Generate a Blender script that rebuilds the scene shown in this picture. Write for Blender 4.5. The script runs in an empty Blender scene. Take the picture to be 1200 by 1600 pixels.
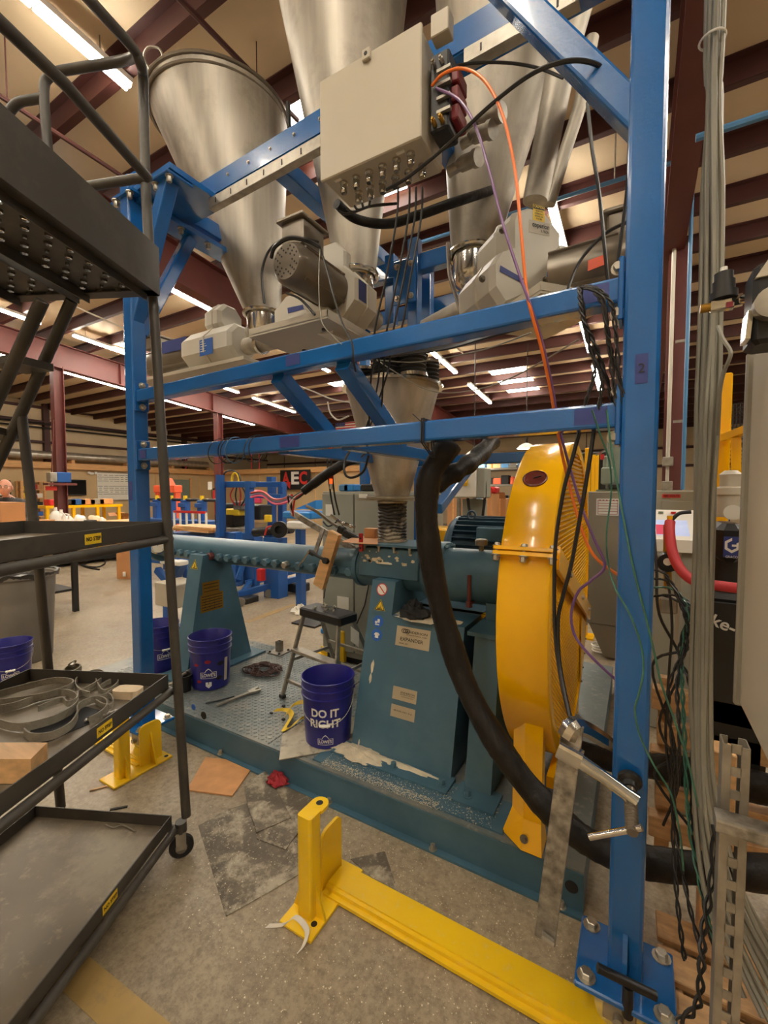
import bpy, bmesh, math, random
from mathutils import Vector, Matrix
random.seed(7)
PI = math.pi
V = Vector
scene = bpy.context.scene
COL = scene.collection

# ------------------------------------------------------------------ camera, world, exposure
FPX, CAMH = 680.0, 1.6
YAW, PITCH = math.radians(30.2), math.atan2(32, 680)
cd = bpy.data.cameras.new('camera')
cd.sensor_fit = 'HORIZONTAL'; cd.sensor_width = 36.0; cd.lens = FPX / 1200 * 36
cd.clip_start = 0.02; cd.clip_end = 200
cam = bpy.data.objects.new('camera', cd); COL.objects.link(cam)
cam.location = (0, 0, CAMH)
cam.rotation_euler = (PI / 2 - PITCH, 0, YAW)
scene.camera = cam
scene.view_settings.view_transform = 'Standard'
scene.view_settings.look = 'None'
scene.view_settings.gamma = 1.0
scene.view_settings.use_curve_mapping = False
scene.view_settings.exposure = 0.0
world = bpy.data.worlds.new('world'); scene.world = world
world.use_nodes = True
bg = world.node_tree.nodes['Background']
bg.inputs[0].default_value = (1.0, 0.86, 0.68, 1); bg.inputs[1].default_value = 0.10
LAMP = 90.0
SKYL = 14.0

FW = V((-math.sin(YAW) * math.cos(PITCH), math.cos(YAW) * math.cos(PITCH), -math.sin(PITCH)))
RT = V((math.cos(YAW), math.sin(YAW), 0)); UP = RT.cross(FW)
CAM = V((0, 0, CAMH))
def ray(px, py): return FW + RT * ((px - 600) / FPX) - UP * ((py - 800) / FPX)
def P(px, py, X=None, Y=None, Z=None):
    """survey helper: the world point on a known plane that the photograph shows at a pixel"""
    d = ray(px, py)
    if X is not None: t = (X - CAM.x) / d.x
    elif Y is not None: t = (Y - CAM.y) / d.y
    else: t = (Z - CAM.z) / d.z
    return CAM + d * t
GY0, GS = 1.41, 0.0415
def G(px, py, dy=0.0):                      # point on the (slightly turned) plane of the blue gantry
    d = ray(px, py); t = (GY0 + dy) / (d.y + GS * d.x); return CAM + d * t
def gy(x, dy=0.0): return GY0 + dy - GS * x

# ------------------------------------------------------------------ materials
def _n(nt, t, **k):
    n = nt.nodes.new(t)
    for a, b in k.items(): setattr(n, a, b)
    return n
def srgb(r, g, b):
    f = lambda c: (c / 255 / 12.92) if c / 255 <= 0.04045 else ((c / 255 + 0.055) / 1.055) ** 2.4
    return (f(r), f(g), f(b), 1)
def mat(name, col, rough=0.5, metal=0.0, var=0.15, scale=8.0, dirt=None, dirt_amt=0.0, dirt_scale=5.0, bump=0.0, bump_scale=60.0, emit=None, strength=0.0, stretch=None, spec=None, coat=0.0, rough_var=0.0, dust=None, dust_amt=0.0):
    m = bpy.data.materials.new(name); m.use_nodes = True
    nt = m.node_tree; b = nt.nodes['Principled BSDF']; L = nt.links.new
    b.inputs['Roughness'].default_value = rough; b.inputs['Metallic'].default_value = metal
    if spec is not None: b.inputs['Specular IOR Level'].default_value = spec
    if coat: b.inputs['Coat Weight'].default_value = coat; b.inputs['Coat Roughness'].default_value = 0.08
    c = srgb(*col) if len(col) == 3 else col
    if emit:
        b.inputs['Emission Color'].default_value = srgb(*emit) if len(emit) == 3 else emit
        b.inputs['Emission Strength'].default_value = strength
    tc = _n(nt, 'ShaderNodeTexCoord'); mp = _n(nt, 'ShaderNodeMapping')
    L(tc.outputs['Object'], mp.inputs['Vector'])
    if stretch: mp.inputs['Scale'].default_value = stretch
    out = None
    if var > 0:
        nz = _n(nt, 'ShaderNodeTexNoise'); nz.inputs['Scale'].default_value = scale; nz.inputs['Detail'].default_value = 5
        L(mp.outputs[0], nz.inputs['Vector'])
        rp = _n(nt, 'ShaderNodeMapRange'); rp.inputs[1].default_value = 0.3; rp.inputs[2].default_value = 0.7
        rp.inputs[3].default_value = 1 - var; rp.inputs[4].default_value = 1 + var
        L(nz.outputs['Fac'], rp.inputs[0])
        mx = _n(nt, 'ShaderNodeVectorMath', operation='SCALE'); mx.inputs[0].default_value = c[:3]
        L(rp.outputs[0], mx.inputs['Scale']); out = mx.outputs[0]
        if rough_var:
            rr = _n(nt, 'ShaderNodeMapRange'); rr.inputs[1].default_value = 0.3; rr.inputs[2].default_value = 0.7
            rr.inputs[3].default_value = max(0.03, rough - rough_var); rr.inputs[4].default_value = rough + rough_var
            L(nz.outputs['Fac'], rr.inputs[0]); L(rr.outputs[0], b.inputs['Roughness'])
    def over(col2, amt, sc, lo, prev, up=False):
        nz2 = _n(nt, 'ShaderNodeTexNoise'); nz2.inputs['Scale'].default_value = sc; nz2.inputs['Detail'].default_value = 8; nz2.inputs['Roughness'].default_value = 0.7
        L(tc.outputs['Object'], nz2.inputs['Vector'])
        r2 = _n(nt, 'ShaderNodeMapRange'); r2.inputs[1].default_value = lo; r2.inputs[2].default_value = lo + 0.12
        r2.inputs[3].default_value = 0; r2.inputs[4].default_value = amt
        L(nz2.outputs['Fac'], r2.inputs[0])
        mm = _n(nt, 'ShaderNodeMix', data_type='RGBA')
        L(r2.outputs[0], mm.inputs[0])
        if prev is not None: L(prev, mm.inputs[6])
        else: mm.inputs[6].default_value = c
        mm.inputs[7].default_value = srgb(*col2)
        return mm.outputs[2]
    if dirt: out = over(dirt, dirt_amt, dirt_scale, 0.5, out)
    if dust: out = over(dust, dust_amt, dirt_scale * 9, 0.56, out)
    if out is not None: L(out, b.inputs['Base Color'])
    else: b.inputs['Base Color'].default_value = c
    if bump:
        nb = _n(nt, 'ShaderNodeTexNoise'); nb.inputs['Scale'].default_value = bump_scale; nb.inputs['Detail'].default_value = 4
        L(mp.outputs[0], nb.inputs['Vector'])
        bn = _n(nt, 'ShaderNodeBump'); bn.inputs['Strength'].default_value = bump; bn.inputs['Distance'].default_value = 0.01
        L(nb.outputs['Fac'], bn.inputs['Height']); L(bn.outputs[0], b.inputs['Normal'])
    return m

M = {}
M['blue'] = mat('blue_paint', (20, 92, 160), 0.24, 0, 0.06, 3, bump=0.06, bump_scale=110, coat=0.5)
M['blue_back'] = mat('blue_paint_dull', (26, 80, 148), 0.4, 0, 0.08, 3)
M['blue_bright'] = mat('bright_blue_paint', (40, 130, 205), 0.4, 0, 0.06, 3)
M['teal'] = mat('teal_machine_paint', (64, 98, 116), 0.40, 0, 0.08, 4, dirt=(84, 112, 124), dirt_amt=0.4, dirt_scale=2.0, bump=0.05)
M['teal_dark'] = mat('teal_motor_paint', (46, 74, 92), 0.4, 0, 0.1, 4)
M['tread'] = mat('tread_plate_paint', (112, 120, 120), 0.42, 0.3, 0.12, 5, dirt=(150, 144, 130), dirt_amt=0.5, dirt_scale=2.5, dust=(200, 190, 170), dust_amt=0.4)
M['guard'] = mat('guard_yellow_paint', (255, 190, 0), 0.22, 0, 0.03, 2, bump=0.03, bump_scale=10, coat=0.4)
M['rail'] = mat('safety_yellow_paint', (240, 196, 26), 0.3, 0, 0.06, 4, bump=0.08, bump_scale=70, dust=(222, 206, 160), dust_amt=0.35)
M['steel'] = mat('brushed_stainless', (174, 166, 152), 0.5, 0.58, 0.26, 2.4, stretch=(5, 5, 0.3), dirt=(128, 118, 104), dirt_amt=0.4, dirt_scale=2.4, rough_var=0.06)
M['steel_bright'] = mat('bright_stainless', (210, 206, 198), 0.18, 1.0, 0.08, 6)
M['galv'] = mat('galvanised_steel', (160, 153, 140), 0.42, 0.6, 0.25, 18, rough_var=0.1)
M['chrome'] = mat('chrome_plate', (205, 203, 198), 0.16, 1.0, 0.1, 30)
M['worn_chrome'] = mat('worn_clamp_steel', (156, 151, 142), 0.38, 0.75, 0.5, 30, dirt=(84, 78, 70), dirt_amt=0.6, dirt_scale=14, bump=0.2, bump_scale=40)
M['bolt'] = mat('zinc_bolt', (178, 172, 158), 0.35, 0.8, 0.15, 30)
M['grey_box'] = mat('grey_enclosure_paint', (188, 178, 158), 0.45, 0, 0.03, 4)
M['grey_cab'] = mat('grey_cabinet_paint', (150, 150, 138), 0.45, 0, 0.04, 3)
M['taupe'] = mat('taupe_cabinet_paint', (140, 132, 116), 0.5, 0, 0.06, 3, dirt=(160, 144, 118), dirt_amt=0.3, dirt_scale=2)
M['white_cast'] = mat('pale_grey_casting', (206, 200, 186), 0.42, 0, 0.04, 5)
M['motor'] = mat('motor_bronze_grey', (116, 106, 92), 0.3, 0.35, 0.08, 6)
M['cart'] = mat('dark_cart_paint', (66, 62, 56), 0.48, 0.1, 0.08, 5, dirt=(96, 88, 76), dirt_amt=0.35, dirt_scale=4)
M['tray'] = mat('worn_tray_steel', (108, 96, 78), 0.45, 0.1, 0.16, 3, dirt=(150, 136, 112), dirt_amt=0.55, dirt_scale=2.2, dust=(176, 160, 132), dust_amt=0.3)
M['bucket'] = mat('blue_bucket_plastic', (30, 30, 112), 0.30, 0, 0.05, 5, dirt=(60, 60, 130), dirt_amt=0.12, dirt_scale=6)
M['white'] = mat('white_print', (232, 228, 218), 0.55, 0, 0.0)
M['black'] = mat('black_plastic', (24, 23, 22), 0.45, 0, 0.1, 10)
M['rubber'] = mat('black_rubber', (28, 26, 24), 0.55, 0, 0.2, 10)
M['hose'] = mat('black_fabric_sleeve', (27, 24, 22), 0.5, 0, 0.3, 12, bump=0.9, bump_scale=22, stretch=(1, 1, .5), dirt=(60, 54, 48), dirt_amt=0.2, dirt_scale=12, spec=.25)
M['cable'] = mat('black_cable', (26, 25, 25), 0.45, 0, 0.1, 10)
M['grey_cable'] = mat('grey_cable', (140, 136, 122), 0.5, 0, 0.1, 6)
M['orange'] = mat('orange_tube', (236, 120, 40), 0.35, 0, 0.03)
M['purple'] = mat('purple_tube', (118, 82, 130), 0.35, 0, 0.03)
M['green_wire'] = mat('green_wire', (60, 110, 92), 0.4, 0, 0.3, 40)
M['tape'] = mat('purple_blue_tape', (46, 58, 122), 0.6, 0, 0.08, 10)
M['red'] = mat('red_paint', (188, 34, 36), 0.4, 0, 0.05)
M['dark_red'] = mat('dark_red_plastic', (122, 26, 34), 0.4, 0, 0.08)
M['red_hose'] = mat('red_rubber_hose', (206, 62, 70), 0.5, 0, 0.06)
M['oxide'] = mat('red_oxide_steel', (96, 44, 38), 0.5, 0, 0.12, 3, dirt=(86, 42, 36), dirt_amt=0.4, dirt_scale=2)
M['purlin'] = mat('red_oxide_purlin', (70, 34, 30), 0.55, 0, 0.12, 2)
M['insul'] = mat('tan_roof_insulation', (212, 190, 156), 0.6, 0, 0.06, 1.2, bump=0.35, bump_scale=1.6, stretch=(1, 1, 1))
M['wallp'] = mat('cream_wall_panel', (228, 208, 172), 0.6, 0, 0.06, 1.0)
M['office'] = mat('tan_office_wall', (204, 176, 132), 0.6, 0, 0.06, 1.2)
M['lumber'] = mat('pale_lumber', (222, 170, 112), 0.55, 0, 0.16, 3, stretch=(1, 1, 12))
M['wood'] = mat('pine_wood', (222, 176, 122), 0.5, 0, 0.22, 4, stretch=(1.2, 9, 9), bump=0.1, bump_scale=20)
M['wood_end'] = mat('rough_pallet_wood', (192, 152, 106), 0.6, 0, 0.25, 5, stretch=(2, 8, 8), dirt=(128, 96, 64), dirt_amt=0.5, dirt_scale=5)
M['card'] = mat('cardboard', (194, 138, 88), 0.65, 0, 0.08, 4)
M['board'] = mat('particle_board', (200, 144, 92), 0.6, 0, 0.14, 12)
M['mat_dusty'] = mat('dusty_grey_absorbent_mat', (98, 88, 74), 0.7, 0, 0.35, 9, dirt=(184, 172, 150), dirt_amt=0.8, dirt_scale=6, dust=(210, 200, 178), dust_amt=0.5)
M['dust'] = mat('pale_meal_dust', (214, 200, 172), 0.8, 0, 0.15, 20, bump=0.5, bump_scale=60)
M['brass'] = mat('brass_plate', (168, 128, 48), 0.35, 0.7, 0.12, 10)
M['alu_plate'] = mat('aluminium_name_plate', (192, 180, 156), 0.35, 0.5, 0.05, 10)
M['yellow_lab'] = mat('yellow_label', (238, 200, 40), 0.5, 0, 0.0)
M['blue_lab'] = mat('blue_label', (34, 92, 178), 0.5, 0, 0.0)
M['red_lab'] = mat('red_label', (200, 44, 36), 0.5, 0, 0.0)
M['orange_lab'] = mat('orange_red_label', (226, 92, 56), 0.5, 0, 0.0)
M['print'] = mat('black_print', (22, 20, 20), 0.6, 0, 0.0)
M['strap'] = mat('grey_web_strap', (136, 128, 112), 0.7, 0, 0.18, 30, bump=0.3, bump_scale=120)
M['ystrap'] = mat('yellow_web_strap', (232, 196, 52), 0.6, 0, 0.1, 20)
M['rope'] = mat('maroon_black_rope', (66, 40, 34), 0.7, 0, 0.5, 60)
M['trash'] = mat('grey_bin_plastic', (112, 106, 96), 0.5, 0, 0.08, 4)
M['dusty_sheet'] = mat('dusty_perforated_sheet', (176, 166, 146), 0.6, 0.1, 0.15, 14, dirt=(86, 80, 70), dirt_amt=0.7, dirt_scale=9)
M['film'] = mat('clear_film', (224, 216, 200), 0.3, 0, 0.1, 10)
M['fabric_dark'] = mat('dark_rag', (26, 25, 26), 0.75, 0, 0.2, 15)
M['rag'] = mat('red_rag', (150, 28, 38), 0.75, 0, 0.2, 15)
M['skin'] = mat('skin', (206, 146, 118), 0.5, 0, 0.04, 8)
M['shirt'] = mat('charcoal_shirt', (56, 56, 58), 0.75, 0, 0.1, 10)
M['denim'] = mat('dark_trousers', (48, 54, 68), 0.75, 0, 0.1, 10)
M['tv'] = mat('tv_screen', (14, 14, 16), 0.2, 0, 0.0)
M['wb'] = mat('whiteboard_surface', (238, 234, 222), 0.25, 0, 0.02)
M['lamp'] = mat('lamp_tube', (255, 250, 240), 0.5, 0, 0.0, emit=(1.0, 0.92, 0.78, 1), strength=LAMP)
M['skylight'] = mat('skylight_sheet', (250, 246, 236), 0.5, 0, 0.0, emit=(1.0, 0.94, 0.84, 1), strength=SKYL)
M['screen'] = mat('lit_screen', (190, 200, 226), 0.3, 0, 0.15, 10, emit=(150, 170, 220), strength=0.5)
M['beacon'] = mat('lit_beacon', (250, 90, 30), 0.4, 0, 0.0, emit=(255, 90, 30), strength=1.5)
M['glassy'] = mat('gauge_face', (226, 220, 204), 0.2, 0, 0.0)
M['duct'] = mat('silver_duct_foil', (196, 190, 178), 0.3, 0.7, 0.2, 6, bump=0.4, bump_scale=14)
M['conduit'] = mat('white_conduit', (206, 198, 180), 0.4, 0.1, 0.05)
M['green_grey'] = mat('machine_tool_green', (128, 140, 126), 0.45, 0, 0.05)
M['air_blue'] = mat('blue_air_pipe', (78, 128, 170), 0.4, 0, 0.05)
M['pink'] = mat('pink_plastic', (226, 70, 110), 0.45, 0, 0.05)
M['sponge'] = mat('beige_block', (222, 198, 162), 0.7, 0, 0.06, 30)
M['liner'] = mat('dark_bin_liner', (44, 40, 36), 0.35, 0, 0.2, 8)
M['maroon_glass'] = mat('sight_disc_maroon', (96, 34, 24), 0.35, 0, 0.15, 30)

def concrete():
    m = bpy.data.materials.new('shop_floor_concrete'); m.use_nodes = True
    nt = m.node_tree; b = nt.nodes['Principled BSDF']; L = nt.links.new
    tc = _n(nt, 'ShaderNodeTexCoord')
    def noise(s, d=6, r=0.6):
        n = _n(nt, 'ShaderNodeTexNoise'); n.inputs['Scale'].default_value = s; n.inputs['Detail'].default_value = d; n.inputs['Roughness'].default_value = r
        L(tc.outputs['Object'], n.inputs['Vector']); return n.outputs['Fac']
    def ramp(fac, pts):
        r = _n(nt, 'ShaderNodeValToRGB'); e = r.color_ramp.elements
        while len(e) < len(pts): e.new(0.5)
        for i, (p, c) in enumerate(pts): e[i].position = p; e[i].color = srgb(*c)
        L(fac, r.inputs[0]); return r.outputs[0]
    def mix(f, a, bb):
        mm = _n(nt, 'ShaderNodeMix', data_type='RGBA')
        if isinstance(f, float): mm.inputs[0].default_value = f
        else: L(f, mm.inputs[0])
        L(a, mm.inputs[6])
        if isinstance(bb, tuple): mm.inputs[7].default_value = srgb(*bb)
        else: L(bb, mm.inputs[7])
        return mm.outputs[2]
    base = ramp(noise(1.3), [(0.3, (124, 109, 88)), (0.7, (164, 147, 120))])
    fine = ramp(noise(38, 6, 0.75), [(0.35, (92, 80, 64)), (0.6, (178, 162, 136))])
    col = mix(0.45, base, fine)
    def mask(f, lo, hi, amt):
        r = _n(nt, 'ShaderNodeMapRange'); r.inputs[1].default_value = lo; r.inputs[2].default_value = hi; r.inputs[3].default_value = 0; r.inputs[4].default_value = amt
        L(f, r.inputs[0]); return r.outputs[0]
    col = mix(mask(noise(2.6, 8, 0.7), 0.56, 0.68, 0.55), col, (104, 88, 70))     # oil stains
    col = mix(mask(noise(85, 4, 0.8), 0.69, 0.75, 0.6), col, (216, 206, 186))     # meal specks
    L(col, b.inputs['Base Color'])
    rr = _n(nt, 'ShaderNodeMapRange'); rr.inputs[1].default_value = 0.3; rr.inputs[2].default_value = 0.7; rr.inputs[3].default_value = 0.28; rr.inputs[4].default_value = 0.55
    L(noise(3.1), rr.inputs[0]); L(rr.outputs[0], b.inputs['Roughness'])
    bn = _n(nt, 'ShaderNodeBump'); bn.inputs['Strength'].default_value = 0.12; bn.inputs['Distance'].default_value = 0.01
    L(noise(50), bn.inputs['Height']); L(bn.outputs[0], b.inputs['Normal'])
    return m
M['concrete'] = concrete()
M['floor_yellow'] = mat('worn_floor_stripe', (168, 138, 84), 0.45, 0, 0.2, 6, dirt=(136, 118, 92), dirt_amt=0.9, dirt_scale=3)

# ------------------------------------------------------------------ mesh builder
def frame_of(d, up=None):
    d = d.normalized()
    u = V(up) if up is not None else (V((0, 0, 1)) if abs(d.z) < 0.95 else V((0, 1, 0)))
    s = d.cross(u)
    if s.length < 1e-6: s = d.cross(V((1, 0, 0)))
    s.normalize(); t = s.cross(d).normalized()
    return d, s, t
def spline(pts, sub=6):
    pts = [V(p) for p in pts]
    if len(pts) < 3: return pts
    out = []
    for i in range(len(pts) - 1):
        p0 = pts[max(i - 1, 0)]; p1 = pts[i]; p2 = pts[i + 1]; p3 = pts[min(i + 2, len(pts) - 1)]
        for k in range(sub):
            t = k / sub
            out.append(0.5 * ((2 * p1) + (p2 - p0) * t + (2 * p0 - 5 * p1 + 4 * p2 - p3) * t * t + (3 * p1 - p0 - 3 * p2 + p3) * t ** 3))
    out.append(pts[-1]); return out
class MB:
    def __init__(s): s.v = []; s.f = []; s.sm = []
    def add(s, vs, fs, smooth=False):
        o = len(s.v); s.v += [V(p) for p in vs]
        for f in fs: s.f.append([i + o for i in f]); s.sm.append(smooth)
        return s
    def box(s, c, d, R=None, ch=0.0):
        c = V(c); x, y, z = d[0] / 2, d[1] / 2, d[2] / 2
        if ch: return s._cbox(c, x, y, z, ch, R)
        vs = [V((a * x, b * y, e * z)) for e in (-1, 1) for b in (-1, 1) for a in (-1, 1)]
        if R is not None: vs = [R @ p for p in vs]
        return s.add([c + p for p in vs], [(0, 2, 3, 1), (4, 5, 7, 6), (0, 1, 5, 4), (2, 6, 7, 3), (0, 4, 6, 2), (1, 3, 7, 5)])
    def _cbox(s, c, x, y, z, k, R):
        k = min(k, x * .9, y * .9, z * .9)
        prof = [(x - k, y), (x, y - k), (x, -y + k), (x - k, -y), (-x + k, -y), (-x, -y + k), (-x, y - k), (-x + k, y)]
        ins = [(a * (x - k) / x, b * (y - k) / y) for a, b in prof]
        rings = [(ins, -z), (prof, -z + k), (prof, z - k), (ins, z)]
        vs = [V((a, b, h)) for r, h in rings for a, b in r]
        if R is not None: vs = [R @ p for p in vs]
        fs = [tuple(range(8)), tuple(range(31, 23, -1))]
        for i in range(3):
            for j in range(8):
                q = (j + 1) % 8; fs.append((i * 8 + j, i * 8 + 8 + j, i * 8 + 8 + q, i * 8 + q))
        return s.add([c + p for p in vs], fs)
    def bar(s, a, b, w, h, up=None, ch=0.0):
        """rectangular section from a to b; h measured along up, w across"""
        a, b = V(a), V(b); d, sd, t = frame_of(b - a, up)
        x, y = w / 2, h / 2
        if ch:
            k = ch; pr = [(x - k, y), (x - k * .3, y - k * .3), (x, y - k), (x, -y + k), (x - k * .3, -y + k * .3), (x - k, -y), (-x + k, -y), (-x + k * .3, -y + k * .3), (-x, -y + k), (-x, y - k), (-x + k * .3, y - k * .3), (-x + k, y)]
        else: pr = [(x, y), (x, -y), (-x, -y), (-x, y)]
        n = len(pr)
        vs = [q + sd * i + t * j for q in (a, b) for i, j in pr]
        fs = [tuple(range(n - 1, -1, -1)), tuple(range(n, 2 * n))] + [(i, (i + 1) % n, n + (i + 1) % n, n + i) for i in range(n)]
        return s.add(vs, fs)
    def tube(s, pts, r, n=10, cap=True, closed=False):
        pts = [V(p) for p in pts]; m = len(pts)
        rs = r if isinstance(r, (list, tuple)) else [r] * m
        d0 = (pts[1] - pts[0]); _, sd, t = frame_of(d0)
        vs = []; prev = d0.normalized()
        for i in range(m):
            if closed: d = pts[(i + 1) % m] - pts[i - 1]
            else: d = pts[min(i + 1, m - 1)] - pts[max(i - 1, 0)]
            if d.length < 1e-9: d = prev.copy()
            d.normalize()
            sd = (sd - d * sd.dot(d))
            if sd.length < 1e-6: sd = frame_of(d)[1]
            sd.normalize(); t = sd.cross(d); prev = d
            for k in range(n):
                a = 2 * PI * k / n; vs.append(pts[i] + (sd * math.cos(a) + t * math.sin(a)) * rs[i])
        fs = []
        for i in range(m if closed else m - 1):
            j = (i + 1) % m
            for k in range(n):
                q = (k + 1) % n; fs.append((i * n + k, i * n + q, j * n + q, j * n + k))
        s.add(vs, fs, True)
        if cap and not closed:
            s.add([vs[k] for k in range(n)], [tuple(range(n))]); s.add([vs[(m - 1) * n + k] for k in range(n)], [tuple(range(n - 1, -1, -1))])
        return s
    def lathe(s, prof, o, axis=(0, 0, 1), n=32, a0=0.0, a1=2 * PI, ref=None):
        """prof: (radius, height along axis)"""
        o = V(o); d, sd, t = frame_of(V(axis), ref)
        full = abs(a1 - a0 - 2 * PI) < 1e-6; m = n if full else n + 1
        vs = []
        for r, h in prof:
            for k in range(m):
                a = a0 + (a1 - a0) * k / n; vs.append(o + d * h + (sd * math.cos(a) + t * math.sin(a)) * r)
        fs = []
        for i in range(len(prof) - 1):
            for k in range(n):
                q = (k + 1) % m
                if prof[i][0] < 1e-7: fs.append((i * m + k, (i + 1) * m + q, (i + 1) * m + k))
                elif prof[i + 1][0] < 1e-7: fs.append((i * m + k, i * m + q, (i + 1) * m + k))
                else: fs.append((i * m + k, i * m + q, (i + 1) * m + q, (i + 1) * m + k))
        return s.add(vs, fs, True)
    def cyl(s, a, b, r, n=20, r2=None):
        a, b = V(a), V(b); h = (b - a).length; r2 = r if r2 is None else r2
        return s.lathe([(0, 0), (r, 0), (r2, h), (0, h)], a, b - a, n)
    def prism(s, poly, o, u, v, w):
        o, u, v, w = V(o), V(u), V(v), V(w); n = len(poly)
        a = [o + u * p[0] + v * p[1] for p in poly]
        vs = a + [p + w for p in a]
        return s.add(vs, [tuple(range(n)), tuple(range(2 * n - 1, n - 1, -1))] + [(i, n + i, n + (i + 1) % n, (i + 1) % n) for i in range(n)])
    def hull(s, A, B):
        """loft between two equal-length rings of points, capped"""
        n = len(A); return s.add(list(A) + list(B), [tuple(range(n)), tuple(range(2 * n - 1, n - 1, -1))] + [(i, n + i, n + (i + 1) % n, (i + 1) % n) for i in range(n)])
    def quad(s, a, b, c, d, th=0.0):
        a, b, c, d = map(V, (a, b, c, d)); nn = (b - a).cross(d - a).normalized() * th
        if th: return s.hull([a, b, c, d], [a - nn, b - nn, c - nn, d - nn])
        return s.add([a, b, c, d], [(0, 1, 2, 3)])
    def hexbolt(s, p, d, r, h, washer=True):
        d = V(d).normalized(); p = V(p)
        if washer: s.lathe([(r * 1.5, 0), (r * 1.5, h * .18), (0, h * .18)], p, d, 12); p = p + d * h * .18
        s.add(*MB._hx(p, d, r, h)); return s
    @staticmethod
    def _hx(p, d, r, h):
        d, a, b = frame_of(d); vs = []
        for hh, rr in ((0, r), (h * .85, r), (h, r * .82)):
            for k in range(6):
                t = PI / 3 * k; vs.append(p + d * hh + (a * math.cos(t) + b * math.sin(t)) * rr)
        fs = [tuple(range(12, 18))]
        for i in range(2):
            for k in range(6): q = (k + 1) % 6; fs.append((i * 6 + k, i * 6 + q, i * 6 + 6 + q, i * 6 + 6 + k))
        return vs, fs
    def ball(s, c, r, n=14, m=8, sc=(1, 1, 1)):
        c = V(c); prof = [(math.sin(PI * i / m), -math.cos(PI * i / m)) for i in range(m + 1)]
        k0 = len(s.v); s.lathe(prof, (0, 0, 0), (0, 0, 1), n)
        for i in range(k0, len(s.v)): p = s.v[i]; s.v[i] = c + V((p.x * r * sc[0], p.y * r * sc[1], p.z * r * sc[2]))
        return s
    def build(s, name, m, parent=None, label=None, cat=None, group=None, kind=None, ang=38, fix=True):
        me = bpy.data.meshes.new(name)
        if parent is not None: o0 = WL[parent.as_pointer()]
        else:
            lo = V((min(p.x for p in s.v), min(p.y for p in s.v), min(p.z for p in s.v))); hi = V((max(p.x for p in s.v), max(p.y for p in s.v), max(p.z for p in s.v)))
            o0 = V(((lo.x + hi.x) / 2, (lo.y + hi.y) / 2, lo.z))
        me.from_pydata([p - o0 for p in s.v], [], s.f); me.polygons.foreach_set('use_smooth', s.sm)
        if fix:
            bm = bmesh.new(); bm.from_mesh(me); bmesh.ops.remove_doubles(bm, verts=bm.verts, dist=1e-6)
            bmesh.ops.recalc_face_normals(bm, faces=bm.faces); bm.to_mesh(me); bm.free()
        if any(s.sm): me.set_sharp_from_angle(angle=math.radians(ang))
        me.materials.append(M[m] if isinstance(m, str) else m)
        o = bpy.data.objects.new(name, me); COL.objects.link(o)
        if parent is not None: o.parent = parent; o.location = (0, 0, 0); WL[o.as_pointer()] = o0
        else: o.location = o0; WL[o.as_pointer()] = o0
        tag(o, label, cat, group, kind); return o
WL = {}
def tag(o, label=None, cat=None, group=None, kind=None):
    if label: o['label'] = label
    if cat: o['category'] = cat
    if group: o['group'] = group
    if kind: o['kind'] = kind
    return o
def thing(name, label, cat, loc=(0, 0, 0), group=None):
    o = bpy.data.objects.new(name, None); COL.objects.link(o); o.empty_display_size = 0.05
    o.location = loc; WL[o.as_pointer()] = V(loc); return tag(o, label, cat, group)
def place(me, name, parent, p, m=None):
    """another part that shares a mesh already built around its own origin"""
    o = bpy.data.objects.new(name, me); COL.objects.link(o); o.parent = parent
    w = WL[parent.as_pointer()] if parent is not None else V((0, 0, 0)); o.location = V(p) - w; WL[o.as_pointer()] = V(p); return o
def raw_mesh(mb, name, m, ang=38):
    me = bpy.data.meshes.new(name); me.from_pydata(mb.v, [], mb.f); me.polygons.foreach_set('use_smooth', mb.sm)
    bm = bmesh.new(); bm.from_mesh(me); bmesh.ops.recalc_face_normals(bm, faces=bm.faces); bm.to_mesh(me); bm.free()
    if any(mb.sm): me.set_sharp_from_angle(angle=math.radians(ang))
    me.materials.append(M[m]); return me
_fc = {}
def text_geo(body, size=1.0, bold=0.0, space=1.0):
    key = (body, bold, space)
    if key not in _fc:
        cu = bpy.data.curves.new('lettering', 'FONT'); cu.body = body; cu.size = 1.0; cu.align_x = 'CENTER'; cu.align_y = 'CENTER'
        cu.offset = bold; cu.space_character = space; cu.resolution_u = 3
        ob = bpy.data.objects.new('lettering', cu); COL.objects.link(ob)
        dg = bpy.context.evaluated_depsgraph_get(); me = bpy.data.meshes.new_from_object(ob.evaluated_get(dg))
        _fc[key] = ([tuple(v.co) for v in me.vertices], [tuple(p.vertices) for p in me.polygons])
        bpy.data.objects.remove(ob); bpy.data.curves.remove(cu); bpy.data.meshes.remove(me)
    vs, fs = _fc[key]
    return [(x * size, y * size) for x, y, z in vs], fs
def text(mb, body, c, right, up, size, bold=0.0, lift=0.0015, space=1.0, width=None):
    vs, fs = text_geo(body, size, bold, space)
    r, u = V(right).normalized(), V(up).normalized(); n = r.cross(u)
    k = 1.0
    if width: k = width / max(1e-6, (max(x for x, y in vs) - min(x for x, y in vs)))
    mb.add([V(c) + r * (x * k) + u * y + n * lift for x, y in vs], fs); return mb

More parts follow.
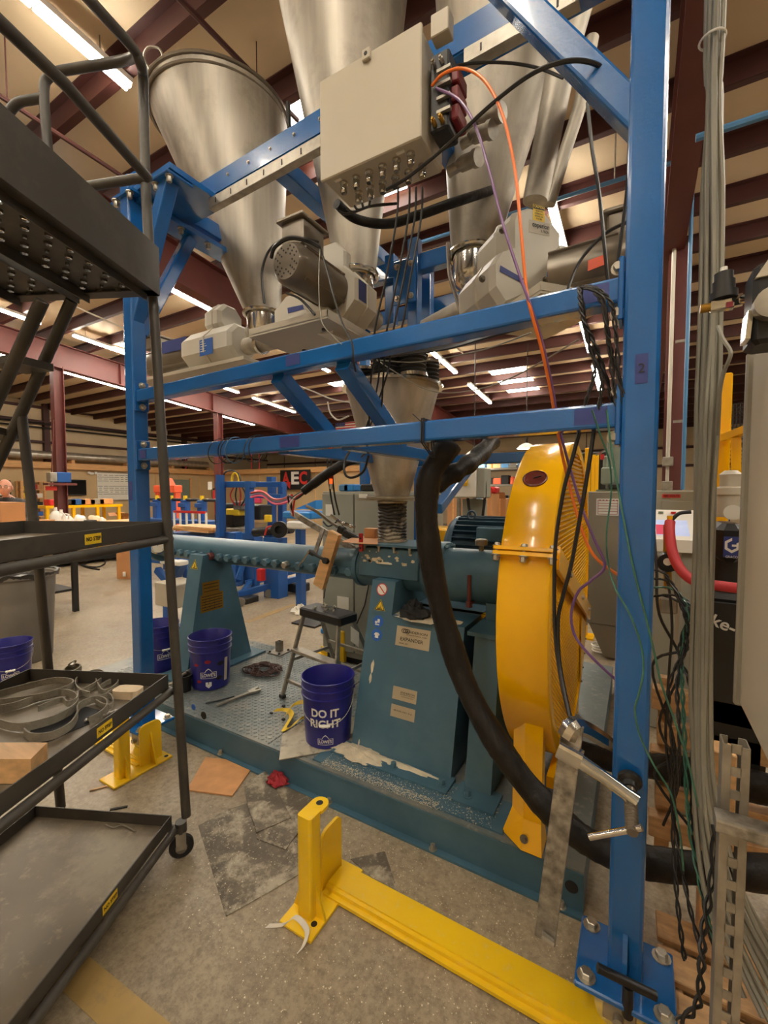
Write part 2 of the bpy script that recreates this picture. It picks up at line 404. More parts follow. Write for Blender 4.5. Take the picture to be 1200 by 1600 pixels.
# ------------------------------------------------------------------ the building
def roof(y): return 5.72 - 0.0787 * y
PUR = [7.5 - 0.86 * 17 + 0.86 * k for k in range(32)]
floor = MB().box((-3, 6.5, -0.1), (36, 29, 0.2)).build('floor', 'concrete', kind='structure', label='worn tan concrete shop floor with oil stains and pale meal specks')
def stripe(a, b, w):
    a, b = V(a), V(b); d = (b - a).normalized(); s = V((-d.y, d.x, 0)) * w / 2; z = V((0, 0, 0.002))
    MB().quad(a - s + z, b - s + z, b + s + z, a + s + z, 0.0018).build('floor_stripe', 'floor_yellow', floor)
stripe(P(95, 1500, Z=0), P(255, 1640, Z=0), 0.10)
stripe(P(170, 1045, Z=0), P(206, 1033, Z=0), 0.10)
stripe(P(385, 972, Z=0), P(462, 944, Z=0), 0.10)

# roof sheet with the insulation sagging between the purlins
ys = []
for i in range(len(PUR) - 1):
    for k in range(4): ys.append((PUR[i] + (PUR[i + 1] - PUR[i]) * k / 4, 0.05 * math.sin(PI * k / 4)))
ys.append((PUR[-1], 0))
vs = []; fs = []; sm = []
XS = (-20.6, -14.9, -12, -5.9, 0.3, 6.4, 14.5)
for x in XS:
    for y, s in ys: vs.append((x, y, roof(y) - s))
n = len(ys)
for i in range(len(XS) - 1):
    for j in range(n - 1): fs.append((i * n + j, i * n + j + 1, (i + 1) * n + j + 1, (i + 1) * n + j))
cb = MB().add(vs, fs, True)
cb.box((-3, 6.2, 6.6), (36, 29, 0.04))
ceiling = cb.build('ceiling', 'insul', kind='structure', label='sloping tan insulated roof over red oxide purlins', fix=False)
pm = MB(); L_ = 34.6
pm.box((0, 0, -0.10), (L_, 0.012, 0.2)); pm.box((0, 0.036, -0.196), (L_, 0.07, 0.012)); pm.box((0, -0.036, -0.006), (L_, 0.07, 0.012)); pm.box((0, 0.066, -0.18), (L_, 0.01, 0.03))
pme = raw_mesh(pm, 'purlin', 'purlin')
for y in PUR: place(pme, 'purlin', ceiling, (-3.1, y, roof(y) - 0.01))
for x in (-12.0, -5.9, 0.3, 6.4):
    r = MB(); y0, y1 = -6.5, 19.8
    for a, b in ((y0, y1),):
        za, zb = roof(a) - 0.21, roof(b) - 0.21
        A = [V((x + sx, a, za + sz)) for sx, sz in ((-.11, 0), (.11, 0), (.11, -.016), (-.11, -.016))]
        B = [V((x + sx, b, zb + sz)) for sx, sz in ((-.11, 0), (.11, 0), (.11, -.016), (-.11, -.016))]
        r.hull(A, B); d = V((0, 0, -0.56)); r.hull([p + d for p in A], [p + d for p in B])
        r.hull([V((x + sx, a, za + sz)) for sx, sz in ((-.006, -.016), (.006, -.016), (.006, -.56), (-.006, -.56))], [V((x + sx, b, zb + sz)) for sx, sz in ((-.006, -.016), (.006, -.016), (.006, -.56), (-.006, -.56))])
    for k in range(9):
        y = y0 + 1.5 + 2.9 * k; r.box((x, y, roof(y) - 0.5), (0.2, 0.012, 0.54))
    r.build('rafter', 'oxide', ceiling)
SKX, SKY = P(425, 100, Z=5.45).x, P(415, 62, Z=5.45).y + .35
# skylight sheets (daylight comes through them)
for x, y0, y1 in ((SKX, SKY, 4.6), (-3.0, 11.2, 13.4), (-7.6, 9.8, 12.0), (-10.6, 6.2, 8.2), (3.2, 4.0, 6.5), (3.0, -4.0, -1.5), (-6.5, -4, -1.5)):
    i = 0; yy = [p for p in PUR if y0 - 0.5 < p < y1 + 0.5]
    for a, b in zip(yy, yy[1:]):
        MB().quad((x - .45, a + .08, roof(a + .08) - .075), (x - .45, b - .08, roof(b - .08) - .075), (x + .45, b - .08, roof(b - .08) - .075), (x + .45, a + .08, roof(a + .08) - .075), 0.012).build('skylight_panel', 'skylight', ceiling)
# walls
wl = MB().box((-20.5, 6.5, 3.2), (0.1, 28, 6.4)).build('wall_left', 'wallp', kind='structure', label='cream panelled upper side wall with red oxide girts')
for z in (3.55, 4.35, 4.9): MB().box((-20.38, 6.5, z), (0.16, 27.5, 0.09)).build('girt', 'purlin', wl)
for y in (2.2, 8.3, 14.4): MB().box((-20.36, y, 3.5), (0.2, 0.2, 3.2)).build('wall_post', 'purlin', wl)
for z in (4.1, 4.25): MB().tube([(-20.25, -6, z), (-20.25, 19.5, z)], 0.035, 8).build('wall_pipe', 'black', wl)
wb = MB().box((-3, 20.4, 3.2), (36, 0.1, 6.4)).build('wall_back', 'wallp', kind='structure', label='cream panelled far end wall under the low eave')
for z in (2.6, 3.3): MB().box((-3, 20.3, z), (34.8, 0.12, 0.1)).build('girt', 'purlin', wb)
for k in range(14): MB().box((-19 + 2.44 * k, 20.34, 2.3), (0.03, 0.02, 4.4)).build('panel_batten', 'purlin', wb)
MB().box((14.55, 6.5, 3.2), (0.1, 28, 6.4)).build('wall_right', 'wallp', kind='structure', label='cream panelled wall on the right')
MB().box((-3, -7.35, 3.2), (36, 0.1, 6.4)).build('wall_front', 'wallp', kind='structure', label='cream panelled wall behind the camera')
ow = MB(); ow.box((-20.15, 4.65, 1.3), (0.3, 23.2, 2.6)); ow.box((-14.2, 16.25, 1.3), (12.2, 0.3, 2.6))
office = ow.build('wall_office', 'office', kind='structure', label='tan plywood office partition below the upper wall')
for k in range(17): MB().box((-19.995, -4.5 + 1.22 * k, 1.25), (0.012, 0.03, 2.5)).build('panel_joint', 'lumber', office)
for k in range(9): MB().box((-19.2 + 1.22 * k, 16.095, 1.25), (0.03, 0.012, 2.5)).build('panel_joint', 'lumber', office)
MB().box((-20.0, 4.5, 2.62), (0.42, 23.4, 0.24)).build('trim_1', 'lumber', kind='structure', label='pale lumber beam along the top of the side office wall')
MB().box((-14.0, 16.1, 2.62), (11.8, 0.42, 0.24)).build('trim_2', 'lumber', kind='structure', label='pale lumber beam along the top of the far office wall')
for p, y, lab in ((-12.0, 5.15, 'red oxide steel column carrying the small blue hoist, left'), (-12.0, 9.75, 'red oxide steel column rising behind the blue press frame'), (0.36, 6.4, 'red oxide steel column just right of the big blue post')):
    c = MB(); h = roof(y) - 0.75
    c.box((p, y - .1, h / 2), (0.2, 0.014, h)); c.box((p, y + .1, h / 2), (0.2, 0.014, h)); c.box((p, y, h / 2), (0.01, 0.2, h)); c.box((p, y, 0.01), (.32, .32, .02))
    c.build('steel_column', 'oxide', label=lab, kind='structure')
# doorway of the far office: grey roll-up door in a recess
a = P(258, 750, X=-19.98); b = P(297, 750, X=-19.98)
dr = MB(); dr.box((-19.97, (a.y + b.y) / 2, 1.1), (0.05, abs(b.y - a.y), 2.2)); d1 = dr.build('door_1', 'green_grey', kind='structure', label='grey door in the tan office wall')
for s in (a.y, b.y): MB().box((-19.95, s, 1.12), (0.09, 0.1, 2.3)).build('door_frame', 'lumber', d1)
MB().box((-19.93, b.y - .25, 1.0), (0.06, 0.14, 0.05)).build('handle', 'chrome', d1)

# fluorescent strips in rows under the roof
ORD = ['nearest', 'second', 'third', 'fourth', 'fifth', 'sixth', 'seventh', 'eighth']
ROWS = ((-14.0, 'farthest left row, beside the side wall', (3.4, 6.0, 8.6, 11.2)), (-10.85, 'second row in from the left wall', (2.4, 5.0, 7.6, 10.2)), (-7.0, 'row beyond the left hopper', (-4.5, 1.0, 3.9, 7.2, 10.4)),
        (-4.06, 'row above the dark cart railing', (-5.0, -2.2, 0.95, 8.6, 11.6)), (-0.96, 'row behind the right hopper', (-5.5, -3.3, -1.2, 5.2, 8.5, 11.4)), (2.6, 'row far to the right', (-4.6, -2.2, 0.2, 2.8, 5.5, 8.6)))
for x, where, starts in ROWS:
    vis = 0
    for y in starts:
        out = (y < -.5) or x > 2
        lab = 'white fluorescent strip light outside the view' if out else f'{ORD[vis]} white fluorescent strip light of the {where}'
        ln = 2.0 if y != 0.95 else 1.45
        if not out: vis += 1
        t = thing('strip_light', lab, 'light', (x, y + ln / 2, roof(y + ln / 2) - 0.29), 'strip lights outside the view' if out else 'fluorescent strip lights under the roof')
        za, zb = roof(y) - 0.24, roof(y + ln) - 0.24
        MB().bar((x, y, za), (x, y + ln, zb), 0.10, 0.05).build('housing', 'white', t)
        for s in (-0.028, 0.028):
            h = ln / 2 - .02
            for q in (0, 1):
                ya = y + q * (ln / 2) + .01; yb = ya + h
                f = lambda yy: roof(yy) - 0.285
                MB().tube([(x + s, ya, f(ya)), (x + s, yb, f(yb))], 0.019, 6).build('lamp_tube', 'lamp', t)
        for yy in (y + .25, y + ln - .25): MB().tube([(x, yy, roof(yy) - .23), (x, yy, roof(yy) - .06)], 0.006, 4).build('hanger', 'galv', t)

# silver duct and small fittings on the office roof
t = thing('air_duct', 'silver foil wrapped air duct running along the office roof', 'duct', (-20.0, 7, 2.75))
MB().tube([(-20.0, -4, 3.02)] + [(-20.0, -4 + .5 * k, 3.02) for k in range(1, 40)], [0.165 if k % 4 else 0.15 for k in range(40)], 12).build('duct_tube', 'duct', t)
for k in range(9): MB().box((-20.0, -2 + 2.2 * k, 2.80), (0.3, 0.12, 0.14)).build('duct_block', 'lumber', t)
for px in (97, 290, 393, 405):
    o = P(px, 712, X=-19.95) if px < 300 else P(px, 712, Y=16.05); tag(MB().tube([(o.x, o.y, 2.70), (o.x, o.y, 3.6)], 0.03, 6).build('sprinkler_pipe', 'red'), f'thin red sprinkler riser above the office wall, {["left of the left blue post", "right of the left blue post", "left of the black letter sign", "nearest the black letter sign"][[97, 290, 393, 405].index(px)]}', 'pipe', 'red sprinkler risers')

for k, (pa, pb, z, m_, r_, lab) in enumerate((((0, 150), (216, 292), 4.95, 'purlin', .022, 'dark sprinkler pipe hung under the roof left of the cart railing'), ((282, 0), (356, 76), 5.15, 'purlin', .022, 'dark pipe under the roof above the left hopper rim'), ((117, 479), (190, 511), 4.95, 'conduit', .016, 'thin white conduit under the roof left of the left blue post'), ((560, 686), (880, 756), 4.2, 'conduit', .016, 'thin white conduit crossing under the far roof'))):
    a, b = P(*pa, Z=z), P(*pb, Z=z)
    if k == 3: a, b = P(715, 545, Z=4.9), P(850, 668, Z=4.55)
    e = (b - a).normalized(); a2, b2 = a - e * .8, b + e * (.8 if k != 3 else 0)
    t = thing('roof_pipe', lab, 'pipe', (a + b) / 2); MB().tube([a2, b2], r_, 7).build('pipe_run', m_, t)
    for f in (.3, .75):
        q = a2.lerp(b2, f); MB().tube([q, V((q.x, q.y, roof(q.y) - .04))], .006, 4).build('pipe_hanger', m_, t)
for k, (px, py, lab) in enumerate(((950, 286, 'blue compressed air main along the roof left of the big post'), (1150, 195, 'blue compressed air main along the roof right of the grey cables'))):
    o = P(px, py, Y=5.2 if k == 0 else 3.4); t = thing('air_main', lab, 'pipe', o); x0, x1 = ((-2.6, .3), (.26, 4))[k]
    MB().tube([(x0, o.y, o.z), (x1, o.y, o.z)], .022, 8).build('pipe_run', 'air_blue', t)
    for f in (.2, .8): MB().tube([(x0 + (x1 - x0) * f, o.y, o.z), (x0 + (x1 - x0) * f, o.y, roof(o.y) - .03)], .008, 4).build('pipe_hanger', 'galv', t)

# ------------------------------------------------------------------ blue gantry
XR = 0.0; XL = P(218, 770, Y=1.52).x
gantry = thing('blue_gantry', 'tall blue tube steel gantry on casters straddling the teal machine', 'frame', (XL / 2, gy(XL / 2), 0))
PW = 0.088
def post(x, y, z0, z1): return MB().bar((x, y, z0), (x, y, z1), PW, PW, up=(0, 1, 0), ch=0.010)
YR, YLp = gy(XR), gy(XL)
ZP = 0.20
post(XR, YR, ZP, 3.9).build('post', 'blue', gantry)
post(XL, YLp, ZP, 3.40).build('post', 'blue', gantry)
bolt_up = raw_mesh(MB().hexbolt((0, 0, 0), (0, 0, 1), 0.017, 0.016), 'bolt', 'bolt')
bolt_dn = raw_mesh(MB().hexbolt((0, 0, 0), (0, 0, -1), 0.014, 0.03), 'bolt', 'bolt')
bolt_fr = raw_mesh(MB().hexbolt((0, 0, 0), (0, -1, 0), 0.013, 0.018), 'bolt', 'bolt')
bolt_sm = raw_mesh(MB().hexbolt((0, 0, 0), (0, -1, 0), 0.006, 0.006), 'bolt', 'bolt')
bolt_rt = raw_mesh(MB().hexbolt((0, 0, 0), (1, 0, 0), 0.013, 0.018), 'bolt', 'bolt')
for x, y in ((XR, YR), (XL, YLp)):
    b = MB().box((x, y, ZP - 0.008), (0.25, 0.23, 0.018), ch=0.004).build('base_plate', 'blue', gantry)
    for sx in (-.095, .095):
        for sy in (-.085, .085): place(bolt_up, 'bolt', b, (x + sx, y + sy, ZP + 0.001))
    g = MB()
    g.hull([V((x - .006, y - PW / 2, ZP + .14)), V((x + .006, y - PW / 2, ZP + .14)), V((x + .006, y - PW / 2, ZP)), V((x - .006, y - PW / 2, ZP))], [V((x - .006, y - PW / 2 - .008, ZP + .13)), V((x + .006, y - PW / 2 - .008, ZP + .13)), V((x + .006, y - PW / 2 - .06, ZP)), V((x - .006, y - PW / 2 - .06, ZP))])
    g.build('gusset', 'blue', gantry)
    # V-groove caster under the plate
    k = thing('caster', None, None, (x, y, 0)); k.parent = gantry; k.location = V((x, y, 0)) - WL[gantry.as_pointer()]
    MB().box((x, y, ZP - 0.027), (0.16, 0.13, 0.02)).build('caster_yoke', 'galv', k).name = 'caster_plate'
    for s in (-1, 1): MB().box((x - .01, y + s * .05, ZP - 0.08), (0.085, 0.012, 0.10), ch=.003).build('fork', 'galv', k)
    MB().lathe([(0, -.04), (.062, -.04), (.066, -.03), (.05, -.006), (.05, .006), (.066, .03), (.062, .04), (0, .04)], (x - .012, y, 0.095), (0, 1, 0), 28).build('wheel', 'chrome', k)
    MB().cyl((x - .012, y - .075, .095), (x - .012, y + .075, .095), .014, 12).build('axle', 'bolt', k)
# T-handle lock pin at the right foot
h = MB().cyl((XR + .01, YR - .105, ZP - .03), (XR + .01, YR - .105, ZP + .055), .014, 12)
h.bar((XR - .065, YR - .125, ZP + .085), (XR + .075, YR - .09, ZP + .05), .02, .02, ch=.006); h.build('lock_handle', 'black', gantry)
# rails
def rail(za, zb, w=0.07):
    xa, xb = XL + PW / 2, XR - PW / 2
    r = MB().bar((xa + .02, gy(xa), za), (xb - .014, gy(xb), zb), w, w, up=(0, 0, 1), ch=0.008).build('cross_rail', 'blue', gantry)
    for x, z, s in ((xa, za, 1), (xb, zb, -1)):
        p = MB().box((x + s * .008, gy(x), z), (.014, .084, .17), ch=.003).build('end_plate', 'blue', r)
        for sz in (-.062, .062): place(bolt_rt if s > 0 else bolt_fr, 'bolt', r, (x + s * .016, gy(x) - (.0 if s > 0 else .02), z + sz))
    return r
zUL = G(222, 616).z; zUR = G(970, 467).z; zLL = G(222, 711).z; zLR = G(968, 651).z
rail((zUL + zUR) / 2, (zUL + zUR) / 2); rail((zLL + zLR) / 2, (zLL + zLR) / 2)
ZU, ZLO = (zUL + zUR) / 2, (zLL + zLR) / 2
# tape pieces stuck to posts and rails
def tape(px0, py0, px1, py1, dy=-0.0375, digit=None):
    a, b, c, d = G(px0, py0, dy), G(px1, py0, dy), G(px1, py1, dy), G(px0, py1, dy)
    return a, b, c, d
def rail_tape(pxa, pxb, z, side=-1, face='front'):
    a = G(pxa, 700, -.036); b = G(pxb, 700, -.036); y = lambda x: gy(x, -.0365)
    MB().quad((a.x, y(a.x), z - .022), (b.x, y(b.x), z - .022), (b.x, y(b.x), z + .024), (a.x, y(a.x), z + .024), .001).build('tape', 'tape', gantry)
rail_tape(437, 468, ZLO); rail_tape(448, 470, ZU + .004); rail_tape(896, 948, ZLO); rail_tape(905, 946, ZU); rail_tape(218, 228, ZLO)
a = P(993, 554, Y=YR - .0455); b = P(1012, 598, Y=YR - .0455)
tp = MB().quad((a.x, a.y, b.z), (b.x, a.y, b.z), (b.x, a.y, a.z), (a.x, a.y, a.z), .001).build('tape', 'tape', gantry)
text(MB(), '2', ((a.x + b.x) / 2, a.y - .0005, (a.z + b.z) / 2), (1, 0, 0), (0, 0, 1), .035).build('tape_number', 'print', tp)
a = P(201, 752, Y=YLp - .0455); b = P(207, 782, Y=YLp - .0455)
MB().quad((a.x, a.y, b.z), (b.x, a.y, b.z), (b.x, a.y, a.z), (a.x, a.y, a.z), .001).build('tape', 'tape', gantry)
# right corner braces
a = P(990, 183, Y=gy(0)); b = P(806, 0, Y=gy(-.3))
MB().bar(a + (a - b).normalized() * .05, b + (b - a) * .5, .074, .072, up=(0, 1, 0), ch=.009).build('knee_brace', 'blue', gantry)
MB().bar((XR - .005, YR + .04, 2.86), (XR - .005, YR + .62, 3.6), .07, .07, ch=.008).build('knee_brace', 'blue', gantry)
# cap plate, top beam and depth beams
ZC = G(330, 290, .30).z
xr = G(265, 262, -.02).x; xl = G(165, 330, -.02).x; zc = (G(265, 262, -.02).z + G(165, 330, -.02).z) / 2
cap = MB().hull([V((xl, gy(xl, -.02), zc)), V((xr, gy(xr, -.02), zc)), V((xr, gy(xr, .27), zc)), V((xl, gy(xl, .27), zc))], [V((xl, gy(xl, -.02), zc + .03)), V((xr, gy(xr, -.02), zc + .03)), V((xr, gy(xr, .27), zc + .03)), V((xl, gy(xl, .27), zc + .03))]).build('cap_plate', 'blue', gantry)
MB().box((XL, YLp + .02, zc - .008), (.2, .16, .016)).build('flange_plate', 'blue', gantry)
for sx in (-.07, .07):
    for sy in (-.05, .07): place(bolt_dn, 'bolt', gantry, (XL + sx, YLp + sy, zc - .016))
def top_beam(x0, x1, dy, z, h=.12, w=.10):
    m = MB(); A, B = V((x0, gy(x0, dy), z)), V((x1, gy(x1, dy), z))
    m.bar(A, B, .012, h, up=(0, 0, 1)); m.bar(A + V((0, w / 2, h / 2)), B + V((0, w / 2, h / 2)), w, .012); m.bar(A + V((0, w / 2, -h / 2)), B + V((0, w / 2, -h / 2)), w, .012)
    return m.build('top_beam', 'blue', gantry)
top_beam(xr - .55, .35, .27, zc + .085, .11)
top_beam(xl + .1, 0.0, 2.3, zc + .015)
post(XL + .1, gy(XL, 2.35), 0.05, zc - .04).build('rear_post', 'blue', gantry)
post(-0.05, gy(0, 2.4), 0.05, zc - .04).build('rear_post', 'blue', gantry)
for x in (XL, -1.75, -0.9, XR): MB().bar((x, gy(x, .0 if x in (XL, XR) else .3), zc + .09), (x, gy(x, 2.35), zc + .09), .09, .10, ch=.008).build('depth_beam', 'blue', gantry)
for i in range(11):
    x = xr + .12 + .17 * i
    if x < -1.0: place(bolt_sm, 'bolt', gantry, (x, gy(x, .262), zc + .09))
# left knee braces
ft = V((XL + .01, YLp, G(214, 500).z)); tpz = V((xr - .09, YLp + .02, zc - .01))
MB().bar(ft, tpz, .075, .075, up=(0, 1, 0), ch=.008).build('knee_brace', 'blue', gantry)
MB().box((xr - .09, YLp + .03, zc - .012), (.17, .16, .018), ch=.004).build('flange_plate', 'blue', gantry)
for sx in (-.06, .06): place(bolt_dn, 'bolt', gantry, (xr - .09 + sx, YLp - .02, zc - .02))
yb = P(330, 393, X=XL).y
dz = P(266, 356, X=XL).z
MB().bar((XL, YLp, dz + .02), (XL, yb + .5, dz + .02), .15, .03).build('depth_plate', 'blue', gantry)
MB().bar((XL, YLp + .03, G(226, 520, .04).z), (XL, P(297, 372, X=XL).y, dz), .07, .07, up=(1, 0, 0), ch=.008).build('knee_brace', 'blue', gantry)
for py_ in (.10, .3): place(bolt_dn, 'bolt', gantry, (XL + .05, P(297, 372, X=XL).y - .2 + py_, dz + .005))
# galvanised perforated strut under the top beam, left and right of the control box
def strut(pa, pb, dy):
    a, b = G(*pa, dy), G(*pb, dy); z = (a.z + b.z) / 2; m = MB()
    A, B = V((a.x, a.y, z)), V((b.x, b.y, z))
    m.bar(A, B, .004, .055); m.bar(A + V((0, .02, .027)), B + V((0, .02, .027)), .04, .004); m.bar(A + V((0, .02, -.027)), B + V((0, .02, -.027)), .04, .004)
    s = m.build('galvanised_strut', 'galv', gantry); k = int((B - A).length / .13)
    sl = raw_mesh(MB().box((0, 0, 0), (.007, .002, .028)), 'strut_slot', 'print')
    for i in range(k): place(sl, 'strut_slot', s, A + (B - A) * ((i + .5) / k) + V((0, -.0028, 0)))
strut((326, 316), (520, 212), .235)
strut((725, 85), (905, -10), .235)
# cantilever brackets under the rails for the receiving hopper
XA, XB = G(433, 597).x, G(535, 577).x
for x, ye, in ((XA, 2.62), (XB, 3.05)):
    MB().bar((x, gy(x, .035), ZLO - .012), (x, ye, ZLO - .012), .062, .062, ch=.007).build('bracket_arm', 'blue', gantry)
    MB().bar((x, gy(x, .01), ZU - .035), (x, gy(x, .5), ZLO + .015), .068, .068, up=(1, 0, 0), ch=.007).build('bracket_brace', 'blue', gantry)
e = V((XB, 3.05, ZLO - .012)); MB().bar((XA - .1, 2.62, ZLO - .015), (XB + .5, 2.62, ZLO - .015), .062, .062, ch=.007).build('bracket_arm', 'blue', gantry)
MB().bar(e + V((0, -.03, -.02)), P(683, 795, X=XB + .05) , .06, .06, ch=.007).build('bracket_brace', 'blue', gantry)
place(bolt_rt, 'bolt', gantry, e + V((.032, -.03, 0)))
rp = P(656, 800, Y=2.95); MB().bar((rp.x, rp.y, .2), (rp.x, rp.y, ZLO - .03), .07, .07, up=(0, 1, 0), ch=.007).build('rear_post', 'blue', gantry)
# feeder platform members seen between the middle and right feeders
for px, y in ((612, 2.75), (648, 2.65), (668, 2.9)):
    o = P(px, 430, Y=y); MB().bar((o.x, y, o.z - .35), (o.x, y, zc - .05), .075, .075, up=(0, 1, 0), ch=.008).build('hanger_post', 'blue', gantry)
o1, o2 = P(560, 470, Y=2.7), P(720, 395, Y=2.7); MB().bar((o1.x, 2.7, o2.z), (o2.x, 2.7, o2.z), .075, .11, ch=.006).build('platform_beam', 'blue', gantry)
o = P(632, 440, Y=2.55); hp = MB().box((o.x, o.y, o.z), (.16, .012, .28), ch=.004).build('hanger_plate', 'blue', gantry)
for sx in (-.05, .05):
    for sz in (-.1, .1): place(bolt_fr, 'bolt', hp, (o.x + sx, o.y - .006, o.z + sz))

# ------------------------------------------------------------------ yellow caster guide rails on the floor
def guide(x0, x1, yc, label, where):
    """rail from the stop plate at x0 to x1, with a lock column in front of the stop"""
    s = 1 if x1 > x0 else -1
    t = thing('floor_guide_rail', label, 'rail', ((x0 + x1) / 2, yc, 0), 'yellow caster guide rails')
    m = MB(); a, b = V((x0, yc, .022)), V((x1, yc, .022))
    m.bar(a, b, .115, .022); m.bar(a + V((0, -.062, -.008)), b + V((0, -.062, -.008)), .03, .012); m.bar(a + V((0, .062, -.008)), b + V((0, .062, -.008)), .03, .012); m.bar(a + V((0, 0, .014)), b + V((0, 0, .014)), .085, .006)
    m.build('rail_bar', 'rail', t)
    c = V((x0, yc - .155, 0))
    MB().box((x0 + .0 * s, yc - .07, .006), (.15, .34, .012), ch=.002).build('floor_plate', 'rail', t)
    q = MB().bar((c.x, c.y, .012), (c.x, c.y, .40), .065, .065, up=(0, 1, 0), ch=.010).build('lock_column', 'rail', t)
    g = MB()
    g.hull([V((c.x + .033, c.y - .004, .012)), V((c.x + .075, c.y - .004, .012)), V((c.x + .033, c.y - .004, .13))], [V((c.x + .033, c.y + .004, .012)), V((c.x + .075, c.y + .004, .012)), V((c.x + .033, c.y + .004, .13))])
    g.build('gusset', 'rail', t); g = MB()
    g.hull([V((c.x - .033, c.y - .004, .012)), V((c.x - .075, c.y - .004, .012)), V((c.x - .033, c.y - .004, .13))], [V((c.x - .033, c.y + .004, .012)), V((c.x - .075, c.y + .004, .012)), V((c.x - .033, c.y + .004, .13))])
    g.build('gusset', 'rail', t)
    e = MB(); pl = [(.035 * math.cos(k * PI / 8 - PI / 2), .035 * math.sin(k * PI / 8 - PI / 2) ) for k in range(9)]
    ring = [V((c.x + y_, c.y + .033 + .03 + x_, .385)) for x_, y_ in pl] + [V((c.x + .035, c.y + .03, .385)), V((c.x - .035, c.y + .03, .385))]
    ri = [V((c.x + .014 * math.cos(k * PI / 6), c.y + .063 + .014 * math.sin(k * PI / 6), .3975)) for k in range(12)]
    e.hull(ring, [p + V((0, 0, .012)) for p in ring]); ee = e.build('lock_eye', 'rail', t)
    MB().add(ri, [tuple(range(12))]).build('eye_hole', 'print', ee)
    st = MB(); pr = [(-.065, .0), (.065, .0), (.065, .20)] + [(.065 - .035 * (1 - math.cos(k * PI / 10)), .20 + .035 * math.sin(k * PI / 10)) for k in range(1, 6)] + [(-.03 - .035 * math.sin(k * PI / 10), .20 + .035 * math.cos(k * PI / 10)) for k in range(0, 6)]
    st.prism(pr, (x0 - s * .01, yc, .012), (0, 1, 0), (0, 0, 1), (-s * .012, 0, 0)); st.build('stop_plate', 'rail', t)
    MB().hull([V((x0 - s * .022, yc - .005, .012)), V((x0 - s * .075, yc - .005, .012)), V((x0 - s * .022, yc - .005, .19))], [V((x0 - s * .022, yc + .005, .012)), V((x0 - s * .075, yc + .005, .012)), V((x0 - s * .022, yc + .005, .19))]).build('gusset', 'rail', t)
    hole = V((x0 + s * .045 if where == 'r' else x0 + .05, yc - .185 if where == 'r' else yc + .075, .0128)); hh = [hole + V((.012 * math.cos(k * PI / 6), .012 * math.sin(k * PI / 6), 0)) for k in range(12)]
    MB().add(hh, [tuple(range(12))]).build('anchor_hole', 'print', t)
    return t
guide(-1.035, 0.62, 1.375, 'long yellow guide rail on the floor under the right blue post', 'r')
guide(-2.46, -3.7, 1.465, 'yellow guide rail with stop under the left blue post', 'l')

# ------------------------------------------------------------------ the teal expander on its base frame
BZ = 0.165; BY = 1.735; BX0, BX1 = -3.75, -0.14
AX_Y, AX_Z = 2.40, 1.115
mach = thing('expander_machine', 'long teal screw expander with bolted barrel on a tread plate base', 'machine', (-2, 2.3, 0))
m = MB()
m.box(((BX0 + BX1) / 2, BY + .004, BZ / 2), (BX1 - BX0, .008, BZ - .01)); m.box(((BX0 + BX1) / 2, BY - .008, .005), (BX1 - BX0, .045, .010)); m.box(((BX0 + BX1) / 2, BY + .03, BZ - .012), (BX1 - BX0, .07, .012))
m.box((BX1 - .004, 2.86, BZ / 2), (.008, 2.24, BZ - .01)); m.box((BX0 + .004, 2.3, BZ / 2), (.008, 1.13, BZ - .01))
m.box(((BX0 - 1.5) / 2, 2.93, BZ / 2), (-1.5 - BX0, .008, BZ - .01)); m.box((-.82, 3.97, BZ / 2), (1.36, .008, BZ - .01)); m.box((-1.5, 3.45, BZ / 2), (.008, 1.04, BZ - .01))
base = m.build('base_frame', 'teal', mach)
for px, py in ((318, 1118), (893, 1386)):
    o = P(px, py, Y=BY - .001); MB().cyl((o.x, BY - .0015, o.z), (o.x, BY + .002, o.z), .024, 20).build('lifting_hole', 'black', base)
for px, py in ((302, 1105), (862, 1370)):
    o = P(px, py, Y=BY - .001); MB().cyl((o.x, BY - .001, o.z), (o.x, BY + .002, o.z), .019, 20).build('earth_sticker', 'blue_lab', base)
for px, py in ((365, 1165), (525, 1243), (680, 1320), (878, 1412)):
    o = P(px, py, Z=.01); MB().hexbolt((o.x, BY - .014, .010), (0, 0, 1), .012, .02).build('anchor_bolt', 'bolt', base)
dk = MB(); dk.box(((BX0 + BX1) / 2, (BY + 2.93) / 2, BZ - .002), (BX1 - BX0, 2.93 - BY, .008)); dk.box((-.82, 3.45, BZ - .002), (1.36, 1.04, .008))
deck = dk.build('tread_plate', 'tread', mach)
# raised lozenges of the tread plate, real relief (too many to pick apart)
lz = MB(); TR = Matrix.Rotation(PI / 4, 3, 'Z'); TL = Matrix.Rotation(-PI / 4, 3, 'Z')
for i in range(78):
    for j in range(40):
        x = -3.55 + .03 * i; y = BY + .03 + .029 * j
        if x > -1.38 or y > 2.9: continue
        R = TR if (i + j) % 2 else TL; c = V((x, y, BZ + .002)); q = [V((-.0125, 0, 0)), V((0, -.0045, 0)), V((.0125, 0, 0)), V((0, .0045, 0))]
        o = len(lz.v); lz.v += [c + R @ p for p in q] + [c + R @ (p * .6) + V((0, 0, .003)) for p in q]
        for k in range(4): lz.f.append([o + k, o + (k + 1) % 4, o + 4 + (k + 1) % 4, o + 4 + k]); lz.sm.append(False)
        lz.f.append([o + 4, o + 5, o + 6, o + 7]); lz.sm.append(False)
lz.build('tread_relief', 'tread', deck, kind='stuff', fix=False)
MB().box((-1.78, 2.3, BZ + .0025), (.006, 1.1, .002)).build('deck_joint', 'black', deck)

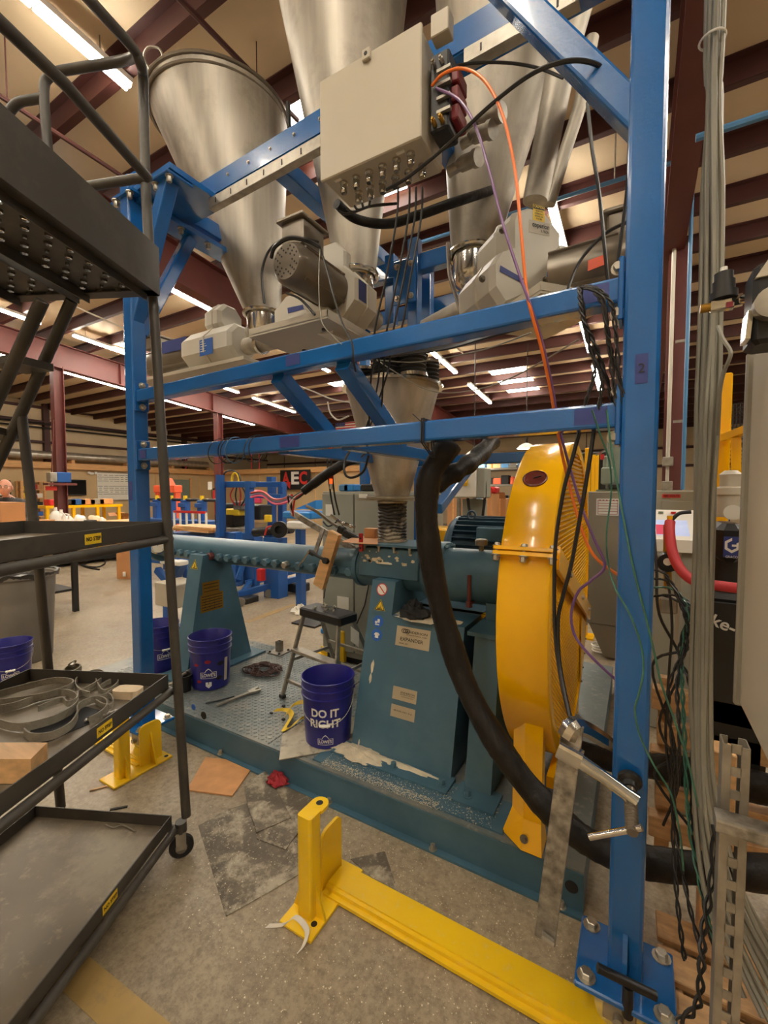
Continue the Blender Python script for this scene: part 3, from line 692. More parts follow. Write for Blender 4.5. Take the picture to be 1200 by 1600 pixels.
# barrel
X0 = P(256, 845, Y=AX_Y).x; X1 = -1.56
br = MB().lathe([(0, 0), (.100, 0), (.102, .02), (.102, X1 - X0), (0, X1 - X0)], (X0, AX_Y, AX_Z), (1, 0, 0), 40); barrel = br.build('barrel', 'teal', mach)
MB().box(((X0 + X1) / 2, AX_Y - .060, AX_Z - .03), (X1 - X0 - .02, .085, .078), ch=.02).build('bolt_strip', 'teal', barrel)
MB().lathe([(0, 0), (.145, 0), (.15, .01), (.15, .05), (.145, .06), (0, .06)], (X0 - .06, AX_Y, AX_Z), (1, 0, 0), 36).build('end_flange', 'teal', barrel)
MB().lathe([(0, 0), (.07, 0), (.07, .12), (0, .12)], (X0 - .17, AX_Y, AX_Z), (1, 0, 0), 24).build('die_nose', 'black', barrel)
hx = raw_mesh(MB().hexbolt((0, 0, 0), (0, -1, -.1), .031, .036, False), 'hex_bolt', 'teal'); hx2 = raw_mesh(MB().hexbolt((0, 0, 0), (0, -1, -.1), .031, .036, False), 'hex_bolt', 'oxide'); hx3 = raw_mesh(MB().hexbolt((0, 0, 0), (0, -1, -.1), .026, .044, False), 'hex_bolt', 'bolt')
PX = [272, 284, 295, 306, 319, 331, 345, 358, 372, 387, 402, 418, 433, 449, 469, 490, 523, 548]; PYs = [853, 855, 856, 858, 859, 860, 862, 864, 866, 868, 869, 871, 873, 874, 877, 880, 884, 887]
for i, (px, py) in enumerate(zip(PX, PYs)):
    o = P(px, py, Y=AX_Y - .103); q = place(hx2 if i == 5 else hx3 if i == 13 else hx, 'hex_bolt', barrel, (o.x, AX_Y - .101, AX_Z - .028))
    if i == 5: q['label'] = 'rusty brown hex bolt'
    if i == 13: q['label'] = 'bare steel plug bolt'
gc = P(247, 853, Y=AX_Y - .17); gn = V((.80, -.58, .1)).normalized()
g = MB().lathe([(0, -.035), (.062, -.035), (.068, -.02), (.07, .006), (.06, .012), (.058, .004), (0, .004)], gc, gn, 32).build('pressure_gauge', 'chrome', mach)
MB().lathe([(0, .0055), (.057, .0055)], gc, gn, 28).build('dial_face', 'glassy', g)
_, sd, tt = frame_of(gn)
dm = MB()
for k in range(21):
    a = math.radians(-225 + 13.5 * k); d = sd * -math.cos(a) + tt * -math.sin(a); dm.bar(gc + gn * .0065 + d * .043, gc + gn * .0065 + d * .053, .0025, .0008, up=gn)
dm.bar(gc + gn * .0068, gc + gn * .0068 + (sd * .5 + tt * .6) * .045, .004, .001, up=gn); dm.build('dial_marks', 'print', g)
MB().tube([gc - gn * .03, gc - gn * .12, V((X0 - .03, AX_Y, AX_Z + .02))], .012, 8).build('gauge_stem', 'black', g)

# left stand
lx0, lx1 = P(275, 1055, Z=BZ).x, P(291, 1064, Z=BZ).x
lx1 = P(291, 1064, Z=BZ).x; lx0 = lx1 - .16
y0, y1 = P(291, 1064, Z=BZ).y, P(393, 1010, X=lx1).y
yt0, yt1 = P(317, 868, X=lx1).y, P(357, 878, X=lx1).y
zt = P(317, 868, X=lx1).z
st = MB().hull([V((lx0, y0, BZ)), V((lx1, y0, BZ)), V((lx1, yt0, zt)), V((lx0, yt0, zt))], [V((lx0, y1, BZ)), V((lx1, y1, BZ)), V((lx1, yt1, zt)), V((lx0, yt1, zt))])
stand = st.build('front_stand', 'teal', mach)
m = MB(); m.lathe([(.100, 0), (.118, 0), (.118, .14), (.100, .14)], (lx1 - .15, AX_Y, AX_Z), (1, 0, 0), 24, PI * .95, PI * 2.05, ref=(0, 0, 1)); m.build('saddle', 'teal', stand)
MB().box((lx1 - .08, (y0 + y1) / 2, BZ + .012), (.34, y1 - y0 + .16, .016)).build('foot_plate', 'teal', stand)
sl = (yt0 - y0) / (zt - BZ)
def on_front(px, py, fx=None):                  # point on the leaning front face of the stand
    o = None; lo, hi = 1.9, 2.6
    for _ in range(30):
        y = (lo + hi) / 2; o = P(px, py, Y=y); yy = y0 + sl * (o.z - BZ)
        if yy > y: lo = y
        else: hi = y
    return o
nrm = V((0, -1, sl)).normalized(); upv = V((0, sl, 1)).normalized()
def triangle_sign(c, r, right, up, parent, glyph, name='warning_sticker'):
    c = V(c); right, up = V(right).normalized(), V(up).normalized(); n = right.cross(up)
    T = lambda k, l: [c + n * l + right * (k * r * math.sin(a)) + up * (k * r * math.cos(a)) for a in (0, 2 * PI / 3, 4 * PI / 3)]
    s = MB().add(T(1, .0015), [(0, 2, 1)]).build(name, 'yellow_lab', parent)
    b = MB(); A, B = T(.92, .0020), T(.72, .0020)
    b.add(A + B, [(i, (i + 1) % 3, 3 + (i + 1) % 3, 3 + i) for i in range(3)])
    for g_ in glyph: b.quad(*[c + n * .0022 + right * (x * r) + up * (y * r) for x, y in g_])
    b.build('sticker_print', 'print', s); return s
triangle_sign(on_front(304, 884), .052, (1, 0, 0), upv, stand, [((-.25, -.3), (.3, -.3), (.3, -.2), (-.25, -.2)), ((-.05, -.18), (.05, -.18), (.05, .25), (-.05, .25)), ((.08, -.12), (.3, -.12), (.3, -.02), (.08, -.02))])
for (pa, pb), kids in ((((316, 909), (343, 930)), 3), (((313, 929), (349, 955)), 6)):
    a = P(pa[0], pa[1] + 2, X=lx1 + .001); b = P(pb[0], pb[1] - 6, X=lx1 + .001)
    q = MB().quad((lx1 + .001, a.y, b.z), (lx1 + .001, b.y, b.z), (lx1 + .001, b.y, a.z), (lx1 + .001, a.y, a.z), .0008).build('data_plate', 'brass', stand)
    d = MB()
    for k in range(kids):
        z = a.z + (b.z - a.z) * (k + .8) / (kids + .6); d.quad((lx1 + .0022, a.y + .012, z - .002), (lx1 + .0022, b.y - .012, z - .002), (lx1 + .0022, b.y - .012, z + .003), (lx1 + .0022, a.y + .012, z + .003))
    if kids == 6:
        for k in range(1, 5): y = a.y + (b.y - a.y) * k / 5; d.quad((lx1 + .0022, y - .001, b.z + .01), (lx1 + .0022, y + .001, b.z + .01), (lx1 + .0022, y + .001, a.z - .03), (lx1 + .0022, y - .001, a.z - .03))
    d.build('plate_print', 'print', q)

# feed box on the barrel
ix0, ix1 = P(561, 870, Y=2.27).x, P(654, 880, Y=2.27).x
zt2 = 1.272
fb = MB().box(((ix0 + ix1) / 2, AX_Y, (zt2 + 1.0) / 2 + .03), (ix1 - ix0, .27, zt2 - 1.09), ch=.006).build('feed_box', 'teal', mach)
MB().box(((ix0 + ix1) / 2, AX_Y, zt2 + .004), (ix1 - ix0 + .03, .31, .014)).build('feed_plate', 'teal', fb)
for k in range(4):
    x = ix0 + .05 + (ix1 - ix0 - .1) * k / 3; MB().hexbolt((x, AX_Y - .145, zt2 - .004), (0, 0, -1), .008, .028).build('stud', 'bolt', fb)
MB().lathe([(0, 0), (.125, 0), (.125, ix1 - ix0 + .30), (0, ix1 - ix0 + .30)], (ix0 - .06, AX_Y, AX_Z), (1, 0, 0), 40).build('feed_barrel', 'teal', mach)
for x in (ix0 - .06, ix1 + .02): MB().lathe([(.12, 0), (.135, 0), (.135, .03), (.12, .03)], (x, AX_Y, AX_Z), (1, 0, 0), 36).build('barrel_ring', 'teal', mach)
def dust(name, c, rx, ry, rz, seed, parent, n=22):
    rnd = random.Random(seed); m = MB(); c = V(c); vs = [c + V((0, 0, rz))]; ks = (0.45, .8, 1.0)
    for q, k in enumerate(ks):
        for i in range(n):
            a = 2 * PI * i / n; f = k * (1 + (.22 * rnd.uniform(-1, 1) if q == 2 else .1 * rnd.uniform(-1, 1)))
            vs.append(c + V((rx * f * math.cos(a), ry * f * math.sin(a), (rz * (.75, .3, 0)[q]) * (1 + .3 * rnd.uniform(-1, 1)))))
    fs = [(0, 1 + i, 1 + (i + 1) % n) for i in range(n)]
    for q in range(2):
        for i in range(n): j = (i + 1) % n; fs.append((1 + q * n + i, 1 + (q + 1) * n + i, 1 + (q + 1) * n + j, 1 + q * n + j))
    m.add(vs, fs, True); return m.build(name, 'dust', parent, kind='stuff', fix=True)
dust('meal_dust', ((ix0 + ix1) / 2 - .02, AX_Y - .115, 1.162), .11, .03, .022, 3, mach)
# gear end: clamp ring, flange, gear housing
gx = P(700, 800, Y=AX_Y).x; ge = P(783, 900, Y=AX_Y - .1).x
MB().lathe([(0, 0), (.13, 0), (.15, .05), (.15, gx - ix1 - .16), (0, gx - ix1 - .16)], (ix1 + .05, AX_Y, AX_Z), (1, 0, 0), 36).build('seal_housing', 'teal', mach)
fl = MB().lathe([(0, 0), (.175, 0), (.178, .006), (.178, .05), (.175, .055), (0, .055)], (gx - .05, AX_Y, AX_Z + .01), (1, 0, 0), 40).build('gear_flange', 'teal', mach)
for k in range(10):
    a = 2 * PI * k / 10; MB().hexbolt((gx + .005, AX_Y + .16 * math.cos(a), AX_Z + .01 + .16 * math.sin(a)), (1, 0, 0), .011, .018).build('hex_bolt', 'teal', fl)
gh = MB().lathe([(0, 0), (.150, 0), (.155, .02), (.155, ge - gx + .1), (0, ge - gx + .1)], (gx, AX_Y, AX_Z), (1, 0, 0), 40).build('gear_housing', 'teal', mach)
o = P(752, 866, Y=AX_Y - .02); MB().lathe([(0, -.06), (.014, -.06), (.014, 0), (.034, .004), (.036, .03), (.03, .038), (0, .04)], (o.x, AX_Y - .02, AX_Z + .18), (0, 0, 1), 18).build('breather_cap', 'motor', gh)
o = P(733, 920, Y=AX_Y - .16); t_ = MB().cyl((o.x, o.y, o.z - .07), (o.x, o.y, o.z + .075), .011, 12); t_.cyl((o.x, o.y, o.z - .10), (o.x, o.y, o.z - .07), .018, 6); t_.cyl((o.x, o.y, o.z - .085), (o.x, AX_Y, o.z - .085), .009, 8); t_.build('sight_glass', 'oxide', gh)

# sloped pedestal below the feed box
px0, px1 = P(552, 1165, Z=BZ).x, P(701, 1228, Z=BZ).x
py0 = (P(552, 1165, Z=BZ).y + P(701, 1228, Z=BZ).y) / 2
def lean(y0_, ztop, ytop): return lambda z: y0_ + (ytop - y0_) * (z - BZ) / (ztop - BZ)
zA = P(583, 900, X=px0).z; yA = P(583, 900, X=px0).y
Ln = lean(py0, zA, yA)
zB = None; lo, hi = .6, 1.1
pxm = None
for _ in range(30):                            # top of the wide box: where its front edge shows at (612, 962)
    z = (lo + hi) / 2; o = P(612, 962, Y=Ln(z))
    if o.z > z: lo = z
    else: hi = z
zB = z; xs = P(612, 935, Y=Ln(zB)).x; px2 = P(720, 975, Y=Ln(zB)).x
YBK = 2.85
def wedge(xa, xb, za, zb, yback=YBK, xbt=None):
    xbt = xb if xbt is None else xbt; q = lambda z: yback - (Ln(z) - py0) * .9
    return MB().hull([V((xa, Ln(za), za)), V((xb, Ln(za), za)), V((xbt, Ln(zb), zb)), V((xa, Ln(zb), zb))], [V((xa, q(za), za)), V((xb, q(za), za)), V((xbt, q(zb), zb)), V((xa, q(zb), zb))])
ped = wedge(px0, px1, BZ, zB).build('pedestal', 'teal', mach)
wedge(px0, xs, zB - .005, zA - .02).build('pedestal_column', 'teal', ped)
MB().box(((px0 + px1) / 2 - .02, py0 - .045, BZ + .012), (px1 - px0 + .08, .13, .02)).build('foot_plate', 'teal', ped)
MB().box(((px0 + px1) / 2 + .10, py0 - .10, BZ + .004), (px1 - px0 + .42, .20, .012)).build('sole_plate', 'teal', ped)
dust('meal_dust', (px0 + .08, py0 - .05, BZ + .02), .17, .075, .022, 5, ped, 30)
dust('meal_dust', (px0 + .34, py0 - .03, BZ + .022), .20, .022, .010, 6, ped, 30)
for px, py in ((614, 1200), (686, 1232)):
    o = P(px, py, Z=BZ + .02); MB().hexbolt((o.x, py0 - .06, BZ + .02), (0, 0, 1), .016, .024).build('hex_bolt', 'teal', ped)
nF = V((0, -1, (yA - py0) / (zA - BZ))).normalized(); uF = V((0, (yA - py0) / (zA - BZ), 1)).normalized()
def on_ped(px, py):
    lo, hi = 1.5, 2.8
    for _ in range(40):
        y = (lo + hi) / 2; o = P(px, py, Y=y)
        if Ln(o.z) > y: lo = y
        else: hi = y
    return o
def plate(pa, pb, lines, m='alu_plate', parent=ped):
    a, b = on_ped(*pa), on_ped(*pb); c = (a + b) / 2; w = abs(b.x - a.x) / 2; h = abs((a - b).dot(uF)) / 2; r = V((1, 0, 0)); n = nF
    f = lambda x, y, l: c + r * (x * w) + uF * (y * h) + n * l
    q = MB().quad(f(-1, -1, .0015), f(1, -1, .0015), f(1, 1, .0015), f(-1, 1, .0015), .001).build('name_plate', m, parent)
    tm = MB()
    for s_, x, y, size, wd in lines: text(tm, s_, f(x, y, .0006), r, uF, size * 2 * h, width=wd * 2 * w if wd else None, bold=.01)
    tm.build('plate_lettering', 'print', q); return q
q = plate((621, 977), (670, 1018), [('ANDERSON', .22, .52, .17, .62), ('INTERNATIONAL CORP', .22, .22, .08, .6), ('EXPANDER', -.05, -.28, .25, .68), ('SERIAL NO.', -.5, -.72, .10, .28)])
c = on_ped(634, 986); e = MB()
for k in range(3): e.tube([c + nF * .003 + V((1, 0, 0)) * (.014 * math.cos(t * PI / 10) + .012 * k - .01) + uF * (.011 * math.sin(t * PI / 10)) for t in range(20)], .0014, 5, closed=True)
e.build('plate_emblem', 'print', q)
plate((615, 1071), (650, 1101), [('ANDERSON', .25, .25, .2, .6), ('INTERNATIONAL', .25, -.05, .12, .6), ('CLEVELAND OHIO', .25, -.35, .1, .5)])
plate((612, 1099), (647, 1129), [('MODEL NO. X-6', 0, .1, .16, .75)])
def disc_sign(px, py, r, ring, face, glyph, gm):
    c = on_ped(px, py); rt = V((1, 0, 0))
    D = lambda k, l, n=28: [c + nF * l + rt * (k * r * math.cos(2 * PI * i / n)) + uF * (k * r * math.sin(2 * PI * i / n)) for i in range(n)]
    s = MB().add(D(1.0, .0012), [tuple(range(28))]).build('safety_sticker', ring, ped)
    MB().add(D(.84, .0018), [tuple(range(28))]).build('sticker_face', face, s)
    b = MB()
    for g_ in glyph: b.quad(*[c + nF * .0024 + rt * (x * r) + uF * (y * r) for x, y in g_])
    b.build('sticker_print', gm, s)
sq = lambda x, y, w, h: ((x - w, y - h), (x + w, y - h), (x + w, y + h), (x - w, y + h))
disc_sign(597, 921, .036, 'red_lab', 'white', [((-.62, .5), (-.5, .62), (.62, -.5), (.5, -.62))], 'red_lab')
triangle_sign(on_ped(594, 948), .043, (1, 0, 0), uF, ped, [((-.4, -.32), (.4, -.32), (.4, -.22), (-.4, -.22)), ((-.35, -.22), (-.25, -.22), (-.2, -.02), (-.3, -.02)), ((-.1, -.22), (0, -.22), (.02, .0), (-.08, .0)), ((.1, -.2), (.2, -.2), (.15, .3), (.08, .3))])
disc_sign(591, 971, .035, 'blue_lab', 'blue_lab', [sq(.1, .1, .22, .3), sq(-.35, -.15, .2, .18), sq(-.1, -.5, .4, .1)], 'white')
disc_sign(589, 992, .035, 'blue_lab', 'blue_lab', [sq(0, -.05, .32, .42), sq(0, .1, .5, .13)], 'white')
pt = MB()
for px, py, w, h in ((582, 1042, .012, .045), (579, 1060, .01, .03), (561, 1160, .006, .02)): 
    c = on_ped(px, py); rnd = random.Random(px); k = [c + nF * .0012 + V((1, 0, 0)) * (w * math.cos(a * PI / 7) * rnd.uniform(.6, 1)) + uF * (h * math.sin(a * PI / 7) * rnd.uniform(.7, 1)) for a in range(14)]; pt.add(k, [tuple(range(14))])
pt.build('paint_chip', 'dust', ped)

# column under the gear housing
cx0, cx1 = P(727, 1235, Z=BZ).x, P(765, 1255, Z=BZ).x; cy = (P(727, 1235, Z=BZ).y + P(765, 1255, Z=BZ).y) / 2
zt3 = P(742, 985, Y=cy + .2).z; k = P(742, 985, X=cx0).y
colm = MB().hull([V((cx0, cy, BZ)), V((cx1, cy, BZ)), V((cx1, k, zt3)), V((cx0, k, zt3))], [V((cx0, 2.8, BZ)), V((cx1, 2.8, BZ)), V((cx1, 2.6, zt3)), V((cx0, 2.6, zt3))]).build('gear_column', 'teal', mach)
MB().box(((cx0 + cx1) / 2, (k + 2.6) / 2, zt3 + .01), (cx1 - cx0 + .06, 2.65 - k, .02)).build('top_plate', 'teal', colm)
MB().box(((cx0 + cx1) / 2, AX_Y, zt3 + .06), (cx1 - cx0 + .02, .24, .1)).build('gear_block', 'teal', colm)
MB().box(((cx0 + cx1) / 2 + .01, cy - .03, BZ + .014), (cx1 - cx0 + .07, .15, .02)).build('foot_plate', 'teal', colm)
MB().hexbolt(((cx0 + cx1) / 2 - .03, cy - .05, BZ + .024), (0, 0, 1), .016, .024).build('hex_bolt', 'teal', colm)
MB().bar((px0 + .2, 2.45, zB - .02), (cx1, 2.45, zB - .02), .05, .04).build('guard_bracket', 'guard', mach)

# ------------------------------------------------------------------ yellow belt guard
GX0, GX1, GYC, GZC, GR = -0.462, -0.266, 2.40, 1.085, 0.76
guard = thing('belt_guard', 'big round yellow belt guard with mesh face and bolted split joint', 'guard', (-.36, GYC, BZ))
tilt = math.radians(-21.5)                       # the split joint falls towards the back
Wd = GX1 - GX0
for nm, a0 in (('upper_cover', tilt), ('lower_cover', tilt + PI)):
    m = MB()
    # frame_of((1,0,0), (0,0,1)): sd = -y, t = z ; angle measured from -y up
    off = -tilt if True else 0
    s0 = (-tilt) if nm == 'upper_cover' else (PI - tilt)
    s0 = math.radians(21.5) if nm == 'upper_cover' else math.radians(21.5) + PI
    prof = [(GR - .055, Wd + .0), (GR - .012, Wd), (GR - .003, Wd - .004), (GR, Wd - .012), (GR, .012), (GR - .003, .004), (GR - .012, 0), (.0, 0)]
    m.lathe(prof, (GX0, GYC, GZC), (1, 0, 0), 48, s0, s0 + PI, ref=(0, 0, 1))
    m.lathe([(GR - .055, Wd), (GR - .055, Wd - .02), (GR - .012, Wd - .02), (GR - .012, .01), (0, .01)], (GX0, GYC, GZC), (1, 0, 0), 48, s0, s0 + PI, ref=(0, 0, 1))
    m.build(nm, 'guard', guard)
dd = V((0, -math.cos(math.radians(21.5)), math.sin(math.radians(21.5)))); dn = V((0, dd.z, -dd.y))
cc = V(((GX0 + GX1) / 2, GYC, GZC))
jm = MB()
for s in (1, -1):
    for q in (-1, 1): jm.bar(cc + dd * (s * (GR - .01)) + dn * (.010 * q), cc + dd * (s * (GR + .04)) + dn * (.010 * q), Wd + .03, .014, up=dn)
jm.build('split_flange', 'guard', guard)
MB().bar(V((GX1 + .012, 0, 0)) + V((0, GYC, GZC)) - dd * (GR - .03), V((GX1 + .012, GYC, GZC)) + dd * (GR - .03), .02, .09, up=dn, ch=.004).build('cross_strap', 'guard', guard)
for s in (1,):
    for x in (GX0 - .005, (GX0 + GX1) / 2, GX1 + .005):
        p = cc + dd * (s * (GR + .025)); p.x = x
        b_ = MB().hexbolt(p + dn * .017, dn, .012, .012); b_.hexbolt(p - dn * .017, -dn, .012, .02); b_.cyl(p - dn * .04, p + dn * .03, .006, 8); b_.build('joint_bolt', 'bolt', guard)
for f in (.55, -.2, -.75):
    MB().hexbolt(V((GX1 + .022, GYC, GZC)) + dd * (GR * f), (1, 0, 0), .009, .01).build('joint_bolt', 'bolt', guard)
# expanded-metal face: louvred wires above the joint, fine diamond wires below
up_ = MB(); lw = MB(); R_ = GR - .055; xf = GX1 - .010
def clip(o, d, upper):
    """part of a line across the disc that lies on one side of the joint; o = offset from centre in (y,z)"""
    b = o[0] * d[0] + o[1] * d[1]; c = o[0] ** 2 + o[1] ** 2 - R_ ** 2; D = b * b - c
    if D <= 0: return None
    t0, t1 = -b - math.sqrt(D), -b + math.sqrt(D); n2 = (dn.y, dn.z)
    s0 = o[0] * n2[0] + o[1] * n2[1]; k = d[0] * n2[0] + d[1] * n2[1]
    if abs(k) < 1e-6: return (t0, t1) if (s0 > 0) == upper else None
    tt_ = -s0 / k
    if (k > 0) == upper: t0 = max(t0, tt_)
    else: t1 = min(t1, tt_)
    return (t0, t1) if t1 - t0 > .01 else None
for k in range(-36, 37):
    o = (0, k * .0205)
    r = clip(o, (1, 0), True)
    if r: up_.bar((xf, GYC + r[0], GZC + o[1]), (xf, GYC + r[1], GZC + o[1]), .004, .0095, up=(.5, 0, 1))
for k in range(-30, 31):
    o = (k * .025, 0); r = clip(o, (0, 1), True)
    if r: up_.bar((xf - .004, GYC + o[0], GZC + r[0]), (xf - .004, GYC + o[0], GZC + r[1]), .003, .003)
for sgn in (1, -1):
    d = (math.cos(math.radians(33)), sgn * math.sin(math.radians(33))); pn = (-d[1], d[0])
    for k in range(-44, 45):
        o = (pn[0] * k * .0165, pn[1] * k * .0165); r = clip(o, d, False)
        if r: lw.bar((xf, GYC + o[0] + d[0] * r[0], GZC + o[1] + d[1] * r[0]), (xf, GYC + o[0] + d[0] * r[1], GZC + o[1] + d[1] * r[1]), .003, .0042, up=(1, 0, 0))
up_.build('upper_mesh', 'guard', guard, kind='stuff', fix=False); lw.build('lower_mesh', 'guard', guard, kind='stuff', fix=False)
sp = []
for k in range(41):
    a = -PI / 2 + PI * k / 40; yy_ = R_ * 1.02 * math.cos(a); zz_ = R_ * 1.02 * math.sin(a)
    if yy_ > .36 and yy_ * dn.y + zz_ * dn.z < -.05: sp.append(V((GX1 + .002, GYC + yy_, GZC + zz_)))
sp += [V((GX1 + .002, GYC + .36, GZC - .22)), V((GX1 + .002, GYC + .36, sp[0].z))]
MB().hull(sp, [p + V((-.006, 0, 0)) for p in sp]).build('solid_panel', 'guard', guard)
for k in range(9):
    a = -1.0 + .13 * k; MB().hexbolt((GX1 + .001, GYC + (GR - .03) * math.cos(a), GZC + (GR - .03) * math.sin(a)), (1, 0, 0), .006, .006).build('panel_bolt', 'motor', guard)
MB().lathe([(0, 0), (.60, 0), (.62, .02), (.62, .09), (.60, .11), (.54, .11), (.52, .06), (.14, .06), (.12, .12), (0, .12)], (GX0 + .03, GYC, GZC), (1, 0, 0), 40).build('belt_pulley', 'oxide', guard)
# round sight disc on the rim of the upper cover
best = min((abs((lambda o: (o.y - GYC) ** 2 + (o.z - GZC) ** 2 - GR ** 2)(P(840, 748, Y=y))), y) for y in [1.66 + .005 * i for i in range(150)])
o = P(840, 748, Y=best[1]); rn = V((0, o.y - GYC, o.z - GZC)).normalized(); o.x = -.37
o = V((-.372, GYC, GZC)) + rn * GR
sg = MB().lathe([(0, -.002), (.05, -.002), (.05, .005), (.045, .008), (.042, .004), (0, .004)], o, rn, 28).build('sight_disc', 'maroon_glass', guard)
MB().bar(o + rn * .006 + V((-.03, 0, 0)) + dd * -.02, o + rn * .006 + V((.03, 0, 0)) + dd * .02, .004, .004, up=rn).build('disc_slot', 'print', sg)
# foot and rear prop
fx0, fx1 = -.425, -.300; fy = BY + .02; zt4 = GZC - math.sqrt(GR ** 2 - (GYC - fy - .03) ** 2)
ft_ = MB(); xm = fx0 + (fx1 - fx0) * .45
A = [V((fx0, fy + .05, 0)), V((xm, fy, 0)), V((fx1, fy + .0, 0)), V((fx1, fy + .06, 0))]
ft_.hull([p + V((0, 0, BZ + .11)) for p in A], [p + V((0, .01, zt4 + .06)) for p in A]); foot = ft_.build('foot_column', 'guard', guard)
B = [V((fx0 - .035, fy + .03, BZ + .005)), V((xm, fy - .035, BZ + .005)), V((fx1 + .01, fy - .035, BZ + .005)), V((fx1 + .01, fy + .08, BZ + .005))]
MB().hull(B, [p + V((0, 0, BZ + .112)) for p in A]).build('foot_shoe', 'guard', foot)
MB().hexbolt((xm + .01, fy - .028, BZ + .05), (0, -1, .3), .011, .012).build('hex_bolt', 'motor', foot)
MB().bar((-.36, 3.02, BZ), (-.36, 3.02, .66), .12, .06, ch=.006).build('rear_prop', 'guard', guard)
MB().bar((-.3, 1.95, BZ + .17), (-.3, 2.9, BZ + .17), .03, .05).build('tie_bar', 'guard', guard)

# ------------------------------------------------------------------ main motor behind
mo = thing('electric_motor', 'dark teal finned electric motor behind the gear housing', 'motor', (-.95, 3.2, BZ))
mx0, mx1, mr, mz = P(716, 840, Y=3.2).x, -.50, .235, 1.17
body = MB().cyl((mx0, 3.2, mz), (mx1, 3.2, mz), mr - .03, 32).build('motor_body', 'teal_dark', mo)
fin = raw_mesh(MB().box((0, 0, 0), (mx1 - mx0 - .06, .006, .05)), 'fin', 'teal_dark')
for k in range(30):
    a = 2 * PI * k / 30; f_ = place(fin, 'fin', body, ((mx0 + mx1) / 2, 3.2 + (mr - .012) * math.cos(a), mz + (mr - .012) * math.sin(a))); f_.rotation_euler = (a - PI / 2, 0, 0)
MB().lathe([(0, 0), (.16, .0), (mr - .02, .03), (mr + .005, .06), (mr + .005, .09), (0, .09)], (mx0 - .06, 3.2, mz), (1, 0, 0), 32).build('end_bell', 'teal_dark', mo)
MB().box((mx0 + .33, 3.2 - mr + .02, mz + .13), (.22, .05, .10), ch=.008).build('terminal_box', 'teal', mo)
MB().tube([(mx0 + .14 + .03 * math.cos(k * PI / 8), 3.1, mz + mr + .02 + .03 * math.sin(k * PI / 8)) for k in range(16)], .008, 8, closed=True).build('lifting_eye', 'teal_dark', mo)
for s in (-.15, .15): MB().box(((mx0 + mx1) / 2, 3.2 + s, (mz - mr + BZ + .02) / 2), (.5, .08, mz - mr - BZ + .06)).build('motor_foot', 'teal_dark', mo)
cg = thing('coupling_guard', 'yellow box cover standing behind the hose and bellows', 'guard', (-1.7, 3.5, 0))
a, b = P(662, 845, Y=3.45), P(706, 845, Y=3.45)
MB().box(((a.x + b.x) / 2, 3.6, .70), (b.x - a.x + .08, .35, 1.0), ch=.01).build('cover_body', 'guard', cg)
MB().box(((a.x + b.x) / 2 - .02, 3.55, 1.23), (b.x - a.x, .25, .12), ch=.02).build('cover_hood', 'guard', cg)
MB().lathe([(0, 0), (.025, 0), (.025, .04), (0, .05)], ((a.x + b.x) / 2 - .05, 3.45, 1.28), (0, 0, 1), 14).build('cap_knob', 'guard', cg)
MB().box(((a.x + b.x) / 2, 3.6, .1), (.5, .42, .2)).build('cover_base', 'teal', cg)

sm_ = MB(); rnd = random.Random(14)
for k in range(26):
    x = ix0 + .02 + (ix1 - ix0 - .04) * rnd.random(); z = 1.17 + .07 * rnd.random() ** 2; r_ = rnd.uniform(.004, .016)
    sm_.add([V((x + r_ * rnd.uniform(.6, 1.6) * math.cos(a * PI / 4), AX_Y - .1362, z + r_ * rnd.uniform(.5, 1.0) * math.sin(a * PI / 4))) for a in range(8)], [tuple(range(8))])
sm_.build('meal_smear', 'dust', fb, kind='stuff')

# ------------------------------------------------------------------ hoppers and screw feeders
def cone(c0, r0, c1, r1, t=.004, n=48, steps=6):
    """oblique sheet cone between two horizontal circles"""
    m = MB(); c0, c1 = V(c0), V(c1); vs = []
    for k in range(steps + 1):
        f = k / steps; c = c0.lerp(c1, f); r = r0 + (r1 - r0) * f
        vs += [c + V((r * math.cos(2 * PI * i / n), r * math.sin(2 * PI * i / n), 0)) for i in range(n)]
    fs = [(k * n + i, k * n + (i + 1) % n, (k + 1) * n + (i + 1) % n, (k + 1) * n + i) for k in range(steps) for i in range(n)]
    return m.add(vs, fs, True)
def ring(c, r, rr, n=48): return MB().tube([V(c) + V((r * math.cos(2 * PI * i / n), r * math.sin(2 * PI * i / n), 0)) for i in range(n)], rr, 8, closed=True)
def hopper(label, bot, rb, top, rt, neck=.16):
    bot, top = V(bot), V(top)
    t = thing('feed_hopper', label, 'hopper', bot, 'stainless feed hoppers')
    cone(bot, rb, top, rt).build('hopper_cone', 'steel', t)
    ring(top, rt, .014).build('rim_band', 'motor', t); ring(top - V((0, 0, .05)), rt * .985, .012).build('rim_band', 'motor', t)
    MB().lathe([(rt, 0), (rt * .9, .03), (rt * .5, .06), (0, .07)], top, (0, 0, 1), 40).build('hopper_lid', 'steel', t)
    ring(bot, rb + .008, .013, 36).build('clamp_ring', 'steel_bright', t)
    MB().lathe([(rb * .92, 0), (rb * .92, -neck * .55), (rb * .8, -neck * .8), (rb * .45, -neck), (0, -neck)], bot, (0, 0, 1), 32).build('spout', 'steel_bright', t)
    return t
LH = P(411, 492, Y=2.35); CH = P(557, 432, Y=2.04); RH = P(739, 398, Y=2.35)
h1 = hopper('leftmost stainless cone hopper with open clamped rim', LH, .125, (-2.81, 2.36, 4.44), .505, .20)
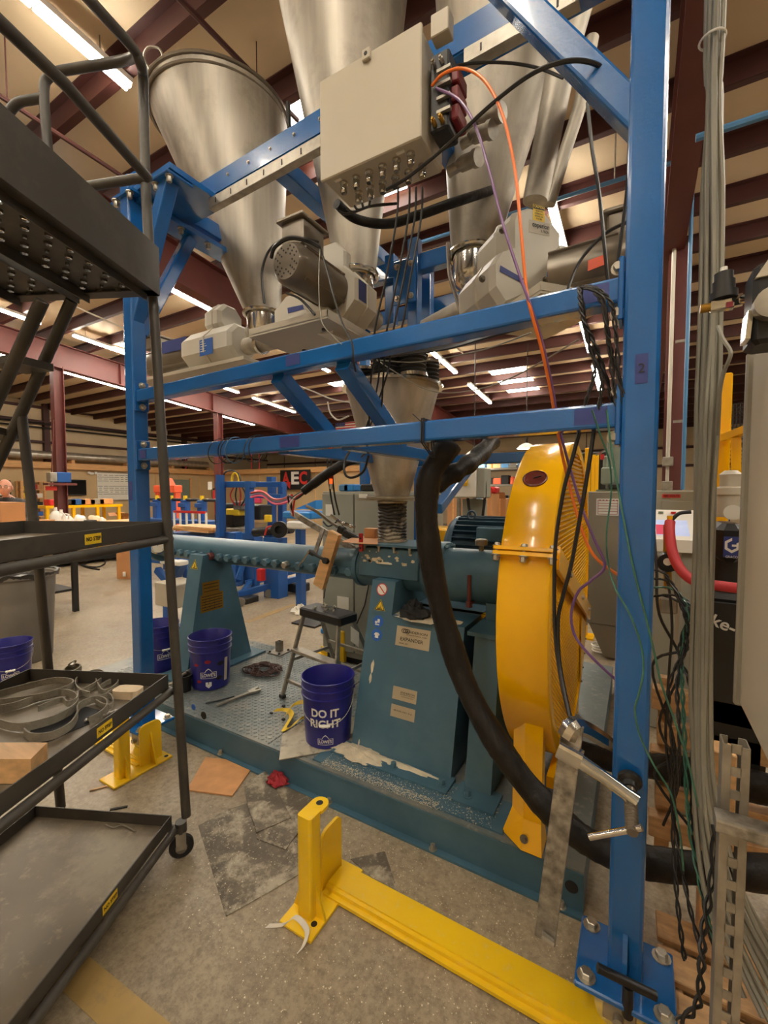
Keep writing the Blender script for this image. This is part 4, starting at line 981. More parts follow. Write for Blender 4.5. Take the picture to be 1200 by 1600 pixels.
# lever clamp and bail on the rim of the left hopper
o = P(240, 100, Y=2.30)
MB().tube(spline([o + V((-.02, 0, -.06)), o + V((-.05, -.05, .03)), o + V((.02, -.06, .07)), o + V((.12, -.03, .04)), o + V((.13, 0, 0))], 4), .009, 7).build('clamp_lever', 'galv', h1)
cl = MB(); cl.bar(P(450, 160, Y=2.2), P(452, 200, Y=2.2), .02, .025, ch=.004); cl.build('clamp_catch', 'black', h1)
h2 = hopper('tall middle stainless hopper rising behind the grey control box', CH, .105, (-1.60, 2.22, 5.0), .46, .10)
h3 = hopper('right stainless hopper above the pale lettered gear casing', RH, .117, (-.60, 2.40, 4.5), .44, .20)
MB().tube([P(836, 315, Y=2.12), P(866, 160, Y=2.12), P(884, 70, Y=2.12), P(915, -60, Y=2.15)], [.055, .06, .066, .085], 20).build('vent_pipe', 'steel', h3)
MB().tube([P(858, 320, Y=2.45), P(882, 240, Y=2.45), P(905, 170, Y=2.45), P(925, 60, Y=2.45)], .032, 14).build('vent_pipe', 'steel', h3)
MB().box(P(380, 300, Y=2.2) , (.02, .1, .03)).build('side_bracket', 'galv', h1)

def octo(r, f=.42): k = r * f; return [(r, k), (k, r), (-k, r), (-r, k), (-r, -k), (-k, -r), (k, -r), (r, -k)]
def motor(t, a, b, r, box_up, box_at=.25, boxw=.14, slim=False):
    a, b = V(a), V(b); d = (b - a).normalized(); L = (b - a).length
    mb = MB().lathe([(0, 0), (r * .80, 0), (r * .97, .02), (r, .05), (r, L * .3), (r * .97, L * .31), (r * .97, L), (0, L)], a, d, 32); body = mb.build('motor_body', 'motor', t)
    _, s, u = frame_of(d)
    for k in range(4):
        ang = PI / 4 + PI / 2 * k; q = s * math.cos(ang) + u * math.sin(ang)
        MB().bar(a + d * .05 + q * r * 1.0, b + q * r * 1.0, .014, .012, up=q).build('tie_rib', 'motor', body)
    return body, d, s, u
# left feeder: motor, two lobed pale gearbox, tube (axis along the gantry)
zf = P(330, 548, Y=2.35).z
f1 = thing('screw_feeder', 'left screw feeder with bronze grey motor and blue label on its gearbox', 'feeder', (LH.x - .4, 2.35, zf - .15), 'screw feeders')
xa, xb, xc, xd = P(232, 548, Y=2.35).x, P(306, 548, Y=2.35).x, P(372, 548, Y=2.35).x, P(395, 548, Y=2.35).x
motor(f1, (xa, 2.35, zf), (xb, 2.35, zf), .098, None)
jb = MB().box(((xa + .14), 2.35, zf + .155), (.17, .15, .10), ch=.008).build('junction_box', 'motor', f1)
MB().box(((xa + .14), 2.35, zf + .212), (.20, .18, .018), ch=.005).build('box_lid', 'motor', jb)
def lobe(t, x0, x1, y, z, r, name='gearbox'):
    m = MB(); pr = octo(r); e = .03
    sc = lambda k: [(p * k, q * k) for p, q in pr]
    R = [(x0, .92), (x0 + e, 1.0), ((x0 + x1) / 2 - .008, 1.0), ((x0 + x1) / 2 - .008, 1.04), ((x0 + x1) / 2 + .008, 1.04), ((x0 + x1) / 2 + .008, 1.0), (x1 - e, .98), (x1, .80)]
    vs = [V((x, y + p, z + q)) for x, k in R for p, q in sc(k)]; fs = [tuple(range(8)), tuple(range(len(vs) - 1, len(vs) - 9, -1))]
    for i in range(len(R) - 1): fs += [(i * 8 + j, i * 8 + (j + 1) % 8, (i + 1) * 8 + (j + 1) % 8, (i + 1) * 8 + j) for j in range(8)]
    return m.add(vs, fs).build(name, 'white_cast', t)
g1 = lobe(f1, xb - .01, xc + .06, 2.35, zf, .135)
o = P(347, 503, Y=2.40); lobe(f1, o.x - .09, o.x + .09, 2.42, o.z, .12, 'gearbox_cover')
a, b = P(311, 532, Y=2.21), P(332, 552, Y=2.21)
q = MB().quad((a.x, 2.213, b.z), (b.x, 2.213, b.z), (b.x, 2.213, a.z), (a.x, 2.213, a.z), .001).build('label_plate', 'blue_lab', f1)
tm = MB()
for k in range(5): tm.quad((a.x + .012, 2.2105, a.z - .018 - .018 * k), (a.x + .012 + .05 + .012 * (k % 3), 2.2105, a.z - .018 - .018 * k), (a.x + .012 + .05 + .012 * (k % 3), 2.2105, a.z - .013 - .018 * k), (a.x + .012, 2.2105, a.z - .013 - .018 * k))
tm.build('label_lines', 'white', q)
a, b = P(253, 537, Y=2.25), P(291, 541, Y=2.25); MB().quad((a.x, 2.249, b.z - .012), (b.x, 2.249, b.z - .016), (b.x, 2.249, a.z + .006), (a.x, 2.249, a.z + .01), .001).build('tape', 'tape', f1)
MB().cyl((xd - .06, 2.35, zf - .035), (-1.66, 2.35, zf - .035), .062, 20).build('screw_tube', 'steel', f1)
MB().cyl((xd - .03, 2.35, zf + .06), (LH.x, 2.35, zf + .06), .05, 16).build('cross_tube', 'white_cast', f1)
for x in (LH.x - .02, LH.x + .26): MB().lathe([(.062, -.012), (.08, -.012), (.08, .012), (.062, .012)], (x, 2.35, zf - .035), (1, 0, 0), 24).build('tube_clamp', 'steel_bright', f1)
MB().box(((xa + xc) / 2 + .12, 2.38, zf - .17), (xc - xa + .2, .35, .025)).build('scale_pan', 'grey_box', f1)
# middle feeder: axis from front to back
mf = P(447, 408, Y=1.50); mx, mzc = mf.x, mf.z
f2 = thing('screw_feeder', 'middle screw feeder with round vented motor end facing out over the rail', 'feeder', (mx, 1.8, mzc - .2), 'screw feeders')
body, d, s, u = motor(f2, (mx, 1.50, mzc), (mx + .005, 1.86, mzc), .096, None)
fc = MB(); fc.lathe([(.028, 0), (0, 0)], (mx, 1.4985, mzc), (0, 1, 0), 12)
vent = MB()
for r_ in range(3):
    n_ = (8, 12, 16)[r_]; rad = (.036, .051, .066)[r_]
    for k in range(n_):
        a = 2 * PI * (k + .5 * (r_ % 2)) / n_; c = V((mx + rad * math.cos(a), 1.499, mzc + rad * math.sin(a)))
        for sg in (1, -1):
            if (k % 4 == 0 and r_ == 2): continue
            w_ = .0062; vent.add([c + V((sg * w_, 0, -w_ * sg * .2)), c + V((-sg * w_ * .2, 0, w_)), c + V((-sg * w_ * .2, 0, -w_))], [(0, 1, 2)])
vent.build('fan_vents', 'print', body, kind='stuff')
jb = MB().box((mx - .02, 1.64, mzc + .155), (.13, .16, .12), ch=.008).build('junction_box', 'motor', f2)
MB().box((mx - .02, 1.64, mzc + .22), (.16, .20, .018), ch=.005).build('box_lid', 'motor', jb)
def lobe_y(t, y0, y1, x, z, r, name):
    m = MB(); pr = octo(r); R = [(y0, .94), (y0 + .02, 1.0), ((y0 + y1) / 2 - .006, 1.0), ((y0 + y1) / 2 - .006, 1.04), ((y0 + y1) / 2 + .006, 1.04), ((y0 + y1) / 2 + .006, 1.0), (y1 - .02, 1), (y1, .85)]
    vs = [V((x + p * k, y, z + q * k)) for y, k in R for p, q in pr]; fs = [tuple(range(8)), tuple(range(len(vs) - 1, len(vs) - 9, -1))]
    for i in range(len(R) - 1): fs += [(i * 8 + j, i * 8 + (j + 1) % 8, (i + 1) * 8 + (j + 1) % 8, (i + 1) * 8 + j) for j in range(8)]
    return m.add(vs, fs).build(name, 'white_cast', t)
lobe_y(f2, 1.84, 2.06, mx + .01, mzc - .015, .135, 'gearbox'); o = P(526, 420, Y=1.95); lobe_y(f2, 1.88, 2.02, o.x, o.z, .10, 'gearbox_cover')
a = P(562, 466, X=mx + .13); MB().quad((mx + .1465, 1.865, mzc - .06), (mx + .1465, 1.935, mzc - .06), (mx + .1465, 1.935, mzc + .04), (mx + .1465, 1.865, mzc + .04), .001).build('tape', 'tape', f2)
pc = P(512, 492, Y=1.66); pn_ = MB().box((pc.x - .26, 1.66 + .25, pc.z - .008), (.52, .50, .012)).build('scale_pan', 'grey_box', f2)
MB().box((pc.x - .26, 1.662, pc.z + .012), (.52, .004, .035)).build('pan_lip', 'grey_box', pn_); MB().box((pc.x - .002, 1.91, pc.z + .012), (.004, .5, .035)).build('pan_lip', 'grey_box', pn_)
for x, y in ((-.1, .1), (-.4, .3)): MB().cyl((pc.x + x, 1.66 + y, pc.z - .022), (pc.x + x, 1.66 + y, pc.z - .01), .012, 10).build('pan_foot', 'black', pn_)
cv = MB(); W_ = [P(px, py, Y=1.80) for px, py in ((430, 522), (429, 486), (447, 464), (468, 456), (500, 464), (522, 492), (520, 522))]
cv.hull(W_, [p + V((0, .12, 0)) for p in W_]); cv.build('scale_cover', 'white_cast', f2)
a = P(449, 482, Y=1.798); b = P(474, 490, Y=1.798); MB().hull([P(449, 481, Y=1.798), P(473, 476, Y=1.798), P(475, 483, Y=1.798), P(450, 490, Y=1.798)], [P(449, 481, Y=1.7985) , P(473, 476, Y=1.7985), P(475, 483, Y=1.7985), P(450, 490, Y=1.7985)]).build('tape', 'tape', f2)
MB().cyl((mx + .01, 2.02, mzc - .02), (mx + .01, 2.24, mzc - .02), .06, 18).build('screw_tube', 'steel', f2)
# right feeder: large two lobed casing, motor to the right
f3 = thing('screw_feeder', 'right screw feeder with large pale two lobed lettered casing', 'feeder', (-.45, 1.98, 2.5), 'screw feeders')
pc3 = P(815, 405, Y=1.92); n3 = V((.75, -.66, 0)).normalized()
def PLN(px, py, p0, n): d_ = ray(px, py); return CAM + d_ * ((p0 - CAM).dot(n) / d_.dot(n))
def PL3(px, py, l=0): return PLN(px, py, pc3 + n3 * l, n3)
FP = [(807, 327), (831, 319), (855, 330), (880, 362), (880, 402), (858, 424), (856, 462), (827, 462), (787, 478), (770, 452), (769, 413), (782, 393), (803, 386), (803, 338)]
Fp = [PL3(*p) for p in FP]; cen = sum(Fp, V()) / len(Fp)
m = MB(); Rr = [(0, .90), (-.03, 1.0), (-.13, 1.0), (-.13, 1.05), (-.148, 1.05), (-.148, 1.0), (-.30, .96)]
vs = [cen + (p - cen) * k + n3 * l for l, k in Rr for p in Fp]; N = len(Fp); fs = [tuple(range(N)), tuple(range(len(vs) - 1, len(vs) - N - 1, -1))]
for i in range(len(Rr) - 1): fs += [(i * N + j, i * N + (j + 1) % N, (i + 1) * N + (j + 1) % N, (i + 1) * N + j) for j in range(N)]
g3 = m.add(vs, fs).build('gearbox', 'white_cast', f3)
r3 = V((0, 0, 1)).cross(n3).normalized() * 1.0; u3 = V((0, 0, 1))
if r3.dot(RT) < 0: r3 = -r3
c = PL3(842, 333, .001); q = MB().quad(*[c + r3 * x + u3 * y for x, y in ((-.030, -.033), (.030, -.033), (.030, .033), (-.030, .033))], .0008).build('caution_label', 'yellow_lab', f3)
tm = MB(); tm.quad(*[c + n3 * .0012 + r3 * x + u3 * y for x, y in ((-.028, .014), (.028, .014), (.028, .031), (-.028, .031))]); 
for k, w in enumerate((.036, .044, .042, .03)): text(tm, ('THIS UNIT STARTS', 'AUTOMATICALLY', 'KEEP HANDS CLEAR', 'AT ALL TIMES')[k], c + u3 * (.006 - .0105 * k), r3, u3, .009, width=w, bold=.02)
tm.build('label_print', 'print', q); text(MB(), 'CAUTION', c + u3 * .0225 + n3 * .001, r3, u3, .014, width=.05, bold=.03).build('label_heading', 'yellow_lab', q)
c = PL3(843, 356, .001); q = MB().quad(*[c + r3 * x + u3 * y for x, y in ((-.052, -.026), (.052, -.026), (.052, .026), (-.052, .026))], .0008).build('maker_label', 'grey_box', f3)
tm = MB(); text(tm, 'coperion', c + u3 * .008 + r3 * .006, r3, u3, .028, width=.086, bold=.02); text(tm, 'K-TRON', c + u3 * -.014 + r3 * .026, r3, u3, .014, width=.04, bold=.02); tm.build('label_print', 'print', q)
c = PL3(799, 430, .0); cc_ = [c + n3 * .003 + r3 * x + u3 * y for x, y in ((-.058, .006), (.055, -.026), (.058, -.006), (-.055, .030))]
MB().quad(*cc_, .001).build('tape', 'tape', f3)
for px, py in ((784, 360), (753, 436), (852, 438)):
    c = PL3(px, py, .0 if px > 800 else -.02); MB().hexbolt(c, n3, .010, .012).build('cover_bolt', 'motor', g3)
ma, mb_ = P(862, 440, Y=1.98), P(1010, 396, Y=1.98); mm = motor(f3, (ma.x + .30, 1.98, ma.z + .015), (ma.x, 1.98, ma.z + .005), .105, None)
MB().hull([PL3(858, 402, -.02), PL3(882, 398, -.02), PL3(872, 462, -.02), PL3(856, 460, -.02)], [V((ma.x + .04, 1.92, ma.z + .11)), V((ma.x + .06, 1.96, ma.z + .12)), V((ma.x + .05, 2.0, ma.z - .09)), V((ma.x + .03, 1.93, ma.z - .09))]).build('motor_flange', 'white_cast', f3)
o = P(932, 412, Y=1.87); MB().quad(o + V((-.03, 0, -.02)), o + V((.03, 0, -.01)), o + V((.03, .01, .04)), o + V((-.03, .01, .03)), .001).build('warning_label', 'orange_lab', mm[0])
MB().box((ma.x + .27, 2.02, ma.z + .15), (.13, .15, .09), ch=.008).build('junction_box', 'motor', f3); MB().box((ma.x + .27, 2.02, ma.z + .20), (.16, .18, .018), ch=.005).build('box_lid', 'motor', f3)
pc_ = P(834, 459, Y=1.72); qa = [pc_ + n3 * .04, pc_ + r3 * .34 + n3 * .04, pc_ + r3 * .34 - n3 * .36, pc_ - n3 * .36]; MB().hull(qa, [p - V((0, 0, .014)) for p in qa]).build('scale_pan', 'grey_box', f3)
MB().bar(qa[0] + V((0, 0, .012)), qa[1] + V((0, 0, .012)), .004, .03).build('pan_lip', 'grey_box', f3); MB().bar(qa[0] + V((0, 0, .012)), qa[3] + V((0, 0, .012)), .004, .03).build('pan_lip', 'grey_box', f3)
MB().cyl((RH.x + .2, 2.30, RH.z - .24), (-1.1, 2.38, RH.z - .34), .06, 18).build('screw_tube', 'steel', f3)
MB().tube(spline([P(700, 380, Y=2.2), P(703, 430, Y=2.2), P(715, 470, Y=2.2), P(722, 500, Y=2.2)], 5), .012, 8).build('wire_bail', 'steel_bright', f3)

# receiving hopper over the feed box
rx = (P(553, 592, Y=AX_Y).x + P(690, 592, Y=AX_Y).x) / 2; rr = (P(690, 592, Y=AX_Y).x - P(553, 592, Y=AX_Y).x) / 2
zt5 = P(621, 588, Y=AX_Y - .27).z; rcx = P(613, 775, Y=AX_Y).x; zb5 = P(613, 775, Y=AX_Y).z
rcv = thing('receiving_hopper', 'stainless receiving cone with four inlet sleeves above the black bellows', 'hopper', (rcx, AX_Y, zb5))
cone((rcx, AX_Y, zb5), .108, (rcx, AX_Y, zt5), .29).build('hopper_cone', 'steel', rcv)
MB().lathe([(0, 0), (.315, 0), (.315, .014), (0, .014)], (rcx, AX_Y, zt5), (0, 0, 1), 48).build('top_cover', 'steel_bright', rcv)
for k in range(10):
    a = 2 * PI * k / 10; MB().hexbolt((rcx + .30 * math.cos(a), AX_Y + .30 * math.sin(a), zt5 + .012), (0, 0, 1), .008, .01).build('cover_bolt', 'bolt', rcv)
for px, yy, r_ in ((563, 2.40, .085), (603, 2.22, .082), (661, 2.26, .082), (682, 2.46, .075), (630, 2.58, .08)):
    x = P(px, 575, Y=yy).x; x = max(rcx - .21, min(rcx + .21, x))
    prof = [(r_ - .01, 0)] + [(r_ - (.012 if k % 2 else 0), .014 + .012 * k) for k in range(9)] + [(r_ - .01, .14)]
    sl_ = MB().lathe(prof, (x, yy, zt5 + .014), (0, 0, 1), 28).build('inlet_sleeve', 'rubber', rcv)
    for zz_ in (.004, .125): MB().lathe([(r_ - .006, 0), (r_ + .006, 0), (r_ + .006, .018), (r_ - .006, .018)], (x, yy, zt5 + .014 + zz_), (0, 0, 1), 28).build('hose_clamp', 'steel_bright', sl_)
MB().lathe([(.10, 0), (.165, 0), (.165, .013), (.10, .013)], (rcx, AX_Y, zb5 - .014), (0, 0, 1), 40).build('outlet_flange', 'galv', rcv)
MB().box((rcx, AX_Y, zb5 - .022), (.42, .16, .014)).build('slide_plate', 'galv', rcv)
b0 = 1.284; b1 = zb5 - .03; N_ = 12
bel = thing('flexible_bellows', 'black dusty rubber bellows joining the cone to the feed box', 'bellows', (rcx, AX_Y, b0))
pr = []
for k in range(N_ + 1):
    z = (b1 - b0) * k / N_; pr.append((.083, z)); 
    if k < N_: pr += [(.092, z + (b1 - b0) / N_ * .35), (.092, z + (b1 - b0) / N_ * .65)]
mbb = MB().lathe(pr, (rcx, AX_Y, b0), (0, 0, 1), 48)
rnd = random.Random(4)
for i, p in enumerate(mbb.v): 
    a = math.atan2(p.y - AX_Y, p.x - rcx); p.z += .005 * math.sin(3 * a + p.z * 40) + .003 * math.sin(7 * a + 2)
M['bellows'] = mat('dusty_bellows_rubber', (46, 42, 38), 0.6, 0, 0.2, 14, dirt=(176, 164, 142), dirt_amt=0.8, dirt_scale=4.5, stretch=(1, 1, 3))
mbb.build('bellows_sleeve', 'bellows', bel, ang=80)
MB().lathe([(.085, 0), (.095, 0), (.095, .012), (.085, .012)], (rcx, AX_Y, b0 + .002), (0, 0, 1), 36).build('bellows_clamp', 'galv', bel)
MB().lathe([(.085, 0), (.095, 0), (.095, .012), (.085, .012)], (rcx, AX_Y, b1 - .014), (0, 0, 1), 36).build('bellows_clamp', 'galv', bel)

# ------------------------------------------------------------------ grey control box on the top beam
BF = 1.40
tl, trr, brr, bl = P(500, 131, Y=BF), P(659, 26, Y=BF), P(657, 210, Y=BF), P(499, 288, Y=BF)
bx0, bx1, bz0, bz1 = (tl.x + bl.x) / 2, (trr.x + brr.x) / 2, (bl.z + brr.z) / 2, (tl.z + trr.z) / 2
cbx = thing('control_box', 'pale grey control box with a row of nickel cable glands underneath', 'box', ((bx0 + bx1) / 2, 1.5, bz0))
MB().box(((bx0 + bx1) / 2, 1.51, (bz0 + bz1) / 2), (bx1 - bx0 - .012, .19, bz1 - bz0 - .012), ch=.006).build('box_body', 'grey_box', cbx)
lid = MB().box(((bx0 + bx1) / 2, BF + .009, (bz0 + bz1) / 2), (bx1 - bx0, .018, bz1 - bz0), ch=.004).build('box_lid', 'grey_box', cbx)
o = P(574, 90, Y=BF); o.z = bz1 - .012; lt = MB().box((o.x, BF - .005, o.z), (.034, .014, .04), ch=.003).build('lid_latch', 'grey_box', lid); MB().cyl((o.x, BF - .0135, o.z), (o.x, BF - .010, o.z), .007, 14).build('latch_screw', 'print', lt)
for fx in (.15, .78): MB().box((bx0 + (bx1 - bx0) * fx, BF + .03, bz0 + .004), (.03, .012, .006)).build('drain_tab', 'white', cbx)
MB().box(((bx0 + bx1) / 2, 1.63, (bz0 + bz1) / 2), (bx1 - bx0 - .1, .06, .06)).build('mount_bracket', 'galv', cbx)
gl = MB(); gl.lathe([(0, 0), (.016, 0), (.016, -.008), (.012, -.008), (.0125, -.016), (.0135, -.018), (.0135, -.038), (.011, -.044), (0, -.044)], (0, 0, 0), (0, 0, 1), 14)
glm = raw_mesh(gl, 'cable_gland', 'chrome')
GL = []
for i in range(6):
    p = V((bx0 + .075 + .059 * i, 1.455, bz0 + .006)); place(glm, 'cable_gland', cbx, p); GL.append(p)
for i in range(6):
    p = V((bx0 + .095 + .057 * i, 1.53, bz0 + .006)); place(glm, 'cable_gland', cbx, p); GL.append(p)
# air valve block on the right side of the box
vb = thing('valve_block', 'dark red and black pneumatic valve block beside the grey control box', 'valve', (bx1 + .05, 1.55, bz0 + .02))
bx = bx1 + .045
MB().box((bx, 1.50, (bz0 + bz1) / 2 - .02), (.07, .10, .26), ch=.006).build('valve_manifold', 'black', vb)
for k in range(3): MB().box((bx + .045, 1.52, bz0 + .10 + .062 * k), (.03, .09, .05), ch=.004).build('solenoid', 'dark_red', vb)
for k in range(4): MB().box((bx + .02, 1.445, bz0 + .09 + .045 * k), (.05, .014, .010)).build('valve_tab', 'galv', vb)
for k in range(2):
    for q in range(2): MB().lathe([(0, 0), (.008, 0), (.008, .022), (.005, .022), (.005, .03), (0, .03)], (bx - .015 + .028 * k, 1.452, bz0 + .06 + .19 * q), (0, -1, .2), 12).build('push_fitting', 'brass' if q == 0 else 'chrome', vb)
MB().box((bx + .01, 1.45, bz1 - .01), (.065, .05, .075), ch=.003).build('relay_block', 'grey_box', vb)
for k, (px, py, e) in enumerate(((752, 190, (778, 178)), (742, 212, (764, 204)), (722, 256, (742, 248)))):
    a, b = P(px - 22, py + 14, Y=1.66), P(px, py, Y=1.66)
    c_ = thing('conduit_fitting', ('upper', 'middle', 'lowest')[k] + ' cast conduit elbow right of the grey control box', 'fitting', a, 'cast conduit elbows')
    MB().cyl(a, b, .020, 14).build('fitting_nipple', 'galv', c_)
    MB().cyl(b - (b - a).normalized() * .012, b + V((0, -.006, 0)), .027, 6).build('union_nut', 'galv', c_)
    g_ = P(*e, Y=1.64); MB().cyl(b, g_, .028, 16, .026).build('fitting_body', 'galv', c_); MB().cyl(g_, g_ + (g_ - b).normalized() * .02, .032, 16).build('fitting_cap', 'galv', c_)

# ------------------------------------------------------------------ dark rolling work platform with trays
c0 = V((-1.71, 1.11, 0)); d1 = V((.4216, -.9068, 0)); d2 = V((-.9068, -.4216, 0)); CW, CL = .64, 1.02
def CP(s, t, z): return c0 + d2 * s + d1 * t + V((0, 0, z))      # s across, t along the platform
def CR(px, py, off=0.0): return PLN(px, py, c0 - d2 * off, d2)
def CB(px, py, off=0.0): return PLN(px, py, c0 - d1 * off, d1)
cart = thing('rolling_platform', 'dark rolling work platform with perforated top deck, railing and three trays', 'platform', CP(CW / 2, CL / 2, 0))
def obox(m, s0, s1, t0, t1, z0, z1): return m.hull([CP(s0, t0, z0), CP(s1, t0, z0), CP(s1, t1, z0), CP(s0, t1, z0)], [CP(s0, t0, z1), CP(s1, t0, z1), CP(s1, t1, z1), CP(s0, t1, z1)])
TRAYS = []
for zt_, hgt in ((.20, .052), (.823, .058), (1.474, .058)):
    tr = obox(MB(), 0, CW, 0, CL, zt_ - hgt, zt_ - hgt + .004).build('tray', 'tray', cart); TRAYS.append(zt_ - hgt + .004)
    for a in ((0, .004, 0, CL), (CW - .004, CW, 0, CL), (0, CW, 0, .004), (0, CW, CL - .004, CL)):
        obox(MB(), *a, zt_ - hgt, zt_).build('tray_rim', 'cart', tr)
    MB().tube([CP(-.012, -.02, zt_ - hgt - .016), CP(-.012, CL, zt_ - hgt - .016)], .016, 10).build('tray_rail', 'cart', tr)
    MB().tube([CP(-.012, -.012, zt_ - hgt - .016), CP(CW + .02, -.012, zt_ - hgt - .016)], .016, 10).build('tray_rail', 'cart', tr)
    o = CR(*{.20: (172, 1412), .823: (163, 1128), 1.474: (145, 833)}[zt_]); o.z = zt_ - hgt * .5
    nn = -d2; r_ = d1 * -1; n_off = nn * .0012
    f = lambda x, z, l=0: o + r_ * x + V((0, 0, z)) + nn * (.001 + l)
    lab = MB().quad(f(-.036, -.017), f(.036, -.017), f(.036, .017), f(-.036, .017)).build('warning_label', 'yellow_lab', tr)
    text(MB(), 'NO STEP', f(0, 0, .0004), r_, (0, 0, 1), .018, bold=.025, width=.062).build('label_print', 'print', lab)
# legs and casters
lp = [P(291, 1275, Y=1.13), P(265, 880, Y=1.115), P(240, 480, Y=1.11), P(228, 300, Y=1.10), P(224, 130, Y=1.10)]
MB().tube(lp[:3], .019, 12).build('leg', 'cart', cart)
top = [lp[2] , lp[3], lp[4], CR(221, 104), CR(213, 84), CR(200, 66), CR(160, 22), CR(60, -90)]
MB().tube(spline(top, 4), .019, 12).build('hand_rail', 'cart', cart)
MB().tube([CR(231, 278), CR(100, 130), CR(0, 35), CR(-60, -25)], .019, 12).build('mid_rail', 'cart', cart)
MB().tube(spline([CR(214, 86), CB(192, 95, -.02), CB(120, 107), CB(92, 112), CB(76, 121), CB(69, 138), CB(72, 200), CB(80, 290)], 4), .018, 12).build('end_rail', 'cart', cart)
MB().tube([CB(228, 277), CB(96, 298)], .018, 12).build('end_rail', 'cart', cart)
MB().tube(spline([CB(70, 152), CB(50, 156), CB(28, 161), CB(12, 180), CB(0, 215), CB(-20, 270)], 4), .018, 12).build('ladder_rail', 'cart', cart)
MB().tube([P(95, 1262, Y=.95), P(60, 880, Y=.90), P(33, 640, Y=.87)], .02, 12).build('leg', 'cart', cart)
MB().tube([CP(.02, CL, .1), CP(.02, CL, 2.4)], .019, 12).build('leg', 'cart', cart); MB().tube([CP(CW, CL, .1), CP(CW, CL, 2.4)], .019, 12).build('leg', 'cart', cart)
MB().tube([P(112, 470, Y=.93), P(35, 642, Y=.87), P(-35, 790, Y=.81)], .022, 12).build('stringer', 'cart', cart)
MB().tube([P(66, 470, Y=.76), P(-5, 625, Y=.70), P(-60, 745, Y=.66)], .022, 12).build('stringer', 'cart', cart)
for a, b in (((62, 577), (0, 562)), ((14, 683), (-40, 670))):
    A, B = P(*a, Y=.885), P(*b, Y=.74); MB().bar(A, B, .16, .03).build('step', 'cart', cart)
for p in (CP(-.03, -.02, 0), CP(CW, -.02, 0), CP(0, CL, 0), CP(CW, CL, 0)):
    k = MB(); k.lathe([(0, -.014), (.044, -.014), (.05, -.008), (.05, .008), (.044, .014), (0, .014)], p + V((0, 0, .05)), (.8, -.6, 0), 24); w = k.build('caster_wheel', 'rubber', cart)
    ax = V((.8, -.6, 0)).normalized()
    MB().lathe([(0, -.017), (.024, -.017), (.024, .017), (0, .017)], p + V((0, 0, .05)), ax, 18).build('wheel_hub', 'trash', w)
    for s in (-1, 1): MB().bar(p + ax * .02 * s + V((0, 0, .045)), p + ax * .02 * s + V((0, 0, .12)), .005, .04, up=ax.cross(V((0, 0, 1)))).build('caster_fork', 'galv', w)
    MB().cyl(p + V((0, 0, .115)), p + V((0, 0, .16)), .024, 14).build('caster_stem', 'cart', w)
# deck: toe boards and two perforated planks
zd = 2.40
tb = obox(MB(), -.004, 0, 0, CL, zd, zd + .19).build('toe_board', 'cart', cart)
obox(MB(), 0, CW, -.004, 0, zd, zd + .12).build('toe_board', 'cart', cart)
def perforated(s0, s1, t0, t1, z, cell, r):
    m = MB(); ns, nt_ = int(round((s1 - s0) / cell)), int(round((t1 - t0) / cell))
    for i in range(ns):
        for j in range(nt_):
            cs, ct = s0 + (i + .5) * (s1 - s0) / ns, t0 + (j + .5) * (t1 - t0) / nt_; hs, ht = (s1 - s0) / ns / 2, (t1 - t0) / nt_ / 2
            hole = (i + j) % 2 == 0
            if not hole:
                m.add([CP(cs - hs, ct - ht, z), CP(cs + hs, ct - ht, z), CP(cs + hs, ct + ht, z), CP(cs - hs, ct + ht, z)], [(0, 1, 2, 3)]); continue
            sqv = [CP(cs + a * hs, ct + b * ht, z) for a, b in ((1, 1), (-1, 1), (-1, -1), (1, -1))]
            rr_ = r if (i % 3) else r * .55
            oc = [CP(cs + rr_ * math.cos(PI / 8 + PI / 4 * k), ct + rr_ * math.sin(PI / 8 + PI / 4 * k), z) for k in range(8)]
            lip = [p + (p - CP(cs, ct, z)) * -.12 + V((0, 0, -.008)) for p in oc]
            fs = [(0, 4, 5), (0, 5, 6, 1), (1, 6, 7), (1, 7, 8, 2), (2, 8, 9), (2, 9, 10, 3), (3, 10, 11), (3, 11, 4, 0)]
            fs += [(4 + k, 4 + (k + 1) % 8, 12 + (k + 1) % 8, 12 + k) for k in range(8)]
            m.add(sqv + oc + lip, fs)
    return m
for s0, s1 in ((.04, .29), (.335, .60)):
    pl = perforated(s0, s1, .02, CL, zd + .012, .0425, .013).build('deck_plank', 'cart', cart, fix=False)
    for s in (s0, s1): obox(MB(), s - .002, s + .002, .02, CL, zd - .028, zd + .012).build('plank_flange', 'cart', pl)
obox(MB(), 0, .045, 0, CL, zd, zd + .004).build('deck_edge', 'cart', cart)
obox(MB(), 0, CW, 0, .05, zd, zd + .004).build('deck_edge', 'cart', cart)

